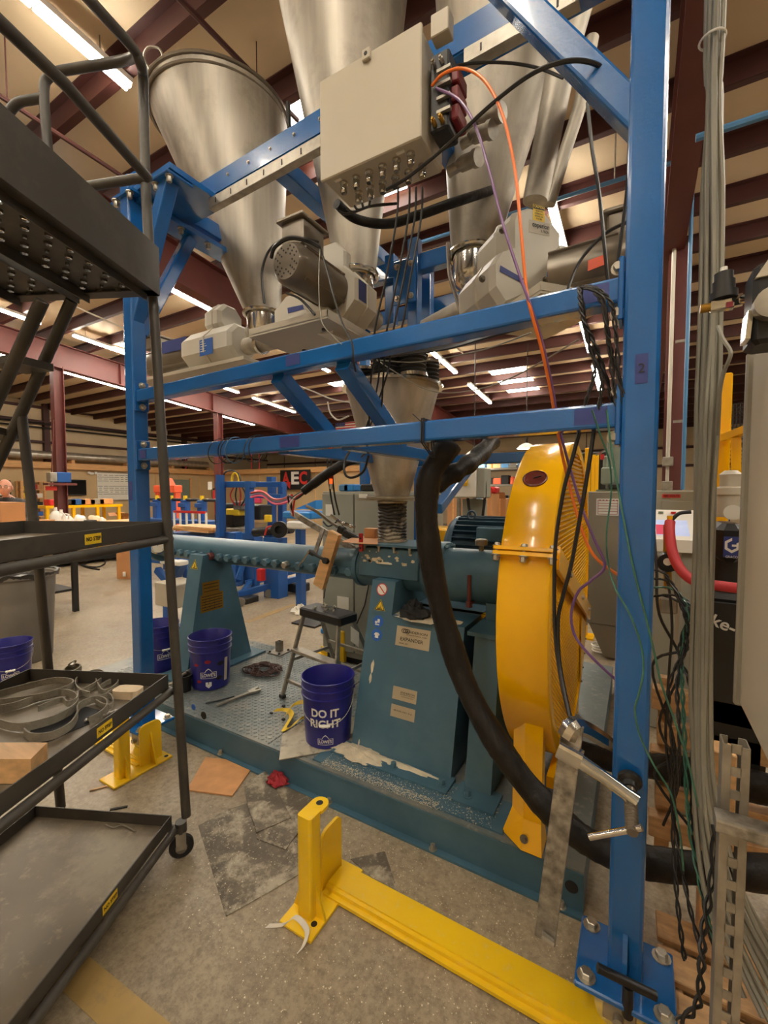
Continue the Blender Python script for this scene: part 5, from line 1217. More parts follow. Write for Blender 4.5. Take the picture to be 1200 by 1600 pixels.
# ------------------------------------------------------------------ straps and odds on the middle tray
ZT = TRAYS[1]
def ribbon(pts, w, th=.0022, up=(0, 0, 1)):
    m = MB(); pts = [V(p) for p in pts]; n = len(pts); vs = []
    for i, p in enumerate(pts):
        d = (pts[min(i + 1, n - 1)] - pts[max(i - 1, 0)]); d.normalize(); s = d.cross(V(up)); s.normalize()
        u = V(up) * w
        vs += [p - s * th, p + s * th, p + s * th + u, p - s * th + u]
    fs = [(0, 1, 2, 3), (4 * n - 4, 4 * n - 1, 4 * n - 2, 4 * n - 3)]
    for i in range(n - 1):
        for k in range(4): fs.append((i * 4 + k, i * 4 + (k + 1) % 4, i * 4 + 4 + (k + 1) % 4, i * 4 + 4 + k))
    return m.add(vs, fs, True)
def strap(label, pix, w=.026, z=0.004, zs=None):
    pts = [P(px, py, Z=ZT + z + (.0 if zs is None else zs[i])) for i, (px, py) in enumerate(pix)]
    return ribbon(spline(pts, 6), w).build('web_strap', 'strap', None, label, 'strap', 'grey web straps on the middle tray', ang=60)
strap('long grey web strap looped along the front left of the middle tray', [(-40, 1120), (20, 1142), (70, 1135), (105, 1120), (122, 1104), (116, 1092), (96, 1088), (60, 1096), (20, 1110), (-30, 1118)], .030)
strap('grey web strap curving across the middle tray under the topmost loop', [(-40, 1108), (20, 1100), (70, 1092), (110, 1078), (112, 1070), (85, 1068), (40, 1078), (-40, 1100)], .026, .012)
strap('grey web strap doubled into a flat oval, back row of the middle tray', [(118, 1090), (135, 1082), (160, 1066), (162, 1056), (148, 1054), (126, 1062), (118, 1072), (124, 1084), (140, 1090)], .024)
strap('grey web strap open round loop near the front rim of the middle tray', [(38, 1150), (50, 1158), (80, 1156), (108, 1142), (120, 1126), (122, 1112), (132, 1104), (150, 1098), (165, 1102), (167, 1112), (155, 1124), (140, 1132)], .028)
strap('grey web strap twisted at the centre of the middle tray', [(60, 1112), (78, 1104), (98, 1098), (106, 1104), (120, 1098), (122, 1088)], .022, .02)
strap('small grey web strap curled beside the beige block', [(150, 1096), (170, 1090), (177, 1100), (172, 1108), (160, 1106), (150, 1100)], .02)
strap('grey web strap with a bent tail right of centre in the middle tray', [(148, 1060), (152, 1072), (160, 1084), (172, 1082), (184, 1072), (182, 1066), (168, 1070), (156, 1078)], .02)
strap('narrow grey web strap lying against the right rim of the middle tray', [(168, 1086), (180, 1080), (190, 1084), (186, 1090), (198, 1090), (210, 1086)], .014)
# bundled strap with buckle at the back rim
o = P(115, 1052, Z=ZT + .01); m = MB(); m.lathe([(.03, 0), (.034, .012), (.034, .03), (.028, .032)], o, (.1, -.2, 1), 22); t = thing('buckle_strap', 'rolled grey strap with a metal ratchet buckle at the back rim', 'strap', o)
m.build('strap_roll', 'strap', t)
bk = MB(); bk.tube([o + V((.022 * math.cos(k * PI / 6) - .01, .012 * math.sin(k * PI / 6), .045 + .015 * math.cos(k * PI / 6))) for k in range(12)], .0035, 6, closed=True); bk.box(o + V((-.015, 0, .035)), (.03, .018, .012)); bk.build('ratchet_buckle', 'bolt', t)
def slab(name, m, pix, z, th, label, cat, group=None, parent=None):
    pts = [P(px, py, Z=z + th) for px, py in pix]; return MB().hull(pts, [p - V((0, 0, th)) for p in pts]).build(name, m, parent, label, cat, group)
slab('black_sheet', 'fabric_dark', [(40, 1150), (60, 1128), (120, 1100), (165, 1112), (140, 1130), (70, 1160)], ZT, .003, 'black plastic sheet lying under the strap loops on the middle tray', 'sheet')
o = P(200, 1080, Z=ZT + .02); mm_ = MB(); pr = [(.055 * math.copysign(abs(math.cos(a)) ** .5, math.cos(a)), .032 * math.copysign(abs(math.sin(a)) ** .5, math.sin(a))) for a in [2 * PI * k / 20 for k in range(20)]]
mm_.prism(pr, o - V((0, 0, .02)), d2, d1, (0, 0, .032)); mm_.build('beige_block', 'sponge', None, 'beige rounded block in the right corner of the middle tray', 'block')
a, b = P(74, 1160, Z=ZT + .075), P(48, 1186, Z=ZT + .075)
blk = thing('wood_block', 'short pine lumber block at the left front of the middle tray', 'block', P(20, 1200, Z=ZT))
e = P(-60, 1160, Z=ZT + .075); tpz_ = [a, b, b + (e - a), e]; MB().hull(tpz_, [p - V((0, 0, .072)) for p in tpz_]).build('block_body', 'wood', blk)
HORD = ['nearest the beige block'] + [w + ' from the beige block' for w in ('second', 'third', 'fourth', 'fifth', 'sixth', 'seventh', 'eighth', 'ninth')]
for k in range(9):
    o = P(190 - 7 * k, 1108 + 2.2 * k, Z=ZT + .008); MB().box(o + V((0, 0, 0)), (.022, .008, .008), Matrix.Rotation(.7 * k, 3, 'Z'), ch=.002).build('strap_hook', 'galv', None, f'small dark strap hook by the middle tray rim, {HORD[k]}', 'hook', 'strap hooks on the middle tray')
for px0, py0, px1, py1, lab in ((152, 1293, 200, 1296, 'thin twig of debris at the back of the bottom tray'),):
    MB().tube(spline([P(165, 1288, Z=TRAYS[0] + .004), P(178, 1293, Z=TRAYS[0] + .006), P(192, 1289, Z=TRAYS[0] + .008), P(212, 1299, Z=TRAYS[0] + .004)], 4), .003, 5).build('debris_strip', 'strap', None, lab, 'debris')

# ------------------------------------------------------------------ buckets
def cyl_text(mb, body, c, r, ang0, z, size, bold=0.02, width=None, lift=.0012, slope=0.0):
    vs, fs = text_geo(body, size, bold); k = 1.0
    if width: k = width / (max(x for x, y in vs) - min(x for x, y in vs))
    out = []
    for x, y in vs:
        rr_ = r + (z + y) * slope + lift; a = ang0 + x * k / r; out.append(V((c.x + rr_ * math.cos(a), c.y + rr_ * math.sin(a), c.z + z + y)))
    mb.add(out, fs); return mb
def bucket(c, label, face=0.0, decor='plain', handle=None, group='blue plastic pails'):
    c = V(c); t = thing('plastic_bucket', label, 'bucket', c, group); h = .37; r0, r1 = .130, .150; sl_ = (r1 - r0) / h
    R = lambda z: r0 + sl_ * z
    pr = [(0, 0), (r0 - .004, 0), (r0, .004), (R(.27), .27), (R(.27) + .006, .272), (R(.28) + .006, .28), (R(.28) + .001, .283), (R(.315), .315), (R(.315) + .006, .317), (R(.325) + .006, .325), (R(.325), .328), (R(.362), .36), (R(.362) + .005, .363), (R(.37) + .005, .37), (R(.37) - .001, .372), (R(.37) - .004, .368), (r0 - .004, .006), (0, .006)]
    b = MB().lathe(pr, c, (0, 0, 1), 48).build('bucket_body', 'bucket', t)
    if handle is not None:
        a0 = face + PI / 2; e1 = c + V((R(.3) * math.cos(a0), R(.3) * math.sin(a0), .30)); e2 = c + V((-R(.3) * math.cos(a0), -R(.3) * math.sin(a0), .30)); f = V((math.cos(face), math.sin(face), 0))
        pts = [e1.lerp(e2, .5) + (e1 - e2) * .5 * 1.04 * math.cos(PI * k / 16) + (f * (.145) + V((0, 0, handle))) * (math.sin(PI * k / 16) ** .8) * 1.12 for k in range(17)]
        hd = MB().tube(pts, .0017, 6).build('wire_handle', 'galv', t)
        MB().tube(pts[7:10], .008, 8).build('handle_grip', 'white', hd)
        for e in (e1, e2): MB().ball(e, .012, 10, 6).build('handle_ear', 'bucket', hd)
    if decor in ('right', 'pro', 'es', 'part'):
        m = MB()
        if decor == 'right':
            cyl_text(m, 'DO IT', c, r0, face - .02, .205, .062, .03, .145, slope=sl_); cyl_text(m, 'RIGHT', c, r0, face - .02, .145, .062, .03, .165, slope=sl_)
            m.build('bucket_lettering', 'white', b); m = MB()
            hz, w_ = .045, .085
        else: hz, w_ = (.115 if decor == 'pro' else .13), .11
        Rl = R(hz)
        def bend(pts2):
            return [V((c.x + (R(hz + y) + .0012) * math.cos(face + x / Rl), c.y + (R(hz + y) + .0012) * math.sin(face + x / Rl), c.z + hz + y)) for x, y in pts2]
        W = w_ / 2; hq = W * .42
        outl = [(-W, -hq), (W, -hq), (W, hq), (W * .45, hq), (W * .3, hq * 1.7), (0, hq * 2.3), (-W * .3, hq * 1.7), (-W * .45, hq), (-W, hq)]
        def dens(pl):
            o_ = []
            for i in range(len(pl)):
                p, q = pl[i], pl[(i + 1) % len(pl)]; o_ += [(p[0] + (q[0] - p[0]) * k / 4, p[1] + (q[1] - p[1]) * k / 4) for k in range(4)]
            return o_
        po = dens(outl); pi_ = [(x * .93, y * .86) for x, y in po]; n = len(po); vv = bend(po) + bend(pi_); m.add(vv, [(i, (i + 1) % n, n + (i + 1) % n, n + i) for i in range(n)])
        m.build('logo_outline', 'white', b); m = MB()
        cyl_text(m, "LOWE'S", c, r0, face, hz, w_ * .30, .03, w_ * .8, slope=sl_)
        m.build('bucket_print', 'white', b)
        if decor == 'pro':
            for j, (da, z, mm2, s_) in enumerate(((-.02, .215, 'rag', .022), (.62, .19, 'print', .026), (-.62, .19, 'rag', .018), (.55, .085, 'print', .024), (-.5, .07, 'rag', .018))):
                q = MB(); a = face + da; k = 14; q.add([V((c.x + (R(z + s_ * .6 * math.sin(2 * PI * i / k)) + .0012) * math.cos(a + s_ * math.cos(2 * PI * i / k) / R(z)), c.y + (R(z + s_ * .6 * math.sin(2 * PI * i / k)) + .0012) * math.sin(a + s_ * math.cos(2 * PI * i / k) / R(z)), c.z + z + s_ * .6 * math.sin(2 * PI * i / k))) for i in range(k)], [tuple(range(k))]); q.build('round_logo', mm2, b)
            q = MB(); z = .045; a = face; q.add([V((c.x + (R(z + y) + .0012) * math.cos(a + x / R(z)), c.y + (R(z + y) + .0012) * math.sin(a + x / R(z)), c.z + z + y)) for x, y in ((-.02, .02), (.02, .02), (.02, -.008), (0, -.025), (-.02, -.008))], [(0, 1, 2, 3, 4)]); q.build('shield_logo', 'white', b)
            z0_ = .05; q = MB(); a = face + .95; q.add([V((c.x + (R(z0_ + y) + .001) * math.cos(a + x / R(z0_)), c.y + (R(z0_ + y) + .001) * math.sin(a + x / R(z0_)), c.z + z0_ + y)) for x, y in ((-.014, 0), (.014, 0), (.014, .17), (-.014, .17))], [(0, 1, 2, 3)]); q.build('bucket_label', 'grey_box', b)
    return t
def facing(c): return math.atan2(-c.y, -c.x)
ZD = BZ + .0045
sh = [P(px, py, Z=ZD + .006) for px, py in ((436, 1187), (441, 1147), (483, 1122), (560, 1120), (552, 1166))]
MB().hull(sh, [p - V((0, 0, .004)) for p in sh]).build('dusty_sheet', 'dusty_sheet', None, 'dusty perforated sheet under the front blue bucket', 'sheet')
def centre_from(pxb, pyb, z, r): o = P(pxb, pyb, Z=z); v = V((o.x, o.y, 0)).normalized(); return o + v * r
cb1 = centre_from(513, 1171, ZD + .006, .128); bucket(cb1, 'blue bucket lettered DO IT RIGHT beside the pedestal at the deck front', facing(cb1) - .12, 'right', -.135)
cb2 = centre_from(330, 1079, ZD, .128); bucket(cb2, 'blue bucket with round emblems in front of the left stand', facing(cb2) - .12, 'pro')
cb3 = centre_from(250, 1052, ZD, .128); bucket(cb3, 'dusty blue bucket half hidden behind the left blue post', facing(cb3) + .3, 'es', -.10)
cb4 = V((-4.42, 1.49, 0)); bucket(cb4, 'blue bucket on the floor by the grey bin at the left edge', facing(cb4), 'part', -.11)

# ------------------------------------------------------------------ things on the deck
st = thing('step_stool', 'small aluminium step stool with black top holding loose bolts', 'stool', P(505, 1065, Z=ZD))
tps = [P(px, py, Z=.80) for px, py in ((468, 946), (527, 962), (551, 949), (492, 936))]
tcen = sum(tps, V()) / 4
zt6 = .80; fl_, fr_ = P(468, 948, Z=zt6), P(529, 964, Z=zt6)
ux = (fr_ - fl_).normalized(); uy = V((-ux.y, ux.x, 0)); w6 = (fr_ - fl_).length; dpt = .17
tt6 = MB(); cst = fl_ + ux * w6 / 2 + uy * dpt / 2 - V((0, 0, .035)); Rm = Matrix((ux, uy, V((0, 0, 1)))).transposed(); tt6.box(cst, (w6 + .02, dpt, .065), Rm, ch=.010); tt6.build('stool_top', 'black', st)
zf_ = ZD; LG = {'a': (0.02, 0, -.07, -.10), 'b': (w6 - .02, 0, w6 + .06, -.10), 'c': (.03, dpt, -.05, dpt + .24), 'd': (w6 - .03, dpt, w6 + .05, dpt + .24)}
ends = {}
for k, (xt, yt, xb_, yb_) in LG.items():
    a = fl_ + ux * xt + uy * (yt * .8 + .02); a.z = zt6 - .06; b = fl_ + ux * xb_ + uy * yb_; b.z = zf_ + .012; ends[k] = (a, b)
    MB().bar(a, b, .030, .016, up=ux, ch=.003).build('leg', 'galv', st); MB().box(b, (.045, .035, .026), Rm, ch=.005).build('foot_cap', 'rubber', st)
for f, n_ in ((.42, 'step'), (.80, 'front_brace')):
    a = ends['a'][0].lerp(ends['a'][1], f); b = ends['b'][0].lerp(ends['b'][1], f); MB().bar(a, b, .07 if n_ == 'step' else .02, .02, ch=.003).build(n_, 'galv', st)
for f in (.45, .8):
    a = ends['c'][0].lerp(ends['c'][1], f); b = ends['d'][0].lerp(ends['d'][1], f); MB().bar(a, b, .018, .018).build('back_brace', 'galv', st)
MB().bar(ends['b'][0].lerp(ends['b'][1], .55), ends['d'][0].lerp(ends['d'][1], .55), .012, .02).build('spreader', 'galv', st); MB().bar(ends['a'][0].lerp(ends['a'][1], .55), ends['c'][0].lerp(ends['c'][1], .55), .012, .02).build('spreader', 'galv', st)
pl_ = fl_ + ux * (w6 - .03) + uy * .12; MB().quad(pl_ + ux * .02 + V((0, 0, -.09)), pl_ + ux * .05 + uy * .05 + V((0, 0, -.14)), pl_ + ux * .045 + uy * .05 + V((0, 0, -.24)), pl_ + ux * .02 + V((0, 0, -.19)), .001).build('paper_tag', 'white', st)
rnd = random.Random(2); BORD = ['leftmost', 'second from the left', 'third from the left', 'fourth from the left', 'middle of the row', 'fourth from the right', 'third from the right', 'second from the right', 'rightmost']
for k in range(9):
    c = cst + ux * (-.09 + .02 * k) + uy * rnd.uniform(-.055, .055); c.z = zt6 - .0015
    an = rnd.uniform(0, 6); d_ = V((math.cos(an), math.sin(an), 0)); m = MB()
    m.add(*MB._hx(c + V((0, 0, .010)), d_, .011, .012)); m.cyl(c + V((0, 0, .010)) + d_ * .01, c + V((0, 0, .010)) + d_ * rnd.uniform(.03, .05), .006, 8); m.build('loose_bolt', 'bolt', None, f'loose zinc bolt on the black stool top, {BORD[k]}', 'bolt', 'loose bolts on the stool')
# adjustable wrench and black rod
a, b = P(338, 1103, Z=ZD + .008), P(392, 1082, Z=ZD + .008); d_ = (b - a).normalized(); s_ = V((-d_.y, d_.x, 0)); wr = thing('adjustable_wrench', 'chrome adjustable wrench lying on the tread plate deck', 'wrench', (a + b) / 2)
MB().hull([a + s_ * .010, a - s_ * .010, b - s_ * .013, b + s_ * .013], [p + V((0, 0, .008)) for p in (a + s_ * .010, a - s_ * .010, b - s_ * .013, b + s_ * .013)]).build('wrench_handle', 'bolt', wr)
MB().prism([(-.03, -.016), (.012, -.030), (.050, -.032), (.056, -.018), (.022, -.010), (.020, .008), (.058, .014), (.054, .028), (.012, .028), (-.03, .016)], b + d_ * .015 - V((0, 0, .002)), d_, s_, (0, 0, .013)).build('wrench_jaw', 'bolt', wr)
MB().cyl(b + d_ * .018 + s_ * .015 + V((0, 0, .002)), b + d_ * .034 + s_ * .015 + V((0, 0, .002)), .008, 10).build('adjusting_screw', 'chrome', wr)
MB().tube([P(321, 1099, Z=ZD + .006), P(345, 1094, Z=ZD + .006), P(366, 1088, Z=ZD + .006)], .005, 7).build('steel_rod', 'black', None, 'thin dark rod beside the chrome wrench', 'rod')
# rope heap
rnd = random.Random(11); c = P(413, 1047, Z=ZD + .01); pts = []
for k in range(95):
    a = k * .62; r_ = rnd.uniform(.04, .13); pts.append(c + V((r_ * math.cos(a) * 1.35 - .02 * math.sin(k * .13), r_ * math.sin(a), .004 + .03 * abs(math.sin(k * .37)) * (1 - r_ / .16))))
MB().tube(spline(pts, 4), .0055, 5).build('rope_heap', 'rope', None, 'tangled maroon and black rope heaped on the deck', 'rope')
# bracket stub on a plate
c = P(434, 1020, Z=ZD); t = thing('post_bracket', 'square steel post stub on a bolted plate at the back of the deck', 'bracket', c)
MB().box(c + V((0, .02, .005)), (.15, .15, .010), ch=.002).build('bracket_plate', 'galv', t); sb = MB()
for a in ((.022, 0, .004, .048), (-.022, 0, .004, .048), (0, .022, .048, .004), (0, -.022, .048, .004)): sb.box(c + V((a[0], .02 + a[1], .055)), (a[2], a[3], .09))
sb.build('post_stub', 'galv', t)
for x in (-.055, .055):
    for y in (-.04, .075): MB().hexbolt(c + V((x, y, .010)), (0, 0, 1), .009, .009).build('plate_bolt', 'black', t)
# black cup
c = P(288, 1082, Z=ZD); c += V((c.x, c.y, 0)).normalized() * .04
MB().lathe([(0, 0), (.045, 0), (.052, .09), (.058, .10), (.058, .115), (.05, .115), (.046, .02), (0, .02)], c, (0, 0, 1), 28).build('rubber_cup', 'rubber', None, 'black rubber cup standing between the dusty bucket and the emblem bucket', 'cup')
MB().tube(spline([P(245, 1075, Z=ZD + .03), P(268, 1068, Z=ZD + .05), P(285, 1055, Z=ZD + .1), P(300, 1045, Z=ZD + .1)], 4), .012, 8).build('black_pipe', 'galv', None, 'short grey pipe leaning over the black rubber cup', 'pipe')
# yellow web strap
yp = [P(426, 1112, Z=ZD + .006), P(445, 1112, Z=ZD + .008), P(452, 1120, Z=ZD + .01), P(446, 1132, Z=ZD + .008), P(440, 1143, Z=ZD + .006), P(452, 1138, Z=ZD + .02), P(466, 1125, Z=ZD + .03), P(486, 1122, Z=ZD + .02)]
m = ribbon(spline(yp, 5), .034, .0015, up=V((.55, .65, .5)).normalized()); t = thing('yellow_strap', 'crumpled yellow web strap by the front blue bucket', 'strap', P(455, 1125, Z=ZD)); m.build('strap_web', 'ystrap', t)
yp = [P(446, 1118, Z=ZD + .01), P(452, 1108, Z=ZD + .03), P(462, 1102, Z=ZD + .045), P(474, 1100, Z=ZD + .05), P(484, 1104, Z=ZD + .04)]
ribbon(spline(yp, 5), .034, .0015, up=V((.2, .7, .6)).normalized()).build('strap_web', 'ystrap', t)
MB().box(P(424, 1114, Z=ZD + .008), (.02, .014, .012), ch=.002).build('strap_hook', 'black', t)
for k, (px, py) in enumerate(((443, 1124), (443, 1103))): MB().box(P(px, py, Z=ZD + .008), (.022, .02, .014), ch=.004).build('rubber_bumper', 'rubber', None, ('small black rubber piece in the crook of the yellow strap', 'small black rubber piece just behind the yellow strap')[k], 'rubber piece')
# rag on the pedestal
def crumple(name, c, rx, ry, rz, m, label, cat, seed):
    rnd = random.Random(seed); b = MB(); n, k = 16, 7; c = V(c); vs = []
    for j in range(k + 1):
        f = j / k
        for i in range(n):
            a = 2 * PI * i / n; q = 1 + .30 * rnd.uniform(-1, 1); s_ = math.sin(PI * (.08 + .46 * (1 - f))) if j < k else .0
            vs.append(c + V((rx * q * s_ * math.cos(a), ry * q * s_ * math.sin(a), rz * f * (1 + .35 * rnd.uniform(-1, 1)) if j else 0)))
    fs = [(j * n + i, j * n + (i + 1) % n, (j + 1) * n + (i + 1) % n, (j + 1) * n + i) for j in range(k) for i in range(n)]; fs.append(tuple(range(n)))
    return b.add(vs, fs, True).build(name, m, None, label, cat, ang=25)
oc_ = P(646, 966, Z=zB); crumple('black_rag', (oc_.x, oc_.y + .03, zB), .085, .06, .085, 'fabric_dark', 'crumpled black rag on top of the teal pedestal', 'rag', 3)
dust('meal_dust', (oc_.x + .05, oc_.y + .05, zB), .2, .1, .006, 9, ped, 26)

# ------------------------------------------------------------------ plank and clamp on the barrel
yq = AX_Y - .17
a, b = P(524, 832, Y=yq), P(499, 916, Y=yq); pk = MB().bar(a, b, .085, .038, up=(.1, 1, .1), ch=.002).build('wood_plank', 'wood', None, 'short pine board clamped upright across the teal barrel', 'board')
t = thing('bar_clamp', 'steel bar clamp gripping the pine board to the barrel', 'clamp', P(500, 850, Y=yq - .04))
MB().bar(P(505, 826, Y=yq + .05), P(491, 868, Y=yq - .02), .03, .012, up=(0, 1, 0), ch=.003).build('clamp_arm', 'worn_chrome', t)
MB().bar(P(491, 866, Y=yq - .02), P(484, 862, Y=yq - .03), .03, .03, ch=.004).build('clamp_head', 'black', t)
MB().cyl(P(484, 862, Y=yq - .04), P(511, 877, Y=yq - .03), .010, 12).build('clamp_screw', 'black', t); MB().cyl(P(507, 876, Y=yq - .05), P(511, 877, Y=yq - .022), .02, 14).build('clamp_pad', 'rubber', t)
MB().cyl(P(484, 859, Y=yq - .05), P(467, 885, Y=yq - .06), .005, 8).build('clamp_handle', 'steel_bright', t)
MB().bar(P(456, 801, Y=yq + .22), P(560, 862, Y=yq + .22), .045, .02, up=(0, 1, 0), ch=.003).build('clamp_bar', 'worn_chrome', t)
MB().tube([P(517, 840, Y=yq + .06), P(514, 880, Y=yq + .06), P(506, 935, Y=yq + .06)], .004, 6).build('hanging_wire', 'cable', None, 'thin wire hanging behind the clamped pine board', 'wire')

# cardboard and red clip on the feed box
cz = zt2 + .012
cp = [P(px, py, Z=cz + .004) for px, py in ((534, 846), (556, 838), (592, 838), (590, 850), (560, 849))]; MB().hull(cp, [p - V((0, 0, .003)) for p in cp]).build('cardboard_scrap', 'card', None, 'torn cardboard scrap lying on the feed box top', 'cardboard')
o = P(581, 832, Y=AX_Y + .10); MB().box((o.x, o.y, cz + .035), (.09, .06, .066), ch=.003).build('small_carton', 'card', None, 'small brown carton standing behind the cardboard scrap', 'carton')
a, b = P(564, 833, Y=AX_Y - .16), P(564, 862, Y=AX_Y - .16); t = thing('red_hasp', 'red lockout hasp clipped on the front of the feed box', 'lock', b)
MB().box((a + b) / 2, (.028, .014, .115), ch=.004).build('hasp_body', 'red', t)
for k in range(3): MB().cyl((a + b) / 2 + V((0, -.008, -.035 + .03 * k)), (a + b) / 2 + V((0, -.0065, -.035 + .03 * k)), .007, 12).build('hasp_hole', 'print', t)

# ------------------------------------------------------------------ floor litter
FZ = .001
def sheet(name, m, pix, z, th, label, cat): return slab(name, m, pix, z, th, label, cat)
t = thing('cardboard_sheet', 'flat brown board on the floor in front of the teal base', 'board', P(345, 1215, Z=0)); slab('board_panel', 'board', [(292, 1234), (321, 1183), (397, 1190), (390, 1205), (363, 1243)], FZ, .006, None, None, parent=t)
MB().box(P(396, 1190, Z=.014), (.05, .03, .012), Matrix.Rotation(.5, 3, 'Z'), ch=.002).build('board_staple', 'galv', t)
sheet('absorbent_mat', 'mat_dusty', [(310, 1290), (352, 1266), (395, 1252), (440, 1290), (478, 1325), (473, 1362), (430, 1388), (353, 1431)], FZ, .003, 'large dusty grey mat left of the yellow guide column', 'mat')
sheet('absorbent_mat', 'mat_dusty', [(444, 1212), (509, 1223), (496, 1256), (474, 1290), (446, 1327), (401, 1310), (420, 1262)], FZ + .004, .003, 'dusty grey mat half under the yellow guide column, nearest the base', 'mat')
sheet('absorbent_mat', 'mat_dusty', [(381, 1223), (416, 1204), (436, 1240), (455, 1277), (430, 1288), (401, 1300), (388, 1262)], FZ + .008, .004, 'small folded grey mat on top of the other mats', 'mat')
sheet('absorbent_mat', 'mat_dusty', [(548, 1342), (601, 1330), (622, 1392), (580, 1370)], FZ, .003, 'dark grey mat corner behind the long yellow rail', 'mat')
crumple('red_rag', P(434, 1222, Z=.014), .06, .045, .05, 'rag', 'crumpled dark red rag on the grey mats', 'rag', 8)
fp = [P(414, 1450, Z=.004), P(440, 1448, Z=.012), P(458, 1436, Z=.02), P(476, 1456, Z=.018), P(472, 1478, Z=.01), P(464, 1490, Z=.004)]
ribbon(spline(fp, 4), .02, .0012, up=V((.3, .4, .3)).normalized()).build('film_scrap', 'film', None, 'crumpled clear film scrap in front of the yellow column', 'film')
for k, (pa, pb, lab) in enumerate((((172, 1265), (199, 1260), 'dark splinter on the floor behind the platform caster'), ((140, 1235), (168, 1228), 'pale splinter on the floor under the yellow column'))):
    MB().bar(P(*pa, Z=.004), P(*pb, Z=.004), .012, .005).build('wood_splinter', ('print', 'wood_end')[k], None, lab, 'splinter')

# ------------------------------------------------------------------ clamp on the right blue post
t = thing('post_clamp', 'big worn steel F clamp gripping the right blue post', 'clamp', P(850, 1470, Y=1.24))
ta, tb_ = P(894, 1142, Y=1.30), P(851, 1468, Y=1.24)
MB().bar(ta + (ta - tb_).normalized() * .02, tb_, .012, .056, up=(1, 0, .13), ch=.002).build('clamp_bar', 'worn_chrome', t)
MB().tube(spline([P(886, 1150, Y=1.30), P(896, 1134, Y=1.31), P(912, 1137, Y=1.36), P(940, 1154, Y=1.45), P(975, 1176, Y=1.52)], 4), [.027] * 5 + [.024] * 8 + [.020] * 4, 8).build('fixed_jaw', 'chrome', t)
sa, sb_ = P(882, 1172, Y=1.285), P(990, 1250, Y=1.285)
MB().bar(P(872, 1168, Y=1.28), P(908, 1188, Y=1.28), .040, .05, up=(.4, 0, 1), ch=.012).build('slide_collar', 'chrome', t)
MB().tube([P(898, 1184, Y=1.285), P(940, 1212, Y=1.285), P(978, 1240, Y=1.285), P(992, 1252, Y=1.285)], [.022, .017, .017, .022], 10).build('sliding_arm', 'chrome', t)
pd = P(984, 1222, Y=1.345); en = P(988, 1302, Y=1.20); d_ = (en - pd).normalized()
MB().cyl(pd, en, .013, 14).build('clamp_screw', 'motor', t)
thd = MB()
for k in range(9): thd.lathe([(.013, 0), (.016, .003), (.013, .006)], pd + d_ * (.06 + .010 * k), d_, 14)
thd.build('screw_thread', 'motor', t)
MB().lathe([(0, 0), (.03, 0), (.03, .012), (.02, .02), (.018, .035), (0, .035)], pd - d_ * .012, d_, 20).build('swivel_pad', 'black', t)
MB().cyl(P(921, 1308, Y=1.21), P(1003, 1293, Y=1.21), .0085, 10).build('tommy_bar', 'chrome', t)
MB().bar(P(847, 1461, Y=1.225), P(866, 1474, Y=1.225), .012, .012).build('bar_stop', 'chrome', t)

# spilled meal flakes on the floor and the base in front of the pedestal (far too many to count)
def flakes(label, boxes, seed, n, parent=None):
    rnd = random.Random(seed); m = MB()
    for x0, x1, y0_, y1_, z, share in boxes:
        for _ in range(int(n * share)):
            u, v = rnd.random(), rnd.random(); x, y = x0 + (x1 - x0) * u, y0_ + (y1_ - y0_) * v; r_ = .0012 + .0032 * rnd.random() ** 3; a = rnd.uniform(0, 6.3)
            m.add([V((x + r_ * math.cos(a + q), y + r_ * math.sin(a + q), z + (.0015 if q else .0005))) for q in (0, 2.1, 4.2)], [(0, 1, 2)])
    return m.build('spilled_meal', 'dust', parent, label, 'meal', None, 'stuff', fix=False)
flakes('pale meal flakes scattered on the floor along the front of the base', ((-1.5, .1, 1.42, 1.70, .0005, .42), (-1.1, .1, .85, 1.30, .0005, .34), (-1.9, -1.0, .95, 1.45, .0085, .24)), 5, 3800)
flakes('pale meal flakes scattered on the base in front of the pedestal', ((-1.4, -.75, 1.745, 1.80, BZ + .011, .5), (-1.4, -.5, 1.745, 1.93, BZ + .0145, .5)), 6, 4200)

# ------------------------------------------------------------------ insulated hoses
def tube_obj(name, m, pts, r, label, cat, group=None, sub=6, n=8, kind=None, parent=None):
    s = spline(pts, sub); rr_ = r
    if isinstance(r, (list, tuple)): rr_ = [r[min(int(i / sub), len(r) - 1)] + ((r[min(int(i / sub) + 1, len(r) - 1)] - r[min(int(i / sub), len(r) - 1)]) * (i % sub) / sub) for i in range(len(s))]
    return MB().tube(s, rr_, n).build(name, m, parent, label, cat, group, kind)
hp_ = [(705, 692, 1.56), (690, 712, 1.54), (672, 745, 1.53), (666, 790, 1.54), (670, 850, 1.56), (684, 930, 1.60), (706, 1010, 1.62), (732, 1080, 1.62), (770, 1150, 1.60), (812, 1212, 1.58), (862, 1268, 1.56), (920, 1316, 1.55), (1000, 1345, 1.56), (1110, 1358, 1.60), (1220, 1366, 1.62)]
rnd = random.Random(5)
pts = spline([P(x, y, Y=Y) for x, y, Y in hp_], 10)
mh = MB().tube(pts, [.046 + .0025 * math.sin(i * .33) + .0012 * rnd.uniform(-1, 1) for i in range(len(pts))], 16)
t = thing('insulated_hose', 'long black fabric sleeved hose sweeping from the lower rail to the floor', 'hose', P(700, 900, Y=1.6)); mh.build('hose_sleeve', 'hose', t)
pts = spline([P(x, y, Y=Y) for x, y, Y in ((680, 758, 1.57), (706, 742, 1.61), (728, 728, 1.66), (748, 712, 1.76), (768, 690, 1.9))], 6)
MB().tube(pts, [.036 + .004 * math.sin(i * 1.1) for i in range(len(pts))], 12).build('hose_branch', 'hose', t)
zt_m = MB(); zx = G(666, 670).x
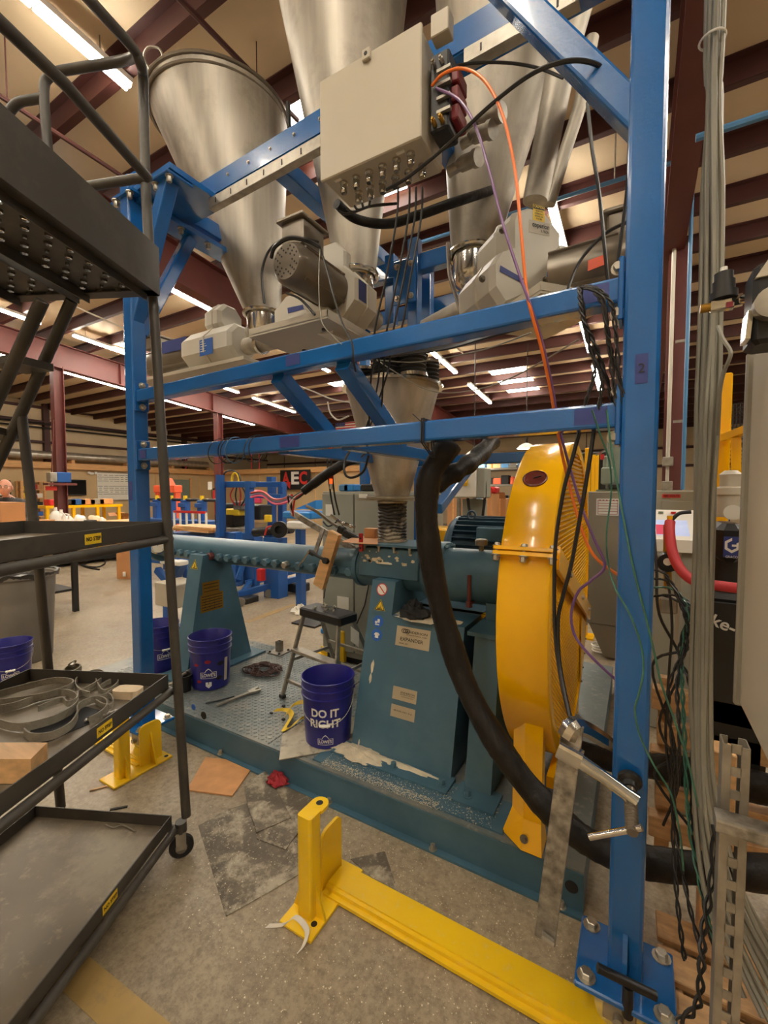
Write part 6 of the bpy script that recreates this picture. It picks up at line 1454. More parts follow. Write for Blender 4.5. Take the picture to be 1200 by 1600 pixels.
for dx in (0, .008): zt_m.tube([V((zx + dx, gy(zx, -.040), ZLO + .04)), V((zx + dx, gy(zx, -.042), ZLO - .04)), V((zx + dx + .01, gy(zx, .03), ZLO - .09)), V((zx + dx, gy(zx, .045), ZLO)), V((zx + dx, gy(zx, .04), ZLO + .042)), V((zx + dx, gy(zx, -.038), ZLO + .042))], .003, 6)
zt_m.tube([V((zx, gy(zx, -.04), ZLO + .03)), V((zx - .03, gy(zx, -.05), ZLO + .06))], .002, 5); zt_m.build('cable_tie', 'black', t)
pts = spline([P(880, 1170, Y=2.15), P(950, 1185, Y=2.1), P(1040, 1200, Y=2.0), P(1130, 1218, Y=1.95), P(1230, 1240, Y=1.9)], 6)
t = thing('insulated_hose', 'second black sleeved hose lying behind the right blue post near the pallet', 'hose', P(1060, 1200, Y=2.0)); MB().tube(pts, [.052 + .003 * math.sin(i) for i in range(len(pts))], 14).build('hose_sleeve', 'hose', t)
t = thing('cable_sleeve', 'black cable sleeve sagging from the bracket arm left of the cone', 'sleeve', P(520, 740, Y=2.2))
MB().tube(spline([P(570, 715, Y=2.25), P(540, 724, Y=2.2), P(515, 738, Y=2.15), (P(490, 756, Y=2.12)), P(474, 768, Y=2.1)], 5), [.022] * 6 + [.030] * 10 + [.026] * 5, 12).build('sleeve_body', 'hose', t)
for k, (m_, e) in enumerate((('cable', (455, 782)), ('white', (452, 790)), ('red', (458, 795)), ('cable', (450, 776)))):
    MB().tube(spline([P(476, 767 + k, Y=2.1), P(462, 774 + 2 * k, Y=2.1), P(*e, Y=2.12), P(458, 806, Y=2.15)], 5), .006, 6).build('sleeve_wire', m_, t)

# ------------------------------------------------------------------ cables
def cable(label, pix, r=.004, m='cable', name='cable', group=None, sub=6, n=6):
    """pix: (px, py, Y)"""
    return tube_obj(name, m, [P(x, y, Y=Y) for x, y, Y in pix], r, label, 'cable', group, sub, n)
cable('orange air tube arching from the valve block down past the yellow guard', [(675, 134, 1.44), (692, 116, 1.42), (722, 107, 1.40), (755, 124, 1.38), (784, 176, 1.37), (804, 262, 1.36), (814, 360, 1.345), (822, 448, 1.345), (829, 484, 1.345), (846, 545, 1.40), (860, 610, 1.46), (870, 668, 1.50), (884, 735, 1.50), (905, 815, 1.5), (928, 868, 1.5), (968, 900, 1.52)], .005, 'orange', 'air_tube', n=8)
cable('purple air tube running beside the orange tube to the yellow guard', [(682, 138, 1.44), (716, 155, 1.42), (742, 195, 1.40), (764, 265, 1.38), (786, 350, 1.36), (812, 430, 1.34), (828, 475, 1.342), (846, 530, 1.40), (862, 600, 1.46), (872, 660, 1.5), (890, 730, 1.5), (910, 795, 1.5), (928, 842, 1.5), (945, 884, 1.5), (925, 906, 1.5), (904, 924, 1.5), (893, 955, 1.5), (897, 990, 1.5), (920, 1022, 1.5), (962, 1062, 1.52)], .0045, 'purple', 'air_tube', n=8)
cable('long black cable looping from the box glands over the upper right brace', [(604, 296, 1.45), (640, 275, 1.42), (700, 226, 1.40), (760, 170, 1.38), (812, 128, 1.34), (850, 106, 1.32), (890, 95, 1.33), (925, 98, 1.36), (955, 115, 1.42), (975, 140, 1.5)], .006)
cable('black cable running right from the control box behind the brace', [(690, 108, 1.52), (735, 99, 1.55), (790, 98, 1.6), (840, 106, 1.62), (880, 122, 1.62)], .005)
for k, (e, lab) in enumerate((((585, 625), 'leftmost'), ((592, 660), 'second from left'), ((600, 600), 'third from left'), ((575, 690), 'lowest reaching'))):
    x0 = (622, 640, 650, 660)[k]
    cable(f'{lab} black cable dropping from the box glands to the receiving cone', [(x0, 292, 1.48), (x0 - 2, 340, 1.5), (x0 - 18, 430, 1.5), (x0 - 38, 530, 1.52), (e[0] + 8, 570, 1.6), (e[0], e[1], 1.75), (565, 690 + k * 8, 1.8)], .0045, group='cables dropping to the cone')
for k in range(5):
    g_ = GL[k + 6]; cable(f'short black cable under {("the first", "the second", "the third", "the fourth", "the fifth")[k]} gland of the back row', [(530 + 12 * k, 330 - 4 * k, 1.5), (545 + 8 * k, 334 - 3 * k, 1.5), (580, 322, 1.52), (620, 318, 1.58)], .005, group='cables leaving the box glands')
cable('thick black cable bundle slung behind the box under the top beam', [(526, 318, 1.62), (556, 342, 1.74), (605, 350, 1.8), (655, 336, 1.84), (705, 318, 1.9), (745, 305, 2.05), (790, 290, 2.5)], .021, 'hose', n=10)
cable('black cable hanging from the middle feeder junction box', [(497, 378, 1.62), (470, 372, 1.52), (440, 376, 1.48), (420, 392, 1.46), (410, 420, 1.46), (410, 445, 1.46), (413, 474, 1.46)], .0055)
cable('black cable draped over the vented motor end', [(498, 385, 1.60), (480, 376, 1.50), (452, 372, 1.46), (430, 385, 1.44), (424, 402, 1.47)], .009)
cable('black cable crossing the middle motor down to the upper rail', [(500, 385, 1.56), (512, 425, 1.48), (522, 465, 1.42), (535, 505, 1.40), (550, 536, 1.36), (552, 562, 1.36), (556, 580, 1.42)], .004)
cable('thin grey wire falling past the middle motor', [(500, 390, 1.50), (498, 440, 1.44), (502, 500, 1.42), (520, 525, 1.42), (534, 538, 1.40)], .002, 'grey_cable', 'wire')
cable('black strap like cable under the middle motor', [(448, 458, 1.6), (470, 468, 1.58), (492, 492, 1.58)], .006)
for k, pix in enumerate(([(905, 448, 1.345), (907, 470, 1.335), (912, 500, 1.34), (930, 540, 1.36), (950, 600, 1.38), (960, 650, 1.40)], [(912, 446, 1.345), (935, 452, 1.335), (955, 475, 1.335), (962, 520, 1.35), (968, 600, 1.37), (973, 650, 1.38)], [(908, 450, 1.345), (928, 455, 1.33), (945, 485, 1.335), (952, 540, 1.35), (960, 610, 1.37), (966, 655, 1.38)], [(906, 448, 1.35), (915, 520, 1.35), (930, 570, 1.37), (918, 620, 1.38), (905, 660, 1.40)], [(910, 448, 1.34), (940, 462, 1.33), (948, 520, 1.34), (958, 560, 1.36), (975, 620, 1.37)], [(907, 452, 1.345), (920, 540, 1.35), (940, 590, 1.36), (935, 640, 1.38)])):
    m = MB(); s = spline([P(x, y, Y=Y) for x, y, Y in pix], 9)
    for ph in (0, PI): m.tube([p + V((math.cos(i * .9 + ph), .4 * math.sin(i * .9 + ph), .3 * math.sin(i * .9 + ph))) * .0038 for i, p in enumerate(s)], .0032, 5)
    m.build('twisted_cable', 'cable', None, f'twisted black pair on the upper rail by the post, {("leftmost at the tape", "rightmost by the end plate", "second from the right", "crossing back to the left", "third from the right", "in the middle of the tangle")[k]}', 'cable', 'twisted pairs at the right end of the upper rail')
cable('black cable hanging down the left edge of the guard face', [(905, 676, 1.45), (896, 710, 1.45), (880, 770, 1.46), (868, 850, 1.48), (866, 930, 1.5), (868, 1000, 1.5), (878, 1070, 1.46), (893, 1128, 1.38)], .006)
cable('black cable crossing the guard face from the upper right', [(928, 672, 1.42), (918, 740, 1.42), (906, 810, 1.44), (893, 880, 1.46), (880, 930, 1.48), (872, 970, 1.5), (875, 1040, 1.48), (892, 1126, 1.38)], .006)
cable('green and yellow wire falling in front of the taupe cabinet', [(925, 640, 1.33), (938, 680, 1.36), (952, 720, 1.4), (955, 770, 1.42), (948, 830, 1.42), (950, 880, 1.42), (962, 920, 1.36), (985, 962, 1.31), (1002, 1010, 1.30), (1005, 1050, 1.30), (998, 1085, 1.30), (992, 1110, 1.30), (1000, 1150, 1.30), (1022, 1196, 1.30), (1048, 1240, 1.30), (1062, 1300, 1.30), (1068, 1360, 1.32)], .0026, 'green_wire', 'wire')
cable('green and yellow wire slanting across the middle of the right post', [(948, 640, 1.33), (955, 700, 1.34), (965, 760, 1.34), (975, 815, 1.33), (990, 890, 1.31), (1008, 960, 1.31), (1020, 1010, 1.31), (1034, 1070, 1.32), (1052, 1120, 1.34), (1075, 1190, 1.36), (1090, 1260, 1.36)], .0026, 'green_wire', 'wire')
cable('thin pale wire sagging between the cone top and the upper rail', [(588, 562, 2.0), (622, 584, 1.98), (660, 606, 1.95), (700, 614, 1.9), (760, 605, 1.8), (820, 580, 1.7), (905, 530, 1.5)], .0028, 'grey_cable', 'wire')
cable('pale wire lying across the inlet sleeves of the receiving cone', [(585, 562, 2.05), (640, 566, 2.0), (690, 560, 2.0), (760, 545, 1.8), (830, 520, 1.6)], .003, 'grey_cable', 'wire')
for k in range(5):
    cable(f'black cable strung under the upper rail above the cone, {("front", "second", "third", "fourth", "rear")[k]}', [(600 + 6 * k, 558 - k, 1.9 + .06 * k), (650, 552 - 2 * k, 1.8 + .06 * k), (700 + 5 * k, 545 - 2 * k, 1.7 + .06 * k), (760, 528 - k * 2, 1.55 + .05 * k), (840, 506, 1.5)], .005, group='cables strung under the upper rail')
tg = thing('wire_coil', 'loose black wire wrapped round the lower rail near the left end', 'wire', G(355, 695))
for k, px in enumerate((334, 349, 353, 360, 390, 397)):
    x = G(px, 695, -.03).x; MB().tube([V((x + .02 * math.sin(a) * (.5 if k % 2 else 1), gy(x, 0) + .062 * math.cos(a), ZLO + .062 * math.sin(a) - .012)) for a in [2 * PI * q / 18 for q in range(18)]], .0022, 5, closed=True).build('wire_turn', 'cable' if k != 3 else 'air_blue', tg)
cable('black loop of cable hanging under the bracket arms', [(548, 702, 1.75), (538, 722, 1.72), (540, 742, 1.7), (552, 746, 1.7), (568, 736, 1.72), (576, 712, 1.75)], .006)
cable('white flex hanging in a loop below the upper rail between the bracket braces', [(452, 597, 2.6), (490, 612, 2.6), (520, 624, 2.6), (555, 630, 2.7)], .006, 'white', 'flex'); cable('white flex loop dangling beside the right bracket brace', [(512, 628, 2.5), (516, 645, 2.5), (528, 656, 2.5), (545, 650, 2.5)], .006, 'white', 'flex')
for k in range(2): cable(('left', 'right')[k] + ' black pendant cable of the beacon below the bracket arm', [(511 + 6 * k, 716, 2.2), (513 + 6 * k, 740, 2.2), (517 + 6 * k, 775, 2.2), (523 + 7 * k, 805, 2.2)], .006, group='beacon pendant cables')
bc = thing('signal_beacon', 'red and amber signal beacon hanging left of the cone', 'beacon', P(517, 755, Y=2.2))
for k, (m_, y) in enumerate((('red', 744), ('beacon', 752), ('white', 760))): MB().cyl(P(518, y + 4, Y=2.2), P(518, y - 4, Y=2.2), .013, 12).build('beacon_lens', m_, bc)
va = thing('valve_assembly', 'black and chrome valve assembly resting behind the clamp on the barrel', 'valve', P(540, 835, Y=2.5))
for k, (px, py) in enumerate(((534, 828), (542, 834), (550, 838), (557, 842))): MB().box(P(px, py, Y=2.45), (.055, .05, .05), Matrix.Rotation(.4, 3, 'Y'), ch=.008).build('valve_body', 'black', va)
MB().tube([P(516, 805, Y=2.4), P(532, 816, Y=2.45), P(555, 824, Y=2.48)], .012, 8).build('valve_stem', 'chrome', va)
for px, py in ((526, 822), (536, 818), (548, 822)): MB().ball(P(px, py, Y=2.42), .014, 10, 6).build('valve_fitting', 'chrome', va)
MB().tube(spline([P(505, 815, Y=2.4), P(512, 822, Y=2.4), P(520, 820, Y=2.4), P(526, 815, Y=2.42)], 4), .006, 6).build('valve_lead', 'cable', va)
MB().tube(spline([P(478, 790, Y=2.15), P(496, 800, Y=2.2), P(515, 815, Y=2.3), P(527, 822, Y=2.38)], 4), .010, 8).build('braided_hose', 'steel', va)

# ------------------------------------------------------------------ right foreground
rnd = random.Random(21)
for k in range(14):
    a = 2 * PI * k / 14; ox, oy = .022 * math.cos(a) * (1 if k % 2 else .55), .022 * math.sin(a) * (1 if k % 3 else .5)
    path = [V((P(1118, 0, Y=1.55).x + ox, 1.55 + oy, 5.1))]
    for (px, py, Y, sp) in ((1118, -30, 1.55, .9), (1116, 150, 1.55, .7), (1113, 300, 1.55, 1.0), (1112, 470, 1.55, 1.1), (1106, 640, 1.55, 1.1), (1100, 800, 1.55, 1.0), (1098, 960, 1.55, .95), (1096, 1080, 1.55, 1.0), (1098, 1190, 1.52, 1.1), (1108, 1290, 1.48, 1.5), (1135, 1400, 1.42, 2.2), (1180, 1500, 1.36, 3.0), (1230, 1590, 1.30, 3.4)):
        o = P(px, py, Y=Y); path.append(o + V((ox * sp + rnd.uniform(-.004, .004), oy * sp, 0)))
    tube_obj('grey_cable', 'grey_cable', path, .0062, 'grey cable in the thick vertical bundle right of the blue post', 'cable', 'grey cables in the vertical bundle', 4, 6)
o = P(1113, 62, Y=1.55); MB().tube([o + V((.03 * math.cos(k * PI / 10), .03 * math.sin(k * PI / 10), 0)) for k in range(20)], .003, 6, closed=True).build('cable_tie', 'white', None, 'white cable tie round the grey cable bundle near the top', 'tie')
for k, (px, sp) in enumerate(((1046, 4), (1058, -3), (1066, 5), (1078, 2))):
    m = MB(); s = spline([P(1020, 890 + 14 * k, Y=1.75), P(1042 + 4 * k, 900 + 10 * k, Y=1.72), P(1066 + 4 * k, 950, Y=1.66), P(1076 - 5 * k, 1000 + 6 * k, Y=1.64), P(px, 1070, Y=1.6), P(px + 4, 1160, Y=1.55), P(px + sp * 2, 1280, Y=1.5), P(px + 12 + sp * 4, 1400, Y=1.42), P(px + 30 + sp * 6, 1500, Y=1.36)], 12)
    for ph in (0, PI): m.tube([p + V((math.cos(i * .8 + ph), math.sin(i * .8 + ph), 0)) * .004 for i, p in enumerate(s)], .0032, 5)
    m.build('twisted_cable', 'cable' if k != 2 else 'green_wire', None, ('leftmost dark twisted pair hanging right of the blue post', 'second dark twisted pair hanging right of the blue post', 'green twisted pair hanging right of the blue post', 'dark twisted pair nearest the grey cable bundle')[k], 'cable')
m = MB(); s = spline([P(1118, 1290, Y=1.35), P(1112, 1380, Y=1.3), P(1100, 1450, Y=1.25), P(1096, 1510, Y=1.22), P(1090, 1570, Y=1.2), P(1060, 1596, Y=1.2)], 9)
for ph in (0, PI): m.tube([p + V((math.cos(i * .7 + ph), math.sin(i * .7 + ph), 0)) * .006 for i, p in enumerate(s)], .004, 6)
m.build('twisted_cable', 'cable', None, 'black twisted cable hanging over the pallet at the bottom right', 'cable')
# tangle of dark leads behind the post
for k in (0, 2, 5):
    cable(f'dark lead curling behind the right blue post, {("topmost", "second from the top", "third from the top", "fourth from the top", "fifth from the top", "lowest")[k]}', [(1022 + 3 * k, 830 + 20 * k, 2.0), (1026 + 9 * k, 890 + 12 * k, 1.95), (1030 + 10 * k, 960 + 10 * k, 1.9), (1064 - 9 * k, 1040, 1.9), (1030 + 5 * k, 1130 + 8 * k, 1.9), (1062 - 8 * k, 1210, 1.85), (1036 + 8 * k, 1290, 1.8)], .005, group='dark leads behind the right post')
# strut upright with slots
sx, sy = P(1142, 1400, Y=1.15).x, 1.15
su = thing('strut_post', 'slotted galvanised strut upright carrying the grey enclosure', 'post', (sx, sy, 0))
m = MB(); zt7 = P(1153, 1095, X=.245).z + .02
w, d_ = .044, .042
cells = int(zt7 / .05)
m.box((sx - w / 2, sy + d_ / 2, zt7 / 2), (.0028, d_, zt7)); m.box((sx + w / 2, sy + d_ / 2, zt7 / 2), (.0028, d_, zt7))
m.box((sx - w / 2 + .007, sy + d_, zt7 / 2), (.012, .0028, zt7)); m.box((sx + w / 2 - .007, sy + d_, zt7 / 2), (.012, .0028, zt7))
m.box((sx - w / 2 + .0075, sy, zt7 / 2), (.013, .0028, zt7)); m.box((sx + w / 2 - .0075, sy, zt7 / 2), (.013, .0028, zt7))
for k in range(cells + 1): m.box((sx, sy, k * .05 + .005), (w - .026, .0028, .02))
m.build('strut_channel', 'galv', su)
o = P(1135, 1285, Y=1.11); MB().bar(o + V((-.02, 0, 0)), o + V((.14, 0, .0)), .045, .03, ch=.006).build('strut_clamp', 'worn_chrome', su)
MB().box((sx, sy + .02, .006), (.12, .12, .012)).build('strut_foot', 'galv', su)
# grey enclosure at the right edge
ex = .245; e0 = P(1153, 1095, X=ex); ey = e0.y; zb8 = e0.z; zt8 = P(1172, 560, X=ex).z
en_ = thing('grey_enclosure', 'large grey steel enclosure filling the right edge of the view', 'enclosure', (ex + .3, ey - .4, zb8))
MB().box((ex + .30, ey - .42, (zb8 + zt8) / 2), (.60, .80, zt8 - zb8), ch=.006).build('enclosure_body', 'grey_box', en_)
MB().box((ex + .30, ey + .0, (zb8 + zt8) / 2), (.62, .022, zt8 - zb8 + .02), ch=.004).build('enclosure_door', 'taupe', en_)
# black hub with steel boss on its top, ball valve
hb = thing('swivel_hub', 'black cast hub with steel boss on the right edge above the grey enclosure', 'hub', P(1190, 560, Y=1.12))
o = P(1172, 482, Y=1.10); hbx = o.x + .07; MB().box((hbx, o.y + .02, o.z), (.14, .09, .15), ch=.008).build('hub_body', 'black', hb); q = P(1204, 478, Y=1.075); MB().cyl((q.x, 1.077, q.z), (q.x, 1.05, q.z), .028, 20).build('hub_boss', 'galv', hb)
MB().bar(P(1169, 492, Y=1.10), P(1164, 535, Y=1.10), .008, .05, up=(0, 1, 0)).build('hub_blade', 'chrome', hb)
q = P(1188, 425, Y=1.10); MB().hull([q + V((-.012, -.03, -.02)), q + V((.1, -.03, -.02)), q + V((.1, -.03, .06)), q + V((.03, -.03, .05))], [q + V((-.012, .05, -.02)), q + V((.1, .05, -.02)), q + V((.1, .05, .06)), q + V((.03, .05, .05))]).build('hub_cap', 'grey_box', hb)
bv = thing('ball_valve', 'small steel valve with stepped black knob beside the grey cables', 'valve', P(1130, 480, Y=1.25))
MB().cyl(P(1094, 483, Y=1.25), P(1112, 480, Y=1.25), .010, 12).build('valve_nipple', 'brass', bv); MB().bar(P(1110, 480, Y=1.25), P(1146, 474, Y=1.25), .022, .024, ch=.003).build('valve_body', 'chrome', bv)
MB().cyl(P(1142, 472, Y=1.25), P(1160, 468, Y=1.25), .014, 6).build('union_nut', 'chrome', bv); MB().cyl(P(1158, 468, Y=1.25), P(1172, 466, Y=1.22), .010, 12).build('valve_nipple', 'chrome', bv)
for (a, b, r_) in (((468), (457), .026), ((457), (440), .021), ((440), (427), .018)): MB().cyl(P(1131, a, Y=1.25), P(1131, b, Y=1.25), r_, 20).build('valve_knob', 'black', bv)
MB().cyl(P(1131, 427, Y=1.25), P(1131, 418, Y=1.25), .007, 10).build('knob_stem', 'white', bv); MB().box(P(1140, 476, Y=1.236), (.012, .004, .012)).build('red_mark', 'dark_red', bv)
cable('grey lead looping out of the cable bundle below the steel valve', [(1122, 510, 1.45), (1130, 530, 1.42), (1141, 548, 1.40), (1140, 560, 1.40), (1130, 585, 1.42), (1124, 620, 1.45), (1120, 680, 1.5)], .005, 'grey_cable')
# timber pallet and post
pal = thing('wood_pallet', 'worn timber pallet standing on the floor at the bottom right', 'pallet', (.36, 1.35, 0))
for k in range(6):
    y = 1.02 + .135 * k; MB().box((.46, y, .128), (.74, .105, .022), Matrix.Rotation(rnd.uniform(-.02, .02), 3, 'Z'), ch=.003).build('deck_board', 'wood_end', pal)
for x in (.13, .46, .79): MB().box((x, 1.36, .07), (.045, .80, .094), ch=.003).build('stringer', 'wood_end', pal)
for k in range(3): MB().box((.46, 1.05 + .3 * k, .012), (.74, .1, .02)).build('bottom_board', 'wood_end', pal)
o = P(1120, 1320, Y=1.75); tp_ = P(1120, 1172, Y=1.75); MB().box((o.x, 1.78, (o.z - .5 + tp_.z) / 2), (.085, .085, tp_.z - o.z + .5), ch=.004).build('timber_post', 'wood', None, 'upright pine timber post behind the slotted strut', 'post')
for k in range(5): 
    z = .25 + .13 * k; MB().box((.32 + .02 * (k % 2), 2.05, z), (.5, .06, .085), Matrix.Rotation(.03 * (k % 3 - 1), 3, 'Y'), ch=.003).build('crate_slat', 'wood_end', None, f'{("lowest", "second lowest", "middle", "second highest", "topmost")[k]} rough timber slat stacked behind the right blue post', 'timber', 'rough timber slats behind the post')
for x in (.12, .5): MB().box((x, 2.10, .42), (.05, .04, .84)).build('slat_upright', 'wood_end', None, f'rough timber upright at the {"left" if x < .3 else "right"} of the slat stack', 'timber')
# pump with blue label, machine with lettering, red hose, console
pu = thing('fluid_pump', 'black pump head with dark blue emblem label and white filter on top', 'pump', P(1137, 880, Y=2.0))
a, b = P(1118, 818, Y=2.0), P(1168, 882, Y=2.0); cx = (a.x + b.x) / 2
MB().box((cx, 2.1, (a.z + b.z) / 2), (b.x - a.x, .2, a.z - b.z), ch=.025).build('pump_cover', 'black', pu)
a, b = P(1131, 838, Y=1.999), P(1156, 872, Y=1.999); q = MB().quad((a.x, 1.998, b.z), (b.x, 1.998, b.z), (b.x, 1.998, a.z), (a.x, 1.998, a.z), .001).build('emblem_label', 'tape', pu)
eg = MB(); c = V(((a.x + b.x) / 2, 1.9975, (a.z + b.z) / 2 + .006)); hx_ = [(.024 * math.cos(PI / 6 + PI / 3 * k), .028 * math.sin(PI / 6 + PI / 3 * k)) for k in range(6)]
out = [c + V((x, -.0006, z)) for x, z in hx_]; inn = [c + V((x * .62, -.0006, z * .62)) for x, z in hx_]
eg.add(out + inn, [(i, (i + 1) % 6, 6 + (i + 1) % 6, 6 + i) for i in range(1, 6)]); eg.quad(*[c + V((x, -.0007, z)) for x, z in ((.0, -.004), (.016, -.004), (.016, .004), (.0, .004))])
text(eg, 'GRACO', c + V((0, 0, -.042)), (1, 0, 0), (0, 0, 1), .012, width=.035); eg.build('label_emblem', 'white', q)
o = P(1142, 800, Y=2.05); z0 = o.z; 
MB().lathe([(0, 0), (.04, 0), (.04, .08), (.046, .085), (.046, .11), (.034, .115), (.034, .15), (.036, .16), (.02, .175), (0, .176)], (o.x, 2.08, z0 - .02), (0, 0, 1), 24).build('filter_bowl', 'grey_box', pu); MB().cyl((o.x, 2.02, z0 + .0), (o.x, 2.01, z0), .028, 18).build('filter_dial', 'glassy', pu)
MB().cyl((cx, 2.1, b.z - .12), (cx, 2.1, b.z), .05, 16).build('pump_neck', 'black', pu); MB().box((cx + .03, 2.12, b.z - .5), (.2, .2, .72), ch=.02).build('pump_body', 'black', pu)
c = P(1122, 972, Y=1.96); tm = MB(); text(tm, 'oke-', c, (.94, 0, -.34), (.34, 0, .94), .06, bold=.02); 
MB().box((P(1122, 972, Y=1.99).x, 1.985, P(1122, 972, Y=1.99).z), (.15, .02, .15)).build('pump_panel', 'black', pu); tm.build('panel_lettering', 'white', pu)
tube_obj('red_hose', 'red_hose', [P(1047, 815, Y=2.0), P(1046, 830, Y=1.98), P(1050, 860, Y=1.95), (P(1062, 888, Y=1.92)), P(1085, 908, Y=1.9), P(1115, 914, Y=1.9), P(1160, 920, Y=1.9)], .018, 'thick red rubber hose curving behind the grey cables', 'hose', None, 6, 12)
fl2 = thing('air_regulator', 'black air regulator with brass fittings under the red hose', 'regulator', P(1042, 960, Y=2.0))
MB().cyl(P(1042, 862, Y=2.0), P(1042, 820, Y=2.0), .012, 12).build('brass_nipple', 'brass', fl2); MB().lathe([(0, -.03), (.035, -.03), (.04, 0), (.035, .03), (0, .03)], P(1043, 878, Y=2.0), (0, -1, 0), 20).build('regulator_body', 'black', fl2); MB().cyl(P(1043, 878, Y=1.96), P(1043, 878, Y=1.95), .014, 14).build('regulator_dial', 'glassy', fl2)
MB().cyl(P(1043, 892, Y=2.0), P(1044, 920, Y=2.0), .014, 10).build('brass_nipple', 'brass', fl2); MB().box(P(1044, 945, Y=2.0), (.06, .05, .06), ch=.006).build('valve_block', 'galv', fl2); MB().cyl(P(1047, 818, Y=2.0), P(1047, 806, Y=2.0), .010, 10).build('yellow_plug', 'guard', fl2)
MB().tube(spline([P(1050, 812, Y=2.0), P(1062, 802, Y=2.0), P(1080, 800, Y=2.0)], 5), .007, 8).build('black_tube', 'cable', fl2)
cs = thing('operator_console', 'white sloped operator console with lit screen behind the red hose', 'console', P(1075, 880, Y=2.5))
a, b = P(1024, 842, Y=2.5), P(1128, 842, Y=2.5); zt9 = P(1060, 798, Y=2.75).z; w = b.x - a.x
MB().hull([V((a.x, 2.5, a.z)), V((b.x, 2.5, a.z)), V((b.x, 2.85, zt9)), V((a.x, 2.85, zt9))], [V((a.x, 2.5, a.z - .06)), V((b.x, 2.5, a.z - .06)), V((b.x, 2.85, zt9 - .12)), V((a.x, 2.85, zt9 - .12))]).build('console_top', 'white', cs)
fcon = lambda u, v, l=.001: V((a.x + w * u, 2.5 + .35 * v, a.z + (zt9 - a.z) * v + l))
MB().quad(fcon(.02, .12), fcon(.55, .12), fcon(.55, .62), fcon(.02, .62), .001).build('screen', 'screen', cs)
MB().quad(fcon(.02, .14, .002), fcon(.2, .14, .002), fcon(.2, .45, .002), fcon(.02, .45, .002), .0005).build('screen_panel', 'pink', cs)
for u, m_ in ((.12, 'green_grey'), (.34, 'red')): MB().cyl(fcon(u, .85, 0), fcon(u, .85, .012), .012, 14).build('push_button', m_, cs)
MB().box(((a.x + b.x) / 2 + .05, 2.68, a.z / 2 - .02), (w - .12, .3, a.z - .06)).build('console_pedestal', 'grey_cab', cs)
a, b = P(1020, 766, Y=3.4), P(1092, 800, Y=3.4); c2 = thing('transformer_cabinet', 'grey cabinet with small red voltage label behind the console', 'cabinet', ((a.x + b.x) / 2, 3.6, 0))
MB().box(((a.x + b.x) / 2, 3.6, a.z / 2), (b.x - a.x + .1, .4, a.z), ch=.01).build('cabinet_body', 'grey_cab', c2)
MB().box(((a.x + b.x) / 2 + .02, 3.398, a.z - .15), (b.x - a.x - .06, .01, .16), ch=.003).build('cabinet_cover', 'grey_cab', c2)
o = P(1049, 775, Y=3.39); q = MB().box((o.x, 3.394, o.z), (.10, .004, .022)).build('voltage_label', 'red_lab', c2); text(MB(), '480 VOLTS', (o.x, 3.3915, o.z), (1, 0, 0), (0, 0, 1), .02, bold=.02, width=.085).build('label_print', 'print', q)
# conduit on the column and blue air pipe
cx = .36 - .11; cd_ = thing('conduit_run', 'white conduit with two junction boxes clipped to the red column right of the post', 'conduit', (cx + .1, 6.2, 1.5))
xx = P(1050, 500, Y=6.25).x; MB().tube([(xx, 6.25, 1.9), (xx, 6.25, 4.7)], .022, 8).build('conduit_pipe', 'conduit', cd_); MB().tube([(xx, 6.25, 1.62), (xx, 6.25, 1.9)], .018, 8).build('conduit_pipe', 'conduit', cd_)
for py in (721, 759): o = P(1042, py, Y=6.2); MB().box((xx, 6.22, o.z), (.11, .07, .11), ch=.008).build('junction_box', 'galv', cd_)
ap = thing('air_pipe', 'slim blue compressed air pipe dropping beside the red column', 'pipe', P(1070, 760, Y=6.0)); x9 = P(1075, 500, Y=6.0).x
MB().tube([(x9, 6.0, 1.62), (x9, 6.0, 4.95)], .02, 8).build('air_line', 'air_blue', ap)
for z in (2.4, 3.3): MB().box((x9 - .05, 6.02, z), (.12, .02, .03)).build('pipe_clip', 'galv', ap)

# yellow fence post, rail and mesh to the right
yf = thing('machine_fence', 'yellow machine fence with black wire mesh at the right', 'fence', P(1130, 900, Y=3.2))
a = P(1128, 700, Y=3.2)
ztop = P(1130, 585, Y=3.2).z; MB().box((a.x, 3.2, ztop / 2), (.07, .07, ztop), ch=.006).build('fence_post', 'guard', yf)
MB().bar(P(1132, 684, Y=3.15), P(1250, 640, Y=2.6), .04, .04).build('fence_rail', 'guard', yf); MB().bar(P(1150, 684, Y=3.05), P(1150, 800, Y=3.05), .04, .04).build('fence_post', 'guard', yf)
wm = MB(); o0, o1 = P(1135, 632, Y=3.6), P(1260, 632, Y=3.6); zlo = P(1140, 760, Y=3.6).z
for k in range(22): x = o0.x + (o1.x - o0.x) * k / 21; wm.bar((x, 3.6, zlo), (x, 3.6, o0.z), .006, .006)
for k in range(22): z = zlo + (o0.z - zlo) * k / 21; wm.bar((o0.x, 3.6, z), (o1.x, 3.6, z), .006, .006)
wm.build('wire_mesh', 'black', yf, kind='stuff', fix=False)

cable('black cable dropping behind the knee brace to the right motor', [(918, 160, 1.75), (925, 230, 1.72), (936, 300, 1.7), (944, 380, 1.7), (950, 440, 1.72)], .006)
cable('black cable hanging close to the left edge of the right post', [(984, 205, 1.55), (980, 290, 1.58), (972, 360, 1.6), (962, 430, 1.62)], .005)
cable('black cable trailing over the right feeder motor', [(985, 345, 1.8), (950, 362, 1.8), (920, 390, 1.78), (900, 420, 1.75), (886, 455, 1.7)], .006)

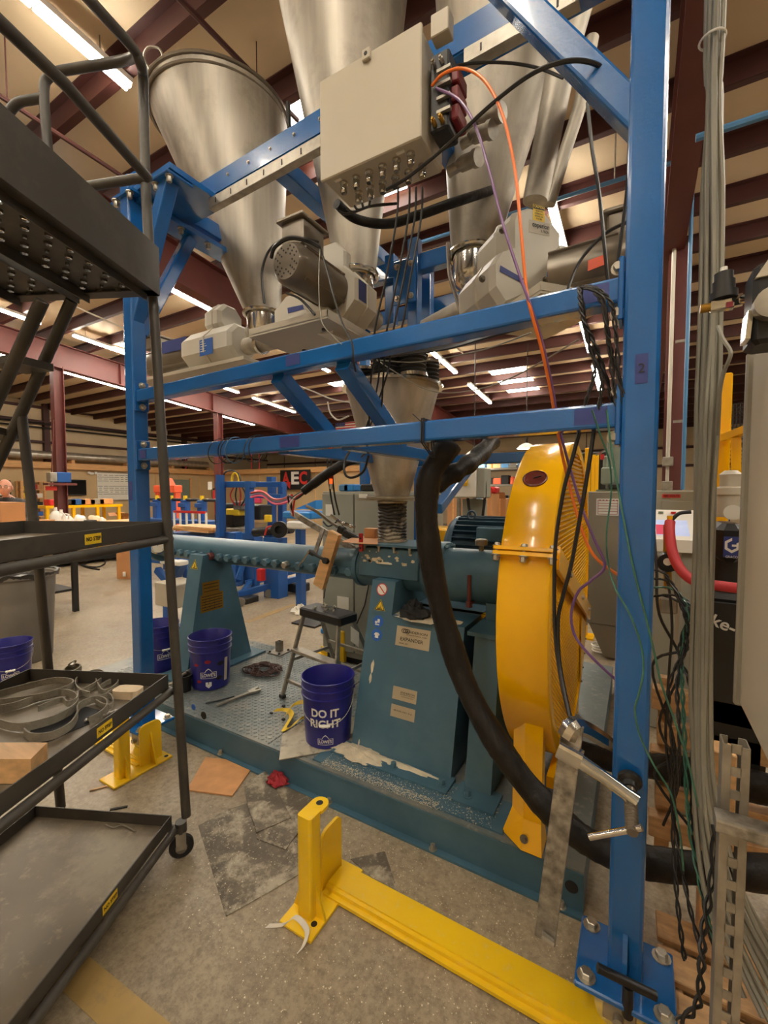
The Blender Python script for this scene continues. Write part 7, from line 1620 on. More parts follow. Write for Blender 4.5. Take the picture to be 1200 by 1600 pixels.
# ------------------------------------------------------------------ background, left: office wall fittings
WX = -19.985
def wallrect(px0, py0, px1, py1, X=WX): a, b = P(px0, py0, X=X), P(px1, py1, X=X); return a.y, b.y, b.z, a.z
y0, y1, z0, z1 = wallrect(91, 749, 134, 774)
t = thing('wall_television', 'black wall mounted television on the tan office wall', 'television', (WX, (y0 + y1) / 2, z0))
MB().box((WX + .06, (y0 + y1) / 2, (z0 + z1) / 2), (.06, y1 - y0, z1 - z0), ch=.012).build('tv_body', 'black', t); MB().box((WX + .092, (y0 + y1) / 2, (z0 + z1) / 2 + .01), (.004, y1 - y0 - .06, z1 - z0 - .09)).build('tv_screen', 'tv', t); MB().box((WX + .02, (y0 + y1) / 2, (z0 + z1) / 2), (.04, .3, .3)).build('wall_mount', 'black', t)
y0, y1, z0, z1 = wallrect(151, 738, 203, 781)
t = thing('whiteboard', 'large whiteboard with handwritten columns left of the left blue post', 'whiteboard', (WX, (y0 + y1) / 2, z0))
MB().box((WX + .015, (y0 + y1) / 2, (z0 + z1) / 2), (.03, y1 - y0, z1 - z0)).build('board_panel', 'wb', t)
for zz in (z0, z1): MB().box((WX + .02, (y0 + y1) / 2, zz), (.045, y1 - y0 + .04, .04)).build('board_frame', 'galv', t)
m = MB(); rnd = random.Random(3)
for c in range(6):
    y = y0 + (y1 - y0) * (c + .5) / 6
    for k in range(9):
        z = z1 - .12 - .085 * k - (.14 if k > 3 else 0); w = rnd.uniform(.1, .26); m.quad((WX + .032, y - w / 2, z), (WX + .032, y + w / 2, z), (WX + .032, y + w / 2, z + .018), (WX + .032, y - w / 2, z + .018))
m.build('board_writing', 'print', t)
y0, y1, z0, z1 = wallrect(-8, 750, 17, 776); t = thing('picture_frame', 'framed white print on the office wall behind the bald man', 'picture', (WX, (y0 + y1) / 2, z0))
MB().box((WX + .02, (y0 + y1) / 2, (z0 + z1) / 2), (.04, y1 - y0, z1 - z0), ch=.01).build('frame', 'black', t); MB().box((WX + .043, (y0 + y1) / 2, (z0 + z1) / 2), (.004, y1 - y0 - .09, z1 - z0 - .09)).build('print_sheet', 'wb', t)
def rack(name, label, cat, o, ux, w, d, h, levels, m, post=.04, group=None):
    """open shelving: posts and shelves; ux = direction along the front"""
    o = V(o); ux = V(ux).normalized(); uy = V((-ux.y, ux.x, 0)); t = thing(name, label, cat, o, group); R = Matrix((ux, uy, V((0, 0, 1)))).transposed()
    for a in (0, w):
        for b in (0, d): MB().box(o + ux * a + uy * b + V((0, 0, h / 2)), (post, post, h), R).build('rack_post', m, t)
    for z in levels: MB().box(o + ux * w / 2 + uy * d / 2 + V((0, 0, z)), (w, d, .035), R).build('rack_shelf', m, t)
    return t, ux, uy, R
y0, y1, z0, z1 = wallrect(24, 752, 62, 806)
rk, ux, uy, R_ = rack('wood_shelving', 'pale wooden shelving full of small bins by the office wall', 'shelving', (WX + .5, y0, 0), (0, 1, 0), y1 - y0, .4, z1, [z0 + (z1 - z0) * f for f in (.0, .27, .52, .76, 1.0)], 'lumber', .07)
rnd = random.Random(6); cols = ('red_lab', 'blue_lab', 'card', 'black', 'white', 'yellow_lab', 'trash'); words = ('red', 'blue', 'brown', 'black', 'white', 'yellow', 'grey')
for lv, f in enumerate((.0, .27, .52, .76)):
    for k in range(4):
        q = rnd.randrange(7); hh = rnd.uniform(.10, .19); yy = y0 + .14 + (y1 - y0 - .28) * k / 3
        MB().box((WX + .32, yy, z0 + (z1 - z0) * f + .018 + hh / 2), (.22, .19, hh), ch=.01).build('parts_bin', cols[q], None, f'{words[q]} parts bin on the {("lowest", "second", "third", "topmost")[lv]} shelf of the wooden shelving, {("far left", "left of centre", "right of centre", "far right")[k]}', 'bin', 'bins on the wooden shelving')
t = thing('hoist_box', 'small blue and grey hoist control box on the left red column', 'box', (-11.8, 5.0, 2.0)); o = P(97, 746, X=-11.76)
MB().box(o, (.22, .30, .24), ch=.015).build('box_body', 'blue_back', t); MB().box(o + V((0, -.2, 0)), (.2, .16, .22), ch=.01).build('box_side', 'galv', t); MB().box(o + V((.02, -.05, -.16)), (.24, .6, .05)).build('box_bracket', 'oxide', t)
o = P(80, 763, X=-11.8); t = thing('red_placard', 'small red placard hung on the left red column', 'sign', o); MB().box(o, (.03, .22, .10)).build('placard_panel', 'red_lab', t); MB().tube([o + V((0, .0, .05)), o + V((0, .1, 1.6))], .012, 5).build('placard_cord', 'oxide', t)
o = P(143, 740, X=WX + .04); t = thing('emergency_light', 'twin head emergency light on the office wall beside the whiteboard', 'light', o); MB().box(o, (.08, .16, .10), ch=.01).build('light_case', 'white', t)
for s in (-.13, .13): MB().cyl(o + V((.02, s, .03)), o + V((.09, s, .03)), .055, 12).build('light_head', 'white', t)
# AEC board, exit-side bits on the far office wall
FY = 16.08
def farrect(px0, py0, px1, py1, Y=FY): a, b = P(px0, py0, Y=Y), P(px1, py1, Y=Y); return a.x, b.x, b.z, a.z
FY = 15.86
x0, x1, z0, z1 = farrect(438, 735, 485, 765, FY)
t = thing('letter_board', 'black wall board with large letters AEC in red and white', 'sign', ((x0 + x1) / 2, FY, z0)); MB().box(((x0 + x1) / 2, FY, (z0 + z1) / 2), (x1 - x0, .03, z1 - z0)).build('board_panel', 'print', t)
hh = (z1 - z0); cz_ = (z0 + z1) / 2
for ch_, u, m_ in (('A', .20, 'red_lab'), ('E', .50, 'white'), ('C', .78, 'red_lab')):
    text(MB(), ch_, (x0 + (x1 - x0) * u, FY - .022, cz_ + .05), (1, 0, 0), (0, 0, 1), hh * .86, bold=.035, width=(x1 - x0) * .26).build('board_letter', m_, t)
MB().add([V((x0 + (x1 - x0) * .16, FY - .024, cz_ - .1)), V((x0 + (x1 - x0) * .36, FY - .024, cz_ - .1)), V((x0 + (x1 - x0) * .34, FY - .024, z0 + .02))], [(0, 1, 2)]).build('board_point', 'red_lab', t)
t = thing('hanging_flag', 'stars and stripes flag hanging under the far roof', 'flag', P(538, 668, Y=14.5)); x0, x1, z0, z1 = farrect(524, 654, 556, 676, 14.5)
n_ = 13
for k in range(n_):
    za, zb = z1 - (z1 - z0) * k / n_, z1 - (z1 - z0) * (k + 1) / n_
    MB().hull([V((x0, 14.5, za)), V((x1, 14.5 + .05, za)), V((x1, 14.55, zb)), V((x0, 14.5, zb))], [V((x0, 14.51, za)), V((x1, 14.56, za)), V((x1, 14.56, zb)), V((x0, 14.51, zb))]).build('flag_stripe', 'red_lab' if k % 2 == 0 else 'white', t)
q = MB().box((x0 + (x1 - x0) * .24, 14.495, z1 - (z1 - z0) * .27), ((x1 - x0) * .48, .012, (z1 - z0) * .54)).build('flag_canton', 'tape', t); sm_ = MB()
for i in range(6):
    for j in range(5): sm_.box((x0 + (x1 - x0) * (.04 + .08 * i), 14.487, z1 - (z1 - z0) * (.06 + .105 * j)), (.018, .003, .018))
sm_.build('flag_stars', 'white', q); MB().tube([(x0, 14.5, z1), (x1, 14.5, z1 + .01)], .012, 6).build('flag_pole', 'galv', t)
o = P(336, 778, Y=11.0); t = thing('fire_extinguisher', 'red fire extinguisher left of the blue press frame', 'extinguisher', o)
MB().lathe([(0, 0), (.08, 0), (.085, .02), (.085, .36), (.05, .43), (.03, .45), (0, .45)], o - V((0, 0, .15)), (0, 0, 1), 20).build('cylinder', 'red', t); MB().box(o + V((0, 0, .33)), (.04, .12, .06)).build('valve_head', 'black', t)
MB().tube(spline([o + V((.02, -.02, .34)), o + V((-.12, -.05, .3)), o + V((-.10, -.06, .0))], 4), .012, 6).build('discharge_hose', 'black', t); MB().tube([o - V((0, 0, .15)), V((o.x, o.y, .02))], .03, 8).build('stand_pole', 'red', t); MB().box((o.x, o.y, .015), (.3, .3, .03)).build('stand_base', 'red', t)
o = P(328, 759, Y=11.0); MB().box(o, (.22, .02, .30)).build('wall_notice', 'white', None, 'white notice above the fire extinguisher', 'sign')

# ------------------------------------------------------------------ bald man behind the bench
man = thing('person', 'bald man in a charcoal shirt bending his head over the brown carton', 'person', (-8.1, 2.8, 0))
def skin_body():
    # joints: (x toward +x facing, y, z), radius
    J = [((0, 0, .95), .15), ((.0, 0, 1.08), .145), ((.02, 0, 1.25), .16), ((.05, 0, 1.40), .15), ((.09, 0, 1.50), .062), ((.13, 0, 1.56), .058),
         ((.05, .17, 1.42), .068), ((.10, .25, 1.20), .05), ((.32, .16, 1.12), .038), ((.05, -.17, 1.42), .068), ((.10, -.25, 1.20), .05), ((.32, -.16, 1.12), .038),
         ((0, .10, .88), .10), ((.02, .11, .50), .066), ((0, .11, .10), .045), ((.14, .12, .05), .045), ((0, -.10, .88), .10), ((.02, -.11, .50), .066), ((0, -.11, .10), .045), ((.14, -.12, .05), .045)]
    E = [(0, 1), (1, 2), (2, 3), (3, 4), (4, 5), (3, 6), (6, 7), (7, 8), (3, 9), (9, 10), (10, 11), (0, 12), (12, 13), (13, 14), (14, 15), (0, 16), (16, 17), (17, 18), (18, 19)]
    me = bpy.data.meshes.new('body'); me.from_pydata([j[0] for j in J], E, []); ob = bpy.data.objects.new('body_tmp', me); COL.objects.link(ob)
    sk = ob.modifiers.new('s', 'SKIN'); sb = ob.modifiers.new('u', 'SUBSURF'); sb.levels = 2; sb.render_levels = 2
    for i, (p, r) in enumerate(J): me.skin_vertices[0].data[i].radius = (r, r * (1.25 if i in (1, 2, 3) else 1))
    me.skin_vertices[0].data[0].use_root = True
    dg = bpy.context.evaluated_depsgraph_get(); m2 = bpy.data.meshes.new_from_object(ob.evaluated_get(dg)); bpy.data.objects.remove(ob)
    return m2
bm_ = skin_body(); bm_.materials.clear(); bm_.materials.append(M['shirt']); bm_.materials.append(M['denim']); bm_.materials.append(M['skin'])
for p in bm_.polygons:
    z = sum(bm_.vertices[v].co.z for v in p.vertices) / len(p.vertices); x = p.center.x; p.use_smooth = True
    p.material_index = 1 if z < .93 and abs(p.center.y) < .3 and x < .25 else (2 if z > 1.515 or x > .26 else 0)
bo = bpy.data.objects.new('body', bm_); COL.objects.link(bo); bo.parent = man; facing_m = -.15
hc = V((.19, 0, 1.655))
hm = MB().ball(hc, .105, 24, 16, (1.0, .78, 1.16)); 
for i, p in enumerate(hm.v):                      # jaw narrower, brow and chin
    q = p - hc
    if q.z < -.02: p.x += .018 * (1 if q.x > 0 else 0); p.y *= 1 - .25 * min(1, -q.z / .1)
hd = hm.build('head', 'skin', man)
fc_ = MB(); fc_.ball(hc + V((.112, 0, -.01)), .018, 10, 6, (1.1, .8, 1.5)); fc_.build('nose', 'skin', hd)
for s in (-1, 1):
    MB().ball(hc + V((-.0, .084 * s, -.005)), .028, 10, 6, (.8, .4, 1.2)).build('ear', 'skin', hd); MB().ball(hc + V((.092, .034 * s, .012)), .009, 10, 6, (.6, 1.1, .6)).build('eye', 'white', hd); MB().ball(hc + V((.0965, .034 * s, .011)), .0045, 8, 5).build('pupil', 'print', hd)
    MB().box(hc + V((.096, .035 * s, .034)), (.012, .034, .007)).build('eyebrow', 'trash', hd)
MB().box(hc + V((.098, 0, -.058)), (.012, .046, .008), ch=.003).build('mouth', 'rag', hd)
gls = MB()
for s in (-1, 1): gls.tube([hc + V((.112, .034 * s + .022 * math.cos(a), .010 + .016 * math.sin(a))) for a in [2 * PI * k / 14 for k in range(14)]], .002, 5, closed=True); gls.tube([hc + V((.108, .056 * s, .014)), hc + V((.0, .086 * s, .014))], .002, 5)
gls.build('glasses', 'black', hd)
for s in (-1, 1):
    hp0 = V((.335, .155 * s, 1.115)); pm_ = MB().ball(hp0 + V((.04, 0, -.005)), .042, 12, 8, (1.1, .95, .45)); hdn = pm_.build('hand_palm', 'skin', man)
    for k in range(4):
        a = hp0 + V((.075, (-.03 + .02 * k), -.004)); b = a + V((.035 + .006 * (1.5 - abs(k - 1.5)), 0, -.008)); c = b + V((.022, 0, -.02)); MB().tube([a, b, c], [.010, .009, .007], 8).build('finger', 'skin', hdn)
    a = hp0 + V((.03, -.035 * s, .0)); MB().tube([a, a + V((.03, -.022 * s, -.006)), a + V((.052, -.022 * s, -.02))], [.011, .010, .008], 8).build('thumb', 'skin', hdn)
MAN = V((-8.1, 2.8, 0)); man.location = (0, 0, 0)
piv = MAN; man.rotation_euler = (0, 0, -.55); man.location = piv
for ch in man.children:                          # the figure was built around the origin
    if ch.name != bo.name: pass
# children built with MB subtract the parent's recorded origin: put it back
def shift(o, d):
    if o.type == 'MESH':
        for v in o.data.vertices: v.co += d
    for c in o.children: shift(c, d)
for ch in man.children:
    if ch is not bo: shift(ch, MAN)

# ------------------------------------------------------------------ benches, cartons and goods at the left
def carton(px0, py0, px1, py1, Y, depth, label, m='card', flaps=True, zfloor=None, name='carton', group=None):
    a, b = P(px0, py0, Y=Y), P(px1, py1, Y=Y); zb = b.z if zfloor is None else zfloor; w = b.x - a.x; h = a.z - zb
    t = thing(name, label, 'box', ((a.x + b.x) / 2, Y + depth / 2, zb), group)
    MB().box(((a.x + b.x) / 2, Y + depth / 2, zb + h / 2), (w, depth, h)).build('carton_body', m, t)
    if flaps:
        MB().bar(((a.x) , Y, a.z), (a.x - w * .12, Y, a.z + h * .12), .004, depth, up=(0, 1, 0)).build('carton_flap', m, t); MB().hull([V((a.x, Y, a.z)), V((b.x, Y, a.z)), V((b.x, Y - .08, a.z + .1)), V((a.x, Y - .08, a.z + .1))], [V((a.x, Y + .005, a.z)), V((b.x, Y + .005, a.z)), V((b.x, Y - .075, a.z + .1)), V((a.x, Y - .075, a.z + .1))]).build('carton_flap', m, t)
        MB().box(((a.x + b.x) / 2, Y - .001, zb + h / 2), (w * .12, .002, h)).build('carton_tape', 'lumber', t)
    return t
def bench(px0, px1, ytop, Y, depth, label, m_top='wood', m_leg='black', name='work_bench', h=None, rails=True, X=None):
    a, b = P(px0, ytop, Y=Y), P(px1, ytop, Y=Y); z = h or min(a.z, b.z); t = thing(name, label, 'bench', ((a.x + b.x) / 2, Y + depth / 2, 0))
    MB().box(((a.x + b.x) / 2, Y + depth / 2, z - .03), (b.x - a.x, depth, .06), ch=.006).build('bench_top', m_top, t)
    for x in (a.x + .06, b.x - .06):
        for y in (Y + .05, Y + depth - .05): MB().box((x, y, (z - .06) / 2), (.06, .06, z - .06)).build('bench_leg', m_leg, t)
    if rails: MB().box(((a.x + b.x) / 2, Y + depth / 2, .3), (b.x - a.x - .1, depth - .1, .03)).build('bench_shelf', m_leg, t)
    return t, V((a.x, Y, z)), V((b.x, Y, z))
BXA = -10.6
t = thing('work_bench', 'long dark steel bench loaded with goods behind the grey bin', 'bench', (-10.9, 4.6, 0))
MB().box((-10.9, 4.7, .86), (1.0, 4.6, .06)).build('bench_top', 'wood', t); MB().box((-10.9, 4.7, .40), (.9, 4.4, .04)).build('bench_shelf', 'black', t); MB().box((-10.9, 4.7, .12), (.9, 4.4, .10)).build('bench_base', 'black', t)
for y in (2.5, 4.7, 6.9):
    for x in (-11.3, -10.5): MB().box((x, y, .43), (.07, .07, .86)).build('bench_leg', 'black', t)
def on_bench(px): o = P(px, 790, X=-10.7); return V((-10.75, o.y, .89))
def bag(c, sc, m_, lab, seed):
    rnd = random.Random(seed); b = MB().ball((0, 0, 0), 1.0, 18, 10); ph = [rnd.uniform(0, 6) for _ in range(4)]
    for i, p in enumerate(b.v):
        k = 1 + .10 * math.sin(3 * p.x + ph[0]) + .08 * math.sin(5 * p.y + ph[1]) + .07 * math.sin(6 * p.z + ph[2] + 3 * p.x)
        b.v[i] = c + V((p.x * k * sc[0] * .5, p.y * k * sc[1] * .5, max(-.0, p.z * .5 + .32) * k * sc[2]))
    return b.build('goods_bag', m_, None, lab, 'bag')
def jug(px, label, m='white', s=1.0):
    c = on_bench(px); t = thing('plastic_jug', label, 'jug', c, 'goods on the long bench'); MB().lathe([(0, 0), (.10 * s, 0), (.11 * s, .03), (.11 * s, .2 * s), (.06 * s, .28 * s), (.035 * s, .30 * s), (.035 * s, .34 * s), (0, .34 * s)], c, (0, 0, 1), 18).build('jug_body', m, t)
    MB().tube(spline([c + V((.06, .05, .27 * s)), c + V((.13, .09, .24 * s)), c + V((.11, .08, .14 * s))], 4), .014, 6).build('jug_handle', m, t); MB().cyl(c + V((0, 0, .34 * s)), c + V((0, 0, .375 * s)), .03, 12).build('jug_cap', m, t)
jug(88, 'tall white plastic jug on the long bench'); jug(97, 'short white plastic jug beside the tall one on the bench', s=.85)
for px, m_, lab, sc in ((106, 'white', 'white plastic bag slumped on the long bench', (.2, .26, .24)), (126, 'wb', 'white and blue wrapped parcel on the long bench', (.16, .26, .22)), (148, 'sponge', 'pinkish plastic bag on the long bench', (.16, .24, .2)), (160, 'white', 'small pale bag at the right end of the long bench', (.14, .16, .12))):
    c = on_bench(px); bag(c, sc, m_, lab, px)
c = on_bench(66); MB().box(c + V((0, 0, .06)), (.3, .36, .12), ch=.005).build('brown_carton', 'board', None, 'low brown carton on the long bench left of the white jugs', 'box')
c = on_bench(137); MB().box(c + V((.1, 0, .035)), (.25, .2, .07), ch=.005).build('tool_case', 'black', None, 'flat black tool case between the parcels on the long bench', 'case')
carton(-46, 784, 2, 818, 2.35, .26, 'open brown carton in front of the bald man', zfloor=1.02)
t, _, _ = bench(-90, 22, 818, 2.25, .7, 'timber topped bench carrying the open brown carton', h=1.02)
carton(184, 806, 206, 862, 7.4, .5, 'tall brown carton standing on the long bench end beside the left blue post', zfloor=.0)
o = P(190, 905, Z=0); t = thing('carton', 'tall brown carton on the floor left of the left blue post', 'box', o); a, b = P(175, 905, Z=0), P(206, 905, Z=0); 
cc2 = (a + b) / 2; MB().box((cc2.x, cc2.y + .2, P(190, 843, Y=cc2.y).z / 2), (.38, .34, P(190, 843, Y=cc2.y).z), Matrix.Rotation(.5, 3, 'Z')).build('carton_body', 'card', t); MB().box((cc2.x - .03, cc2.y + .0, .42), (.07, .01, .1), Matrix.Rotation(.5, 3, 'Z')).build('carton_label', 'white', t); MB().box((cc2.x + .08, cc2.y + .0, .1), (.05, .01, .08), Matrix.Rotation(.5, 3, 'Z')).build('carton_label', 'white', t)
t = thing('yellow_table', 'long yellow steel table frame by the office wall under the television', 'table', (-13.2, 6.2, 0)); ya, yb_ = P(64, 784, X=-13.2).y, P(184, 784, X=-13.2).y
MB().box((-13.4, (ya + yb_) / 2, 1.20), (.9, yb_ - ya, .07)).build('table_top', 'guard', t)
for f in (0, .33, .66, .98):
    for x in (-13.8, -13.0): MB().box((x, ya + .05 + (yb_ - ya - .1) * f, .6), (.07, .07, 1.2)).build('table_leg', 'guard', t)
MB().box((-12.98, (ya + yb_) / 2, .75), (.05, yb_ - ya, .06)).build('table_rail', 'guard', t)
rnd = random.Random(9)
for k in range(6):
    m_ = ('red', 'black', 'blue_back', 'card', 'galv', 'board')[k]; y = ya + .35 + (yb_ - ya - .7) * k / 5
    MB().box((-13.3, y, 1.235 + .08), (.35, .38, .16), ch=.02).build('parts_tray', m_, None, f'{("red", "black", "blue", "brown", "silver", "tan")[k]} parts tray on the yellow table', 'tray', 'parts trays on the yellow table')
t = thing('floor_hose', 'black hose coiled on the floor under the long bench', 'hose', P(145, 878, Z=0)); MB().tube(spline([P(px, py, Z=.02) for px, py in ((120, 868), (126, 882), (150, 886), (164, 880), (158, 872), (140, 878), (130, 884), (155, 890))], 5), .018, 6).build('hose_coil', 'black', t)

# grey bin
c = V((-5.05, 1.80, 0)); tb_ = thing('trash_bin', 'big round grey waste bin with a dark liner at the left', 'bin', c)
MB().lathe([(0, 0), (.225, 0), (.235, .02), (.262, .55), (.262, .60), (.27, .62), (.275, .80), (.30, .80), (.305, .83), (.295, .84), (.268, .82), (.255, .6), (.22, .05), (0, .05)], c, (0, 0, 1), 44).build('bin_body', 'trash', tb_)
m = MB().lathe([(.300, .80), (.312, .845), (.285, .845), (.262, .78), (.22, .62), (0, .58)], c, (0, 0, 1), 40); rnd = random.Random(4)
for p in m.v: p.z += rnd.uniform(-.012, .012)
m.build('bin_liner', 'liner', tb_, ang=25)

# ------------------------------------------------------------------ middle distance machines
hb_ = thing('manifold_stand', 'row of blue valve posts on a bench frame behind the left blue post', 'stand', P(270, 830, Y=6.5)); YM = 6.5
zrail = P(290, 781, Y=YM).z; a, b = P(232, 781, Y=YM), P(338, 781, Y=YM); MB().tube([(a.x, YM, zrail), (b.x, YM, zrail)], .035, 8).build('manifold_pipe', 'black', hb_)
for k, px in enumerate((246, 268, 290, 316)):
    o = P(px, 800, Y=YM); q = MB().box((o.x, YM, zrail / 2), (.16, .16, zrail), ch=.01).build('valve_post', 'blue_back', hb_); MB().cyl((o.x, YM, zrail), (o.x, YM, zrail + .10), .05, 10).build('valve_cap', 'yellow_lab', q); MB().box((o.x, YM - .09, zrail - .12), (.24, .06, .10), ch=.01).build('valve_flange', 'blue_back', q)
MB().box(((a.x + b.x) / 2, YM, .9), (b.x - a.x, .5, .08)).build('bench_beam', 'blue_back', hb_)
zr = P(295, 800, Y=6.1).z; a2, b2 = P(272, 800, Y=6.1), P(322, 804, Y=6.1); fr = thing('red_barrier', 'low barrier with red rail and white pickets behind the barrel end', 'barrier', (a2.x, 6.1, 0)); MB().box(((a2.x + b2.x) / 2, 6.1, zr), (b2.x - a2.x, .04, .05)).build('barrier_rail', 'red', fr)
for k in range(6): MB().box((a2.x + (b2.x - a2.x) * k / 5, 6.1, zr / 2), (.035, .035, zr)).build('barrier_picket', 'white', fr)
oh = thing('red_press', 'orange red shop press head behind the blue valve posts', 'press', P(262, 770, Y=8.0)); o = P(262, 764, Y=8.0)
MB().box(o, (1.05, .25, .22), ch=.02).build('press_beam', 'orange_lab', oh); MB().hull([o + V((-.25, -.1, .1)), o + V((.25, -.1, .1)), o + V((.08, -.1, .32)), o + V((-.08, -.1, .32))], [o + V((-.25, .1, .1)), o + V((.25, .1, .1)), o + V((.08, .1, .32)), o + V((-.08, .1, .32))]).build('press_crown', 'orange_lab', oh); MB().cyl(o + V((0, -.06, .45)), o + V((0, .0, .45)), .11, 18).build('press_gauge', 'black', oh)
for s in (-.45, .45): MB().box((o.x + s, 8.0, o.z / 2), (.10, .16, o.z)).build('press_column', 'orange_lab', oh)
lp_ = thing('lumber_stack', 'stack of orange tinted boards behind the barrel end', 'lumber', P(300, 825, Y=5.4))
for k in range(12):
    z = P(300, 829, Y=5.4).z + .035 * (k // 4); a, b = P(270, 820, Y=5.4), P(333, 820, Y=5.4); MB().box(((a.x + b.x) / 2 + .05 * (k % 3), 5.4 + .14 * (k % 4), z), (b.x - a.x, .12, .03), Matrix.Rotation(.03 * ((k * 7) % 5 - 2), 3, 'Z')).build('board', 'wood', lp_)
MB().box((P(300, 820, Y=5.6).x, 5.65, P(300, 834, Y=5.4).z / 2), (1.2, .6, P(300, 834, Y=5.4).z - .03)).build('stack_trestle', 'blue_back', lp_)
# blue press frame
YF = 5.0; pf = thing('hydraulic_press', 'blue open steel press frame standing above the teal barrel', 'frame', P(390, 930, Y=YF))
def fb(px0, py0, px1, py1, Y, w, m='blue_back', parent=pf, name='frame_member', Y2=None): return MB().bar(P(px0, py0, Y=Y), P(px1, py1, Y=Y2 or Y), w, w, up=(0, 1, 0), ch=w * .08).build(name, m, parent)
for px in (346, 390): fb(px, 752, px, 836, YF, .11)
fb(340, 757, 396, 757, YF, .10); fb(340, 835, 400, 838, YF, .10); fb(344, 742, 344, 838, YF - .15, .10)
for px in (425, 441): fb(px, 755, px, 822, YF + .9, .12)
fb(390, 757, 443, 757, YF + .45, .09); fb(393, 774, 441, 776, YF + .4, .08); fb(424, 745, 424, 760, YF + .9, .13)
zf2 = P(390, 838, Y=YF).z
for x in (P(346, 838, Y=YF).x, P(390, 838, Y=YF).x, P(425, 838, Y=YF + .9).x): MB().box((x, YF + .1, zf2 / 2), (.12, .12, zf2), ch=.01).build('frame_leg', 'blue_back', pf)
pb_ = P(419, 810, Y=4.9); MB().box(pb_, (.13, .05, .11), ch=.008).build('yellow_plate', 'yellow_lab', pf)
cp2 = thing('pipe_coupling', 'black flanged coupling pipe to the right of the blue press frame', 'coupling', P(430, 828, Y=4.8)); MB().cyl(P(398, 832, Y=4.85), P(456, 826, Y=4.85), .07, 16).build('coupling_pipe', 'black', cp2); MB().lathe([(0, 0), (.12, 0), (.12, .10), (.06, .10), (.06, .02), (0, .02)], P(438, 827, Y=4.72), (.5, -.8, 0), 24).build('coupling_flange', 'black', cp2); MB().box((P(430, 838, Y=4.85).x, 4.85, P(430, 840, Y=4.85).z / 2), (.3, .2, P(430, 840, Y=4.85).z)).build('coupling_stand', 'blue_back', cp2)
MB().tube(spline([P(414, 836, Y=4.7), P(418, 824, Y=4.7), P(428, 822, Y=4.7)], 4), .014, 6).build('copper_line', 'red_lab', cp2)
for k, (m_, yy) in enumerate((('red', 776), ('purple', 780), ('pink', 783), ('cable', 779))):
    tube_obj('supply_hose', m_, [P(392, yy - 6, Y=4.6), P(410, yy - 8, Y=4.5), P(426, yy + 3, Y=4.3), P(440, yy + 4, Y=3.8), P(456, yy - 2, Y=3.2)], .014, f'{("red", "purple", "pink", "black")[k]} supply hose looping from the blue press frame to the sleeve', 'hose', 'supply hoses at the press frame')
MB().box(P(400, 776, Y=6.0), (.30, .06, .26), ch=.02).build('pink_case', 'pink', pf)
eq = thing('press_machinery', 'dark machinery packed inside the blue press frame', 'machine', P(368, 820, Y=5.3))
for k, (px, py, w, h, m_) in enumerate(((360, 812, .5, .22, 'black'), (372, 800, .35, .12, 'yellow_lab'), (368, 829, .5, .14, 'galv'), (352, 795, .2, .2, 'black'), (380, 790, .2, .16, 'trash'), (406, 800, .3, .25, 'black'))): MB().box(P(px, py, Y=5.35), (w, .3, h), ch=.02).build('machine_block', m_, eq)
MB().box((P(372, 830, Y=5.35).x, 5.4, P(372, 838, Y=5.35).z / 2), (.8, .3, P(372, 838, Y=5.35).z)).build('machine_base', 'blue_back', eq)
for k in range(5): tube_obj('machine_cable', 'cable' if k % 2 else 'red', [P(366 + 4 * k, 760, Y=5.2), P(360 + 8 * k, 775, Y=5.2), P(368 + 3 * k, 790, Y=5.2)], .012, f'{("red", "black", "second red", "second black", "third red")[k]} cable hanging inside the blue press frame', 'cable', 'cables in the press frame')
tube_obj('arched_hose', 'cable', [P(348, 748, Y=5), P(352, 738, Y=5), P(362, 735, Y=5), P(372, 740, Y=5), P(376, 752, Y=5)], .014, 'black hose arching over the blue press frame', 'hose'); tube_obj('arched_hose', 'yellow_lab', [P(362, 752, Y=5), P(364, 742, Y=5), P(369, 739, Y=5), P(373, 746, Y=5), P(373, 752, Y=5)], .02, 'yellow hose arching over the blue press frame', 'hose')
# blue skid on casters under it
sk = thing('machine_skid', 'low blue steel skid on casters seen below the barrel', 'skid', P(430, 930, Z=0)); s0, s1 = P(372, 929, Y=4.35), P(505, 893, Y=5.6)
MB().bar(s0, s1, .07, .09, ch=.006).build('skid_beam', 'blue_back', sk); MB().bar(s0 + V((-.5, .6, .0)), s1 + V((-.5, .6, 0)), .07, .09, ch=.006).build('skid_beam', 'blue_back', sk)
for f in (.05, .5, .95): q_ = s0.lerp(s1, f); MB().bar(q_, q_ + V((-.5, .6, 0)), .07, .07).build('skid_cross', 'blue_back', sk)
for px, py, Y in ((369, 905, 4.5), (423, 900, 4.9)): o = P(px, py, Y=Y); MB().box((o.x, Y, .62), (.14, .14, .75), ch=.01).build('skid_post', 'blue_back', sk)
MB().bar(P(372, 905, Y=4.4), P(384, 868, Y=4.5), .07, .07).build('skid_brace', 'blue_back', sk)
for px, py in ((420, 934), (500, 905), (376, 948)):
    o = P(px, py, Z=0); MB().lathe([(0, -.02), (.06, -.02), (.065, 0), (.06, .02), (0, .02)], o + V((0, 0, .065)), (.8, -.5, 0), 18).build('skid_caster', 'trash', sk)
for px, py, Y in ((383, 942, 4.4), (465, 921, 5.2)): MB().box(P(px, py - 4, Y=Y), (.3, .25, .13), ch=.01).build('skid_box', 'black', sk)
MB().box(P(408, 898, Y=4.6), (.10, .1, .18), ch=.01).build('red_pump', 'red', None, 'small red pump sitting on the blue skid', 'pump')
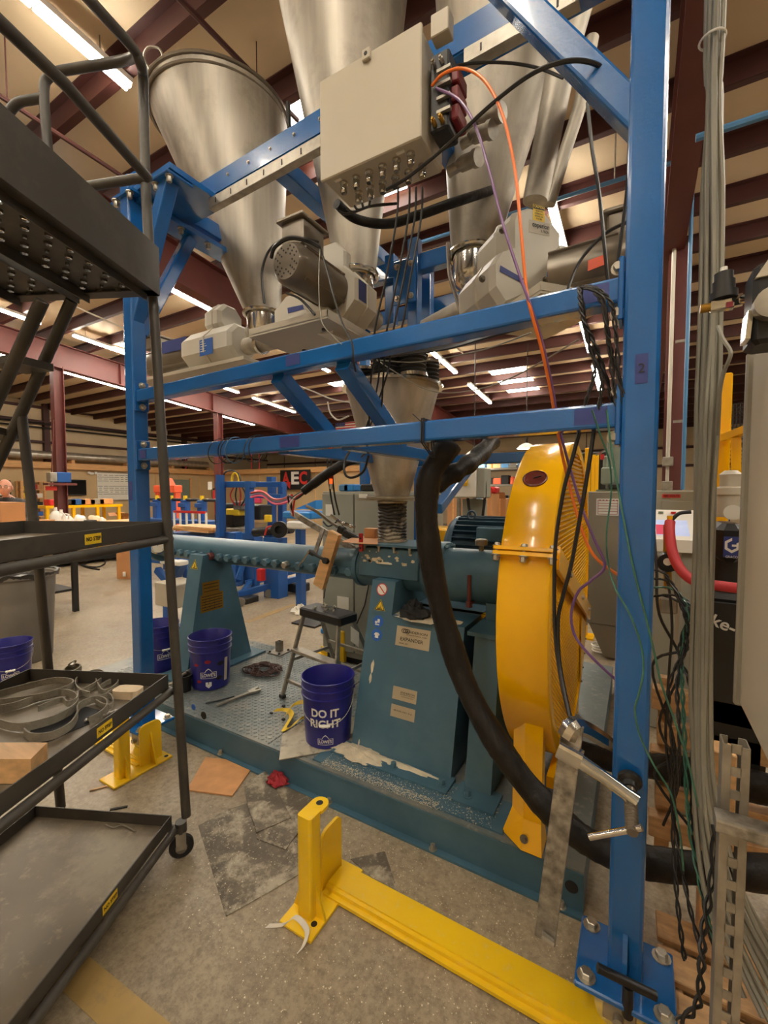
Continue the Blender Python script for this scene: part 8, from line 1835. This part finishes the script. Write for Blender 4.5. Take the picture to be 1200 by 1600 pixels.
# blue die stand with grey box, left of the front stand
ds = thing('die_stand', 'blue jack stand with curved arms and a grey box at the barrel outlet', 'stand', P(262, 1045, Y=3.0)); YD = 3.0
fb(263, 945, 263, 1060, YD, .085, parent=ds, name='stand_post'); fb(244, 868, 288, 872, YD, .15, parent=ds, name='stand_head'); fb(288, 872, 272, 905, YD, .09, parent=ds, name='stand_arm'); fb(246, 890, 268, 915, YD, .07, parent=ds, name='stand_arm')
pts = [P(285 + 8 * math.cos(a), 905 + 26 * math.sin(a), Y=YD + .25) for a in [-1.2 + .35 * k for k in range(9)]]; MB().tube(pts, .05, 10).build('curved_arm', 'blue_back', ds); MB().box(P(272, 878, Y=YD - .1), (.34, .12, .05), ch=.01).build('white_slide', 'white', ds)
a, b = P(241, 909, Y=YD - .35), P(264, 950, Y=YD - .35); MB().box(((a.x + b.x) / 2 + .05, YD - .2, (a.z + b.z) / 2), (b.x - a.x + .1, .3, a.z - b.z), ch=.01).build('junction_box', 'grey_box', ds); o = P(263, 1046, Y=YD); MB().box((o.x, YD, .03), (.3, .3, .06)).build('stand_foot', 'blue_back', ds)
MB().cyl((o.x, YD, .06), (o.x, YD, .16), .03, 12).build('jack_screw', 'chrome', ds)
# light blue machine behind the barrel
lb = thing('blue_machine', 'bright blue machine bed behind the sagging sleeve', 'machine', P(480, 830, Y=4.6)); o = P(478, 804, Y=4.6)
MB().box(o, (.5, .4, .10), ch=.02).build('machine_bed', 'blue_bright', lb); MB().hull([o + V((-.1, -.1, .08)), o + V((.25, -.1, .08)), o + V((.25, -.1, .2))], [o + V((-.1, .1, .08)), o + V((.25, .1, .08)), o + V((.25, .1, .2))]).build('machine_wedge', 'blue_bright', lb); MB().box((o.x - .1, 4.6, (o.z - .08) / 2), (.1, .1, o.z - .08)).build('machine_leg', 'blue_back', lb)
MB().box(P(468, 820, Y=4.4), (.3, .2, .1), ch=.02).build('white_parcel', 'white', None, 'white parcel on the bright blue machine bed', 'parcel')

# ------------------------------------------------------------------ grey double cabinet behind the base
YC = 3.25; a, b = P(502, 768, Y=YC), P(655, 768, Y=YC); xs_ = P(553, 768, Y=YC).x; gc_ = thing('grey_cabinet', 'grey double door cabinet standing directly behind the expander base', 'cabinet', ((a.x + b.x) / 2, YC + .25, 0))
MB().box(((a.x + b.x) / 2, YC + .27, a.z / 2 + .03), (b.x - a.x, .5, a.z - .06), ch=.006).build('cabinet_body', 'grey_cab', gc_); MB().box(((a.x + b.x) / 2, YC + .27, .05), (b.x - a.x - .05, .45, .1)).build('cabinet_plinth', 'black', gc_)
for x0, x1 in ((a.x + .01, xs_ - .006), (xs_ + .006, b.x - .01)): d_ = MB().box(((x0 + x1) / 2, YC + .008, a.z / 2 + .05), (x1 - x0, .022, a.z - .14), ch=.004).build('cabinet_door', 'grey_cab', gc_); MB().box((x1 - .05 if x1 < b.x - .1 else x0 + .05, YC - .01, .95), (.025, .02, .12), ch=.004).build('door_handle', 'chrome', d_)
for (px0, py0, px1, py1) in ((509, 788, 520, 806), (561, 772, 574, 778), (576, 776, 588, 781), (527, 931, 545, 953)):
    q, r = P(px0, py0, Y=YC - .004), P(px1, py1, Y=YC - .004); MB().box(((q.x + r.x) / 2, YC - .0055, (q.z + r.z) / 2), (r.x - q.x, .003, q.z - r.z)).build('door_notice', 'white', gc_)
MB().tube([P(578, 905, Y=YC - .02), P(570, 945, Y=YC - .02), P(553, 985, Y=YC - .02)], .006, 6).build('door_lead', 'cable', gc_)
for k, (px, m_, lab) in enumerate(((541, 'air_blue', 'blue tool case'), (549, 'blue_bright', 'bright blue folder'), (575, 'black', 'black cordless tool'), (588, 'black', 'black battery charger'))): o = P(px, 768, Y=YC + .2); MB().box((o.x, YC + .22, a.z + .035), (.12, .14, .07), ch=.012).build('stored_item', m_, None, lab + ' lying on top of the grey double cabinet', 'item')
# bits on the floor by the cabinet: yellow foot, blue crate, dark mat
MB().box(P(525, 985, Z=.03), (.30, .22, .07), ch=.02).build('blue_tray', 'blue_bright', None, 'bright blue tray on the floor behind the step stool', 'tray'); MB().box(P(486, 972, Z=.01), (.36, .3, .02)).build('floor_pad', 'rubber', None, 'dark floor pad left of the blue tray', 'mat'); t = thing('yellow_stop', 'yellow bracket on the floor behind the step stool', 'bracket', P(530, 1020, Z=0)); MB().box(P(536, 1010, Z=.16), (.05, .05, .3), ch=.006).build('bracket_post', 'rail', t); MB().box(P(510, 1018, Z=.04), (.14, .012, .09), ch=.005).build('bracket_plate', 'rail', t); MB().box(P(520, 1020, Z=.008), (.3, .2, .016)).build('bracket_base', 'rail', t)
crumple('clear_bag', P(470, 958, Z=.0), .12, .1, .1, 'film', 'clear plastic bag on the floor left of the step stool', 'bag', 31)

# ------------------------------------------------------------------ background, right
YB = 4.5; a, b = P(708, 733, Y=YB), P(744, 777, Y=YB); dc = thing('disconnect_box', 'cream disconnect box with yellow rotary switch on perforated posts', 'box', ((a.x + b.x) / 2, YB, 0))
MB().box(((a.x + b.x) / 2 + .04, YB + .12, (a.z + b.z) / 2), (b.x - a.x + .10, .22, a.z - b.z + .02), ch=.012).build('box_body', 'grey_cab', dc); lid_ = MB().box(((a.x + b.x) / 2, YB, (a.z + b.z) / 2), (b.x - a.x, .03, a.z - b.z), ch=.01).build('box_lid', 'white', dc)
o = P(726, 753, Y=YB - .02); sw = MB().box((o.x, YB - .022, o.z), (.075, .012, .085), ch=.004).build('switch_plate', 'yellow_lab', lid_); MB().cyl((o.x, YB - .05, o.z), (o.x, YB - .028, o.z), .026, 16).build('switch_knob', 'guard', lid_)
for px in (717, 742): x = P(px, 800, Y=YB + .26).x; MB().box((x, YB + .26, .9), (.042, .042, 1.8 + (.2 if px > 730 else .1)), ch=.003).build('strut_post', 'galv', dc)
MB().box(((a.x + b.x) / 2 + .03, YB + .25, b.z - .2), (.26, .1, .36), ch=.008).build('lower_box', 'grey_cab', dc)
for k, pts in enumerate(([(731, 778), (733, 795), (738, 815), (742, 830)], [(748, 738), (756, 745), (758, 770), (755, 800), (752, 825)])): MB().tube(spline([P(x, y, Y=YB + (.1 if k == 0 else .05)) for x, y in pts], 5), .016, 8).build('flex_conduit', 'black', dc)
# shelving with stores
a, b = P(745, 757, Y=9.2), P(835, 757, Y=9.2); rk2, ux, uy, R_ = rack('steel_shelving', 'grey steel shelving of stores behind the yellow guard', 'shelving', (a.x, 9.2, 0), (1, 0, 0), b.x - a.x + .6, .6, P(760, 728, Y=9.2).z + .05, [P(760, y, Y=9.2).z for y in (733, 758, 786, 812)], 'trash', .05)
rnd = random.Random(12); k = 0
for y_, lev in ((733, 'top'), (758, 'second'), (786, 'third'), (812, 'lowest visible')):
    z = P(760, y_, Y=9.2).z + .018
    for j, px in enumerate((752, 765, 777, 789, 801, 813)):
        o = P(px, y_, Y=9.35); m_, w_ = (('black', 'black'), ('white', 'white'), ('card', 'brown'), ('air_blue', 'blue'), ('trash', 'grey'), ('orange_lab', 'orange'))[rnd.randrange(6)]; hh = rnd.uniform(.08, .2)
        if rnd.random() < .5: MB().lathe([(0, 0), (.07, 0), (.07, hh), (.05, hh + .02), (0, hh + .02)], (o.x, 9.4, z), (0, 0, 1), 14).build('paint_tin', m_, None, f'{w_} tin on the {lev} shelf, {("first", "second", "third", "fourth", "fifth", "sixth")[j]} from the left', 'tin', 'stores on the steel shelving')
        else: MB().box((o.x, 9.42, z + hh / 2), (.17, .2, hh), ch=.01).build('store_box', m_, None, f'{w_} box on the {lev} shelf, {("first", "second", "third", "fourth", "fifth", "sixth")[j]} from the left', 'box', 'stores on the steel shelving')
carton(699, 768, 717, 812, 6.2, .4, 'tall brown carton left of the cream disconnect box', zfloor=0); carton(753, 772, 768, 812, 6.4, .4, 'tall brown carton with red cap right of the cream disconnect box', zfloor=0); o = P(762, 766, Y=6.4); MB().box((o.x, 6.6, P(760, 772, Y=6.4).z + .06), (.2, .2, .10), ch=.02).build('red_tub', 'red', None, 'red tub on top of the tall brown carton', 'tub')
carton(772, 779, 790, 806, 6.9, .5, 'open brown carton beside the yellow guard', zfloor=.9); t, _, _ = bench(745, 800, 806, 6.8, .7, 'grey bench under the open brown carton', 'trash', 'trash', h=.9)
for k, (px, py, lab) in enumerate(((741, 712, 'white dome lamp hanging beyond the cream disconnect box'), (822, 701, 'white dome lamp hanging left of the yellow guard top'))):
    o = P(px, py, Y=9.0 + k); t = thing('pendant_lamp', lab, 'lamp', o); MB().lathe([(.20, 0), (.14, .07), (.05, .12), (0, .13)], o, (0, 0, 1), 24).build('lamp_shade', 'white', t); MB().lathe([(0, .005), (.19, .005)], o, (0, 0, 1), 20).build('lamp_diffuser', 'lamp', t); MB().tube([o + V((0, 0, .12)), V((o.x, o.y, roof(o.y) - .05))], .01, 5).build('lamp_cord', 'black', t)
dk2 = thing('dark_press', 'dark machine with yellow edges behind the taupe cabinet', 'machine', P(895, 760, Y=7.4)); a, b = P(915, 706, Y=7.4), P(945, 760, Y=7.4); MB().box(((a.x + b.x) / 2, 7.7, a.z / 2), (b.x - a.x + .9, .5, a.z), ch=.02).build('machine_body', 'black', dk2)
for px in (918, 927, 933): o = P(px, 730, Y=7.39); MB().box((o.x, 7.38, a.z - .5), (.05, .04, .9)).build('yellow_edge', 'guard', dk2)
tc_ = thing('taupe_cabinet', 'tall taupe cabinet with a printed sheet beyond the yellow guard', 'cabinet', P(950, 1030, Z=0)); YT = 4.5; a, b = P(919, 768, Y=YT), P(985, 768, Y=YT); z6 = P(930, 975, Y=YT).z
MB().box(((a.x + b.x) / 2, YT + .25, (a.z + z6) / 2), (b.x - a.x, .5, a.z - z6), ch=.008).build('cabinet_body', 'taupe', tc_); MB().hull([V((a.x + .03, YT, z6)), V((b.x - .03, YT, z6)), V((b.x - .08, YT + .1, .02)), V((a.x + .16, YT + .1, .02))], [V((a.x + .03, YT + .5, z6)), V((b.x - .03, YT + .5, z6)), V((b.x - .08, YT + .4, .02)), V((a.x + .16, YT + .4, .02))]).build('cabinet_base', 'taupe', tc_)
q, r = P(932, 779, Y=YT - .003), P(970, 806, Y=YT - .003); sh_ = MB().box(((q.x + r.x) / 2, YT - .003, (q.z + r.z) / 2), (r.x - q.x, .004, q.z - r.z)).build('printed_sheet', 'white', tc_); m = MB(); yy = YT - .0058
for k in range(6): z = q.z - .02 - (q.z - r.z - .03) * k / 5; m.quad((q.x + .015, yy, z), (r.x - .03, yy, z), (r.x - .03, yy, z + .004), (q.x + .015, yy, z + .004))
for x in (q.x + .012, r.x - .03): m.quad((x, yy, r.z + .012), (x + .004, yy, r.z + .012), (x + .004, yy, q.z - .012), (x, yy, q.z - .012))
for k in range(7): m.box((q.x + .03 + .028 * k, yy, q.z - .014), (.014, .001, .007))
m.build('sheet_print', 'rag', sh_)
gm_ = thing('milling_machine', 'grey green milling machine head rising behind the taupe cabinet', 'machine', P(955, 765, Y=5.6)); YG = 5.6
fbx = lambda px0, py0, px1, py1, Y, d, name, m='green_grey': (lambda a, b: MB().box(((a.x + b.x) / 2, Y + d / 2, (a.z + b.z) / 2), (abs(b.x - a.x), d, abs(a.z - b.z)), ch=.015).build(name, m, gm_))(P(px0, py0, Y=Y), P(px1, py1, Y=Y))
fbx(948, 680, 976, 765, YG, .4, 'machine_column'); fbx(939, 730, 958, 757, YG - .1, .3, 'machine_head'); fbx(942, 712, 949, 735, YG - .05, .2, 'machine_motor'); fbx(950, 755, 968, 764, YG - .15, .3, 'chuck', 'black'); MB().box((P(962, 765, Y=YG).x, YG + .2, P(962, 765, Y=YG).z / 2), (.4, .4, P(962, 765, Y=YG).z)).build('machine_pedestal', 'green_grey', gm_)
MB().cyl(P(931, 711, Y=YG), P(947, 703, Y=YG), .012, 8).build('feed_lever', 'chrome', gm_); MB().cyl(P(941, 710, Y=YG - .1), P(941, 718, Y=YG - .1), .02, 10).build('red_knob', 'red', gm_)
yp2 = thing('yellow_upright', 'plain yellow upright post right behind the guard', 'post', P(920, 760, Y=5.2)); o = P(919, 700, Y=5.2); MB().box((o.x, 5.2, o.z / 2), (.06, .06, o.z), ch=.006).build('upright_post', 'guard', yp2); MB().box((o.x, 5.2, .01), (.2, .2, .02)).build('post_base', 'guard', yp2)
wc = thing('cord_coil', 'coiled white cord on the floor by the taupe cabinet', 'cord', P(945, 1022, Z=0)); MB().tube([P(940, 1018, Z=.02) + V((.09 * math.cos(a) + .01 * math.sin(a * .2), .09 * math.sin(a), .004 * a)) for a in [.35 * k for k in range(60)]], .008, 6).build('cord_loop', 'white', wc)
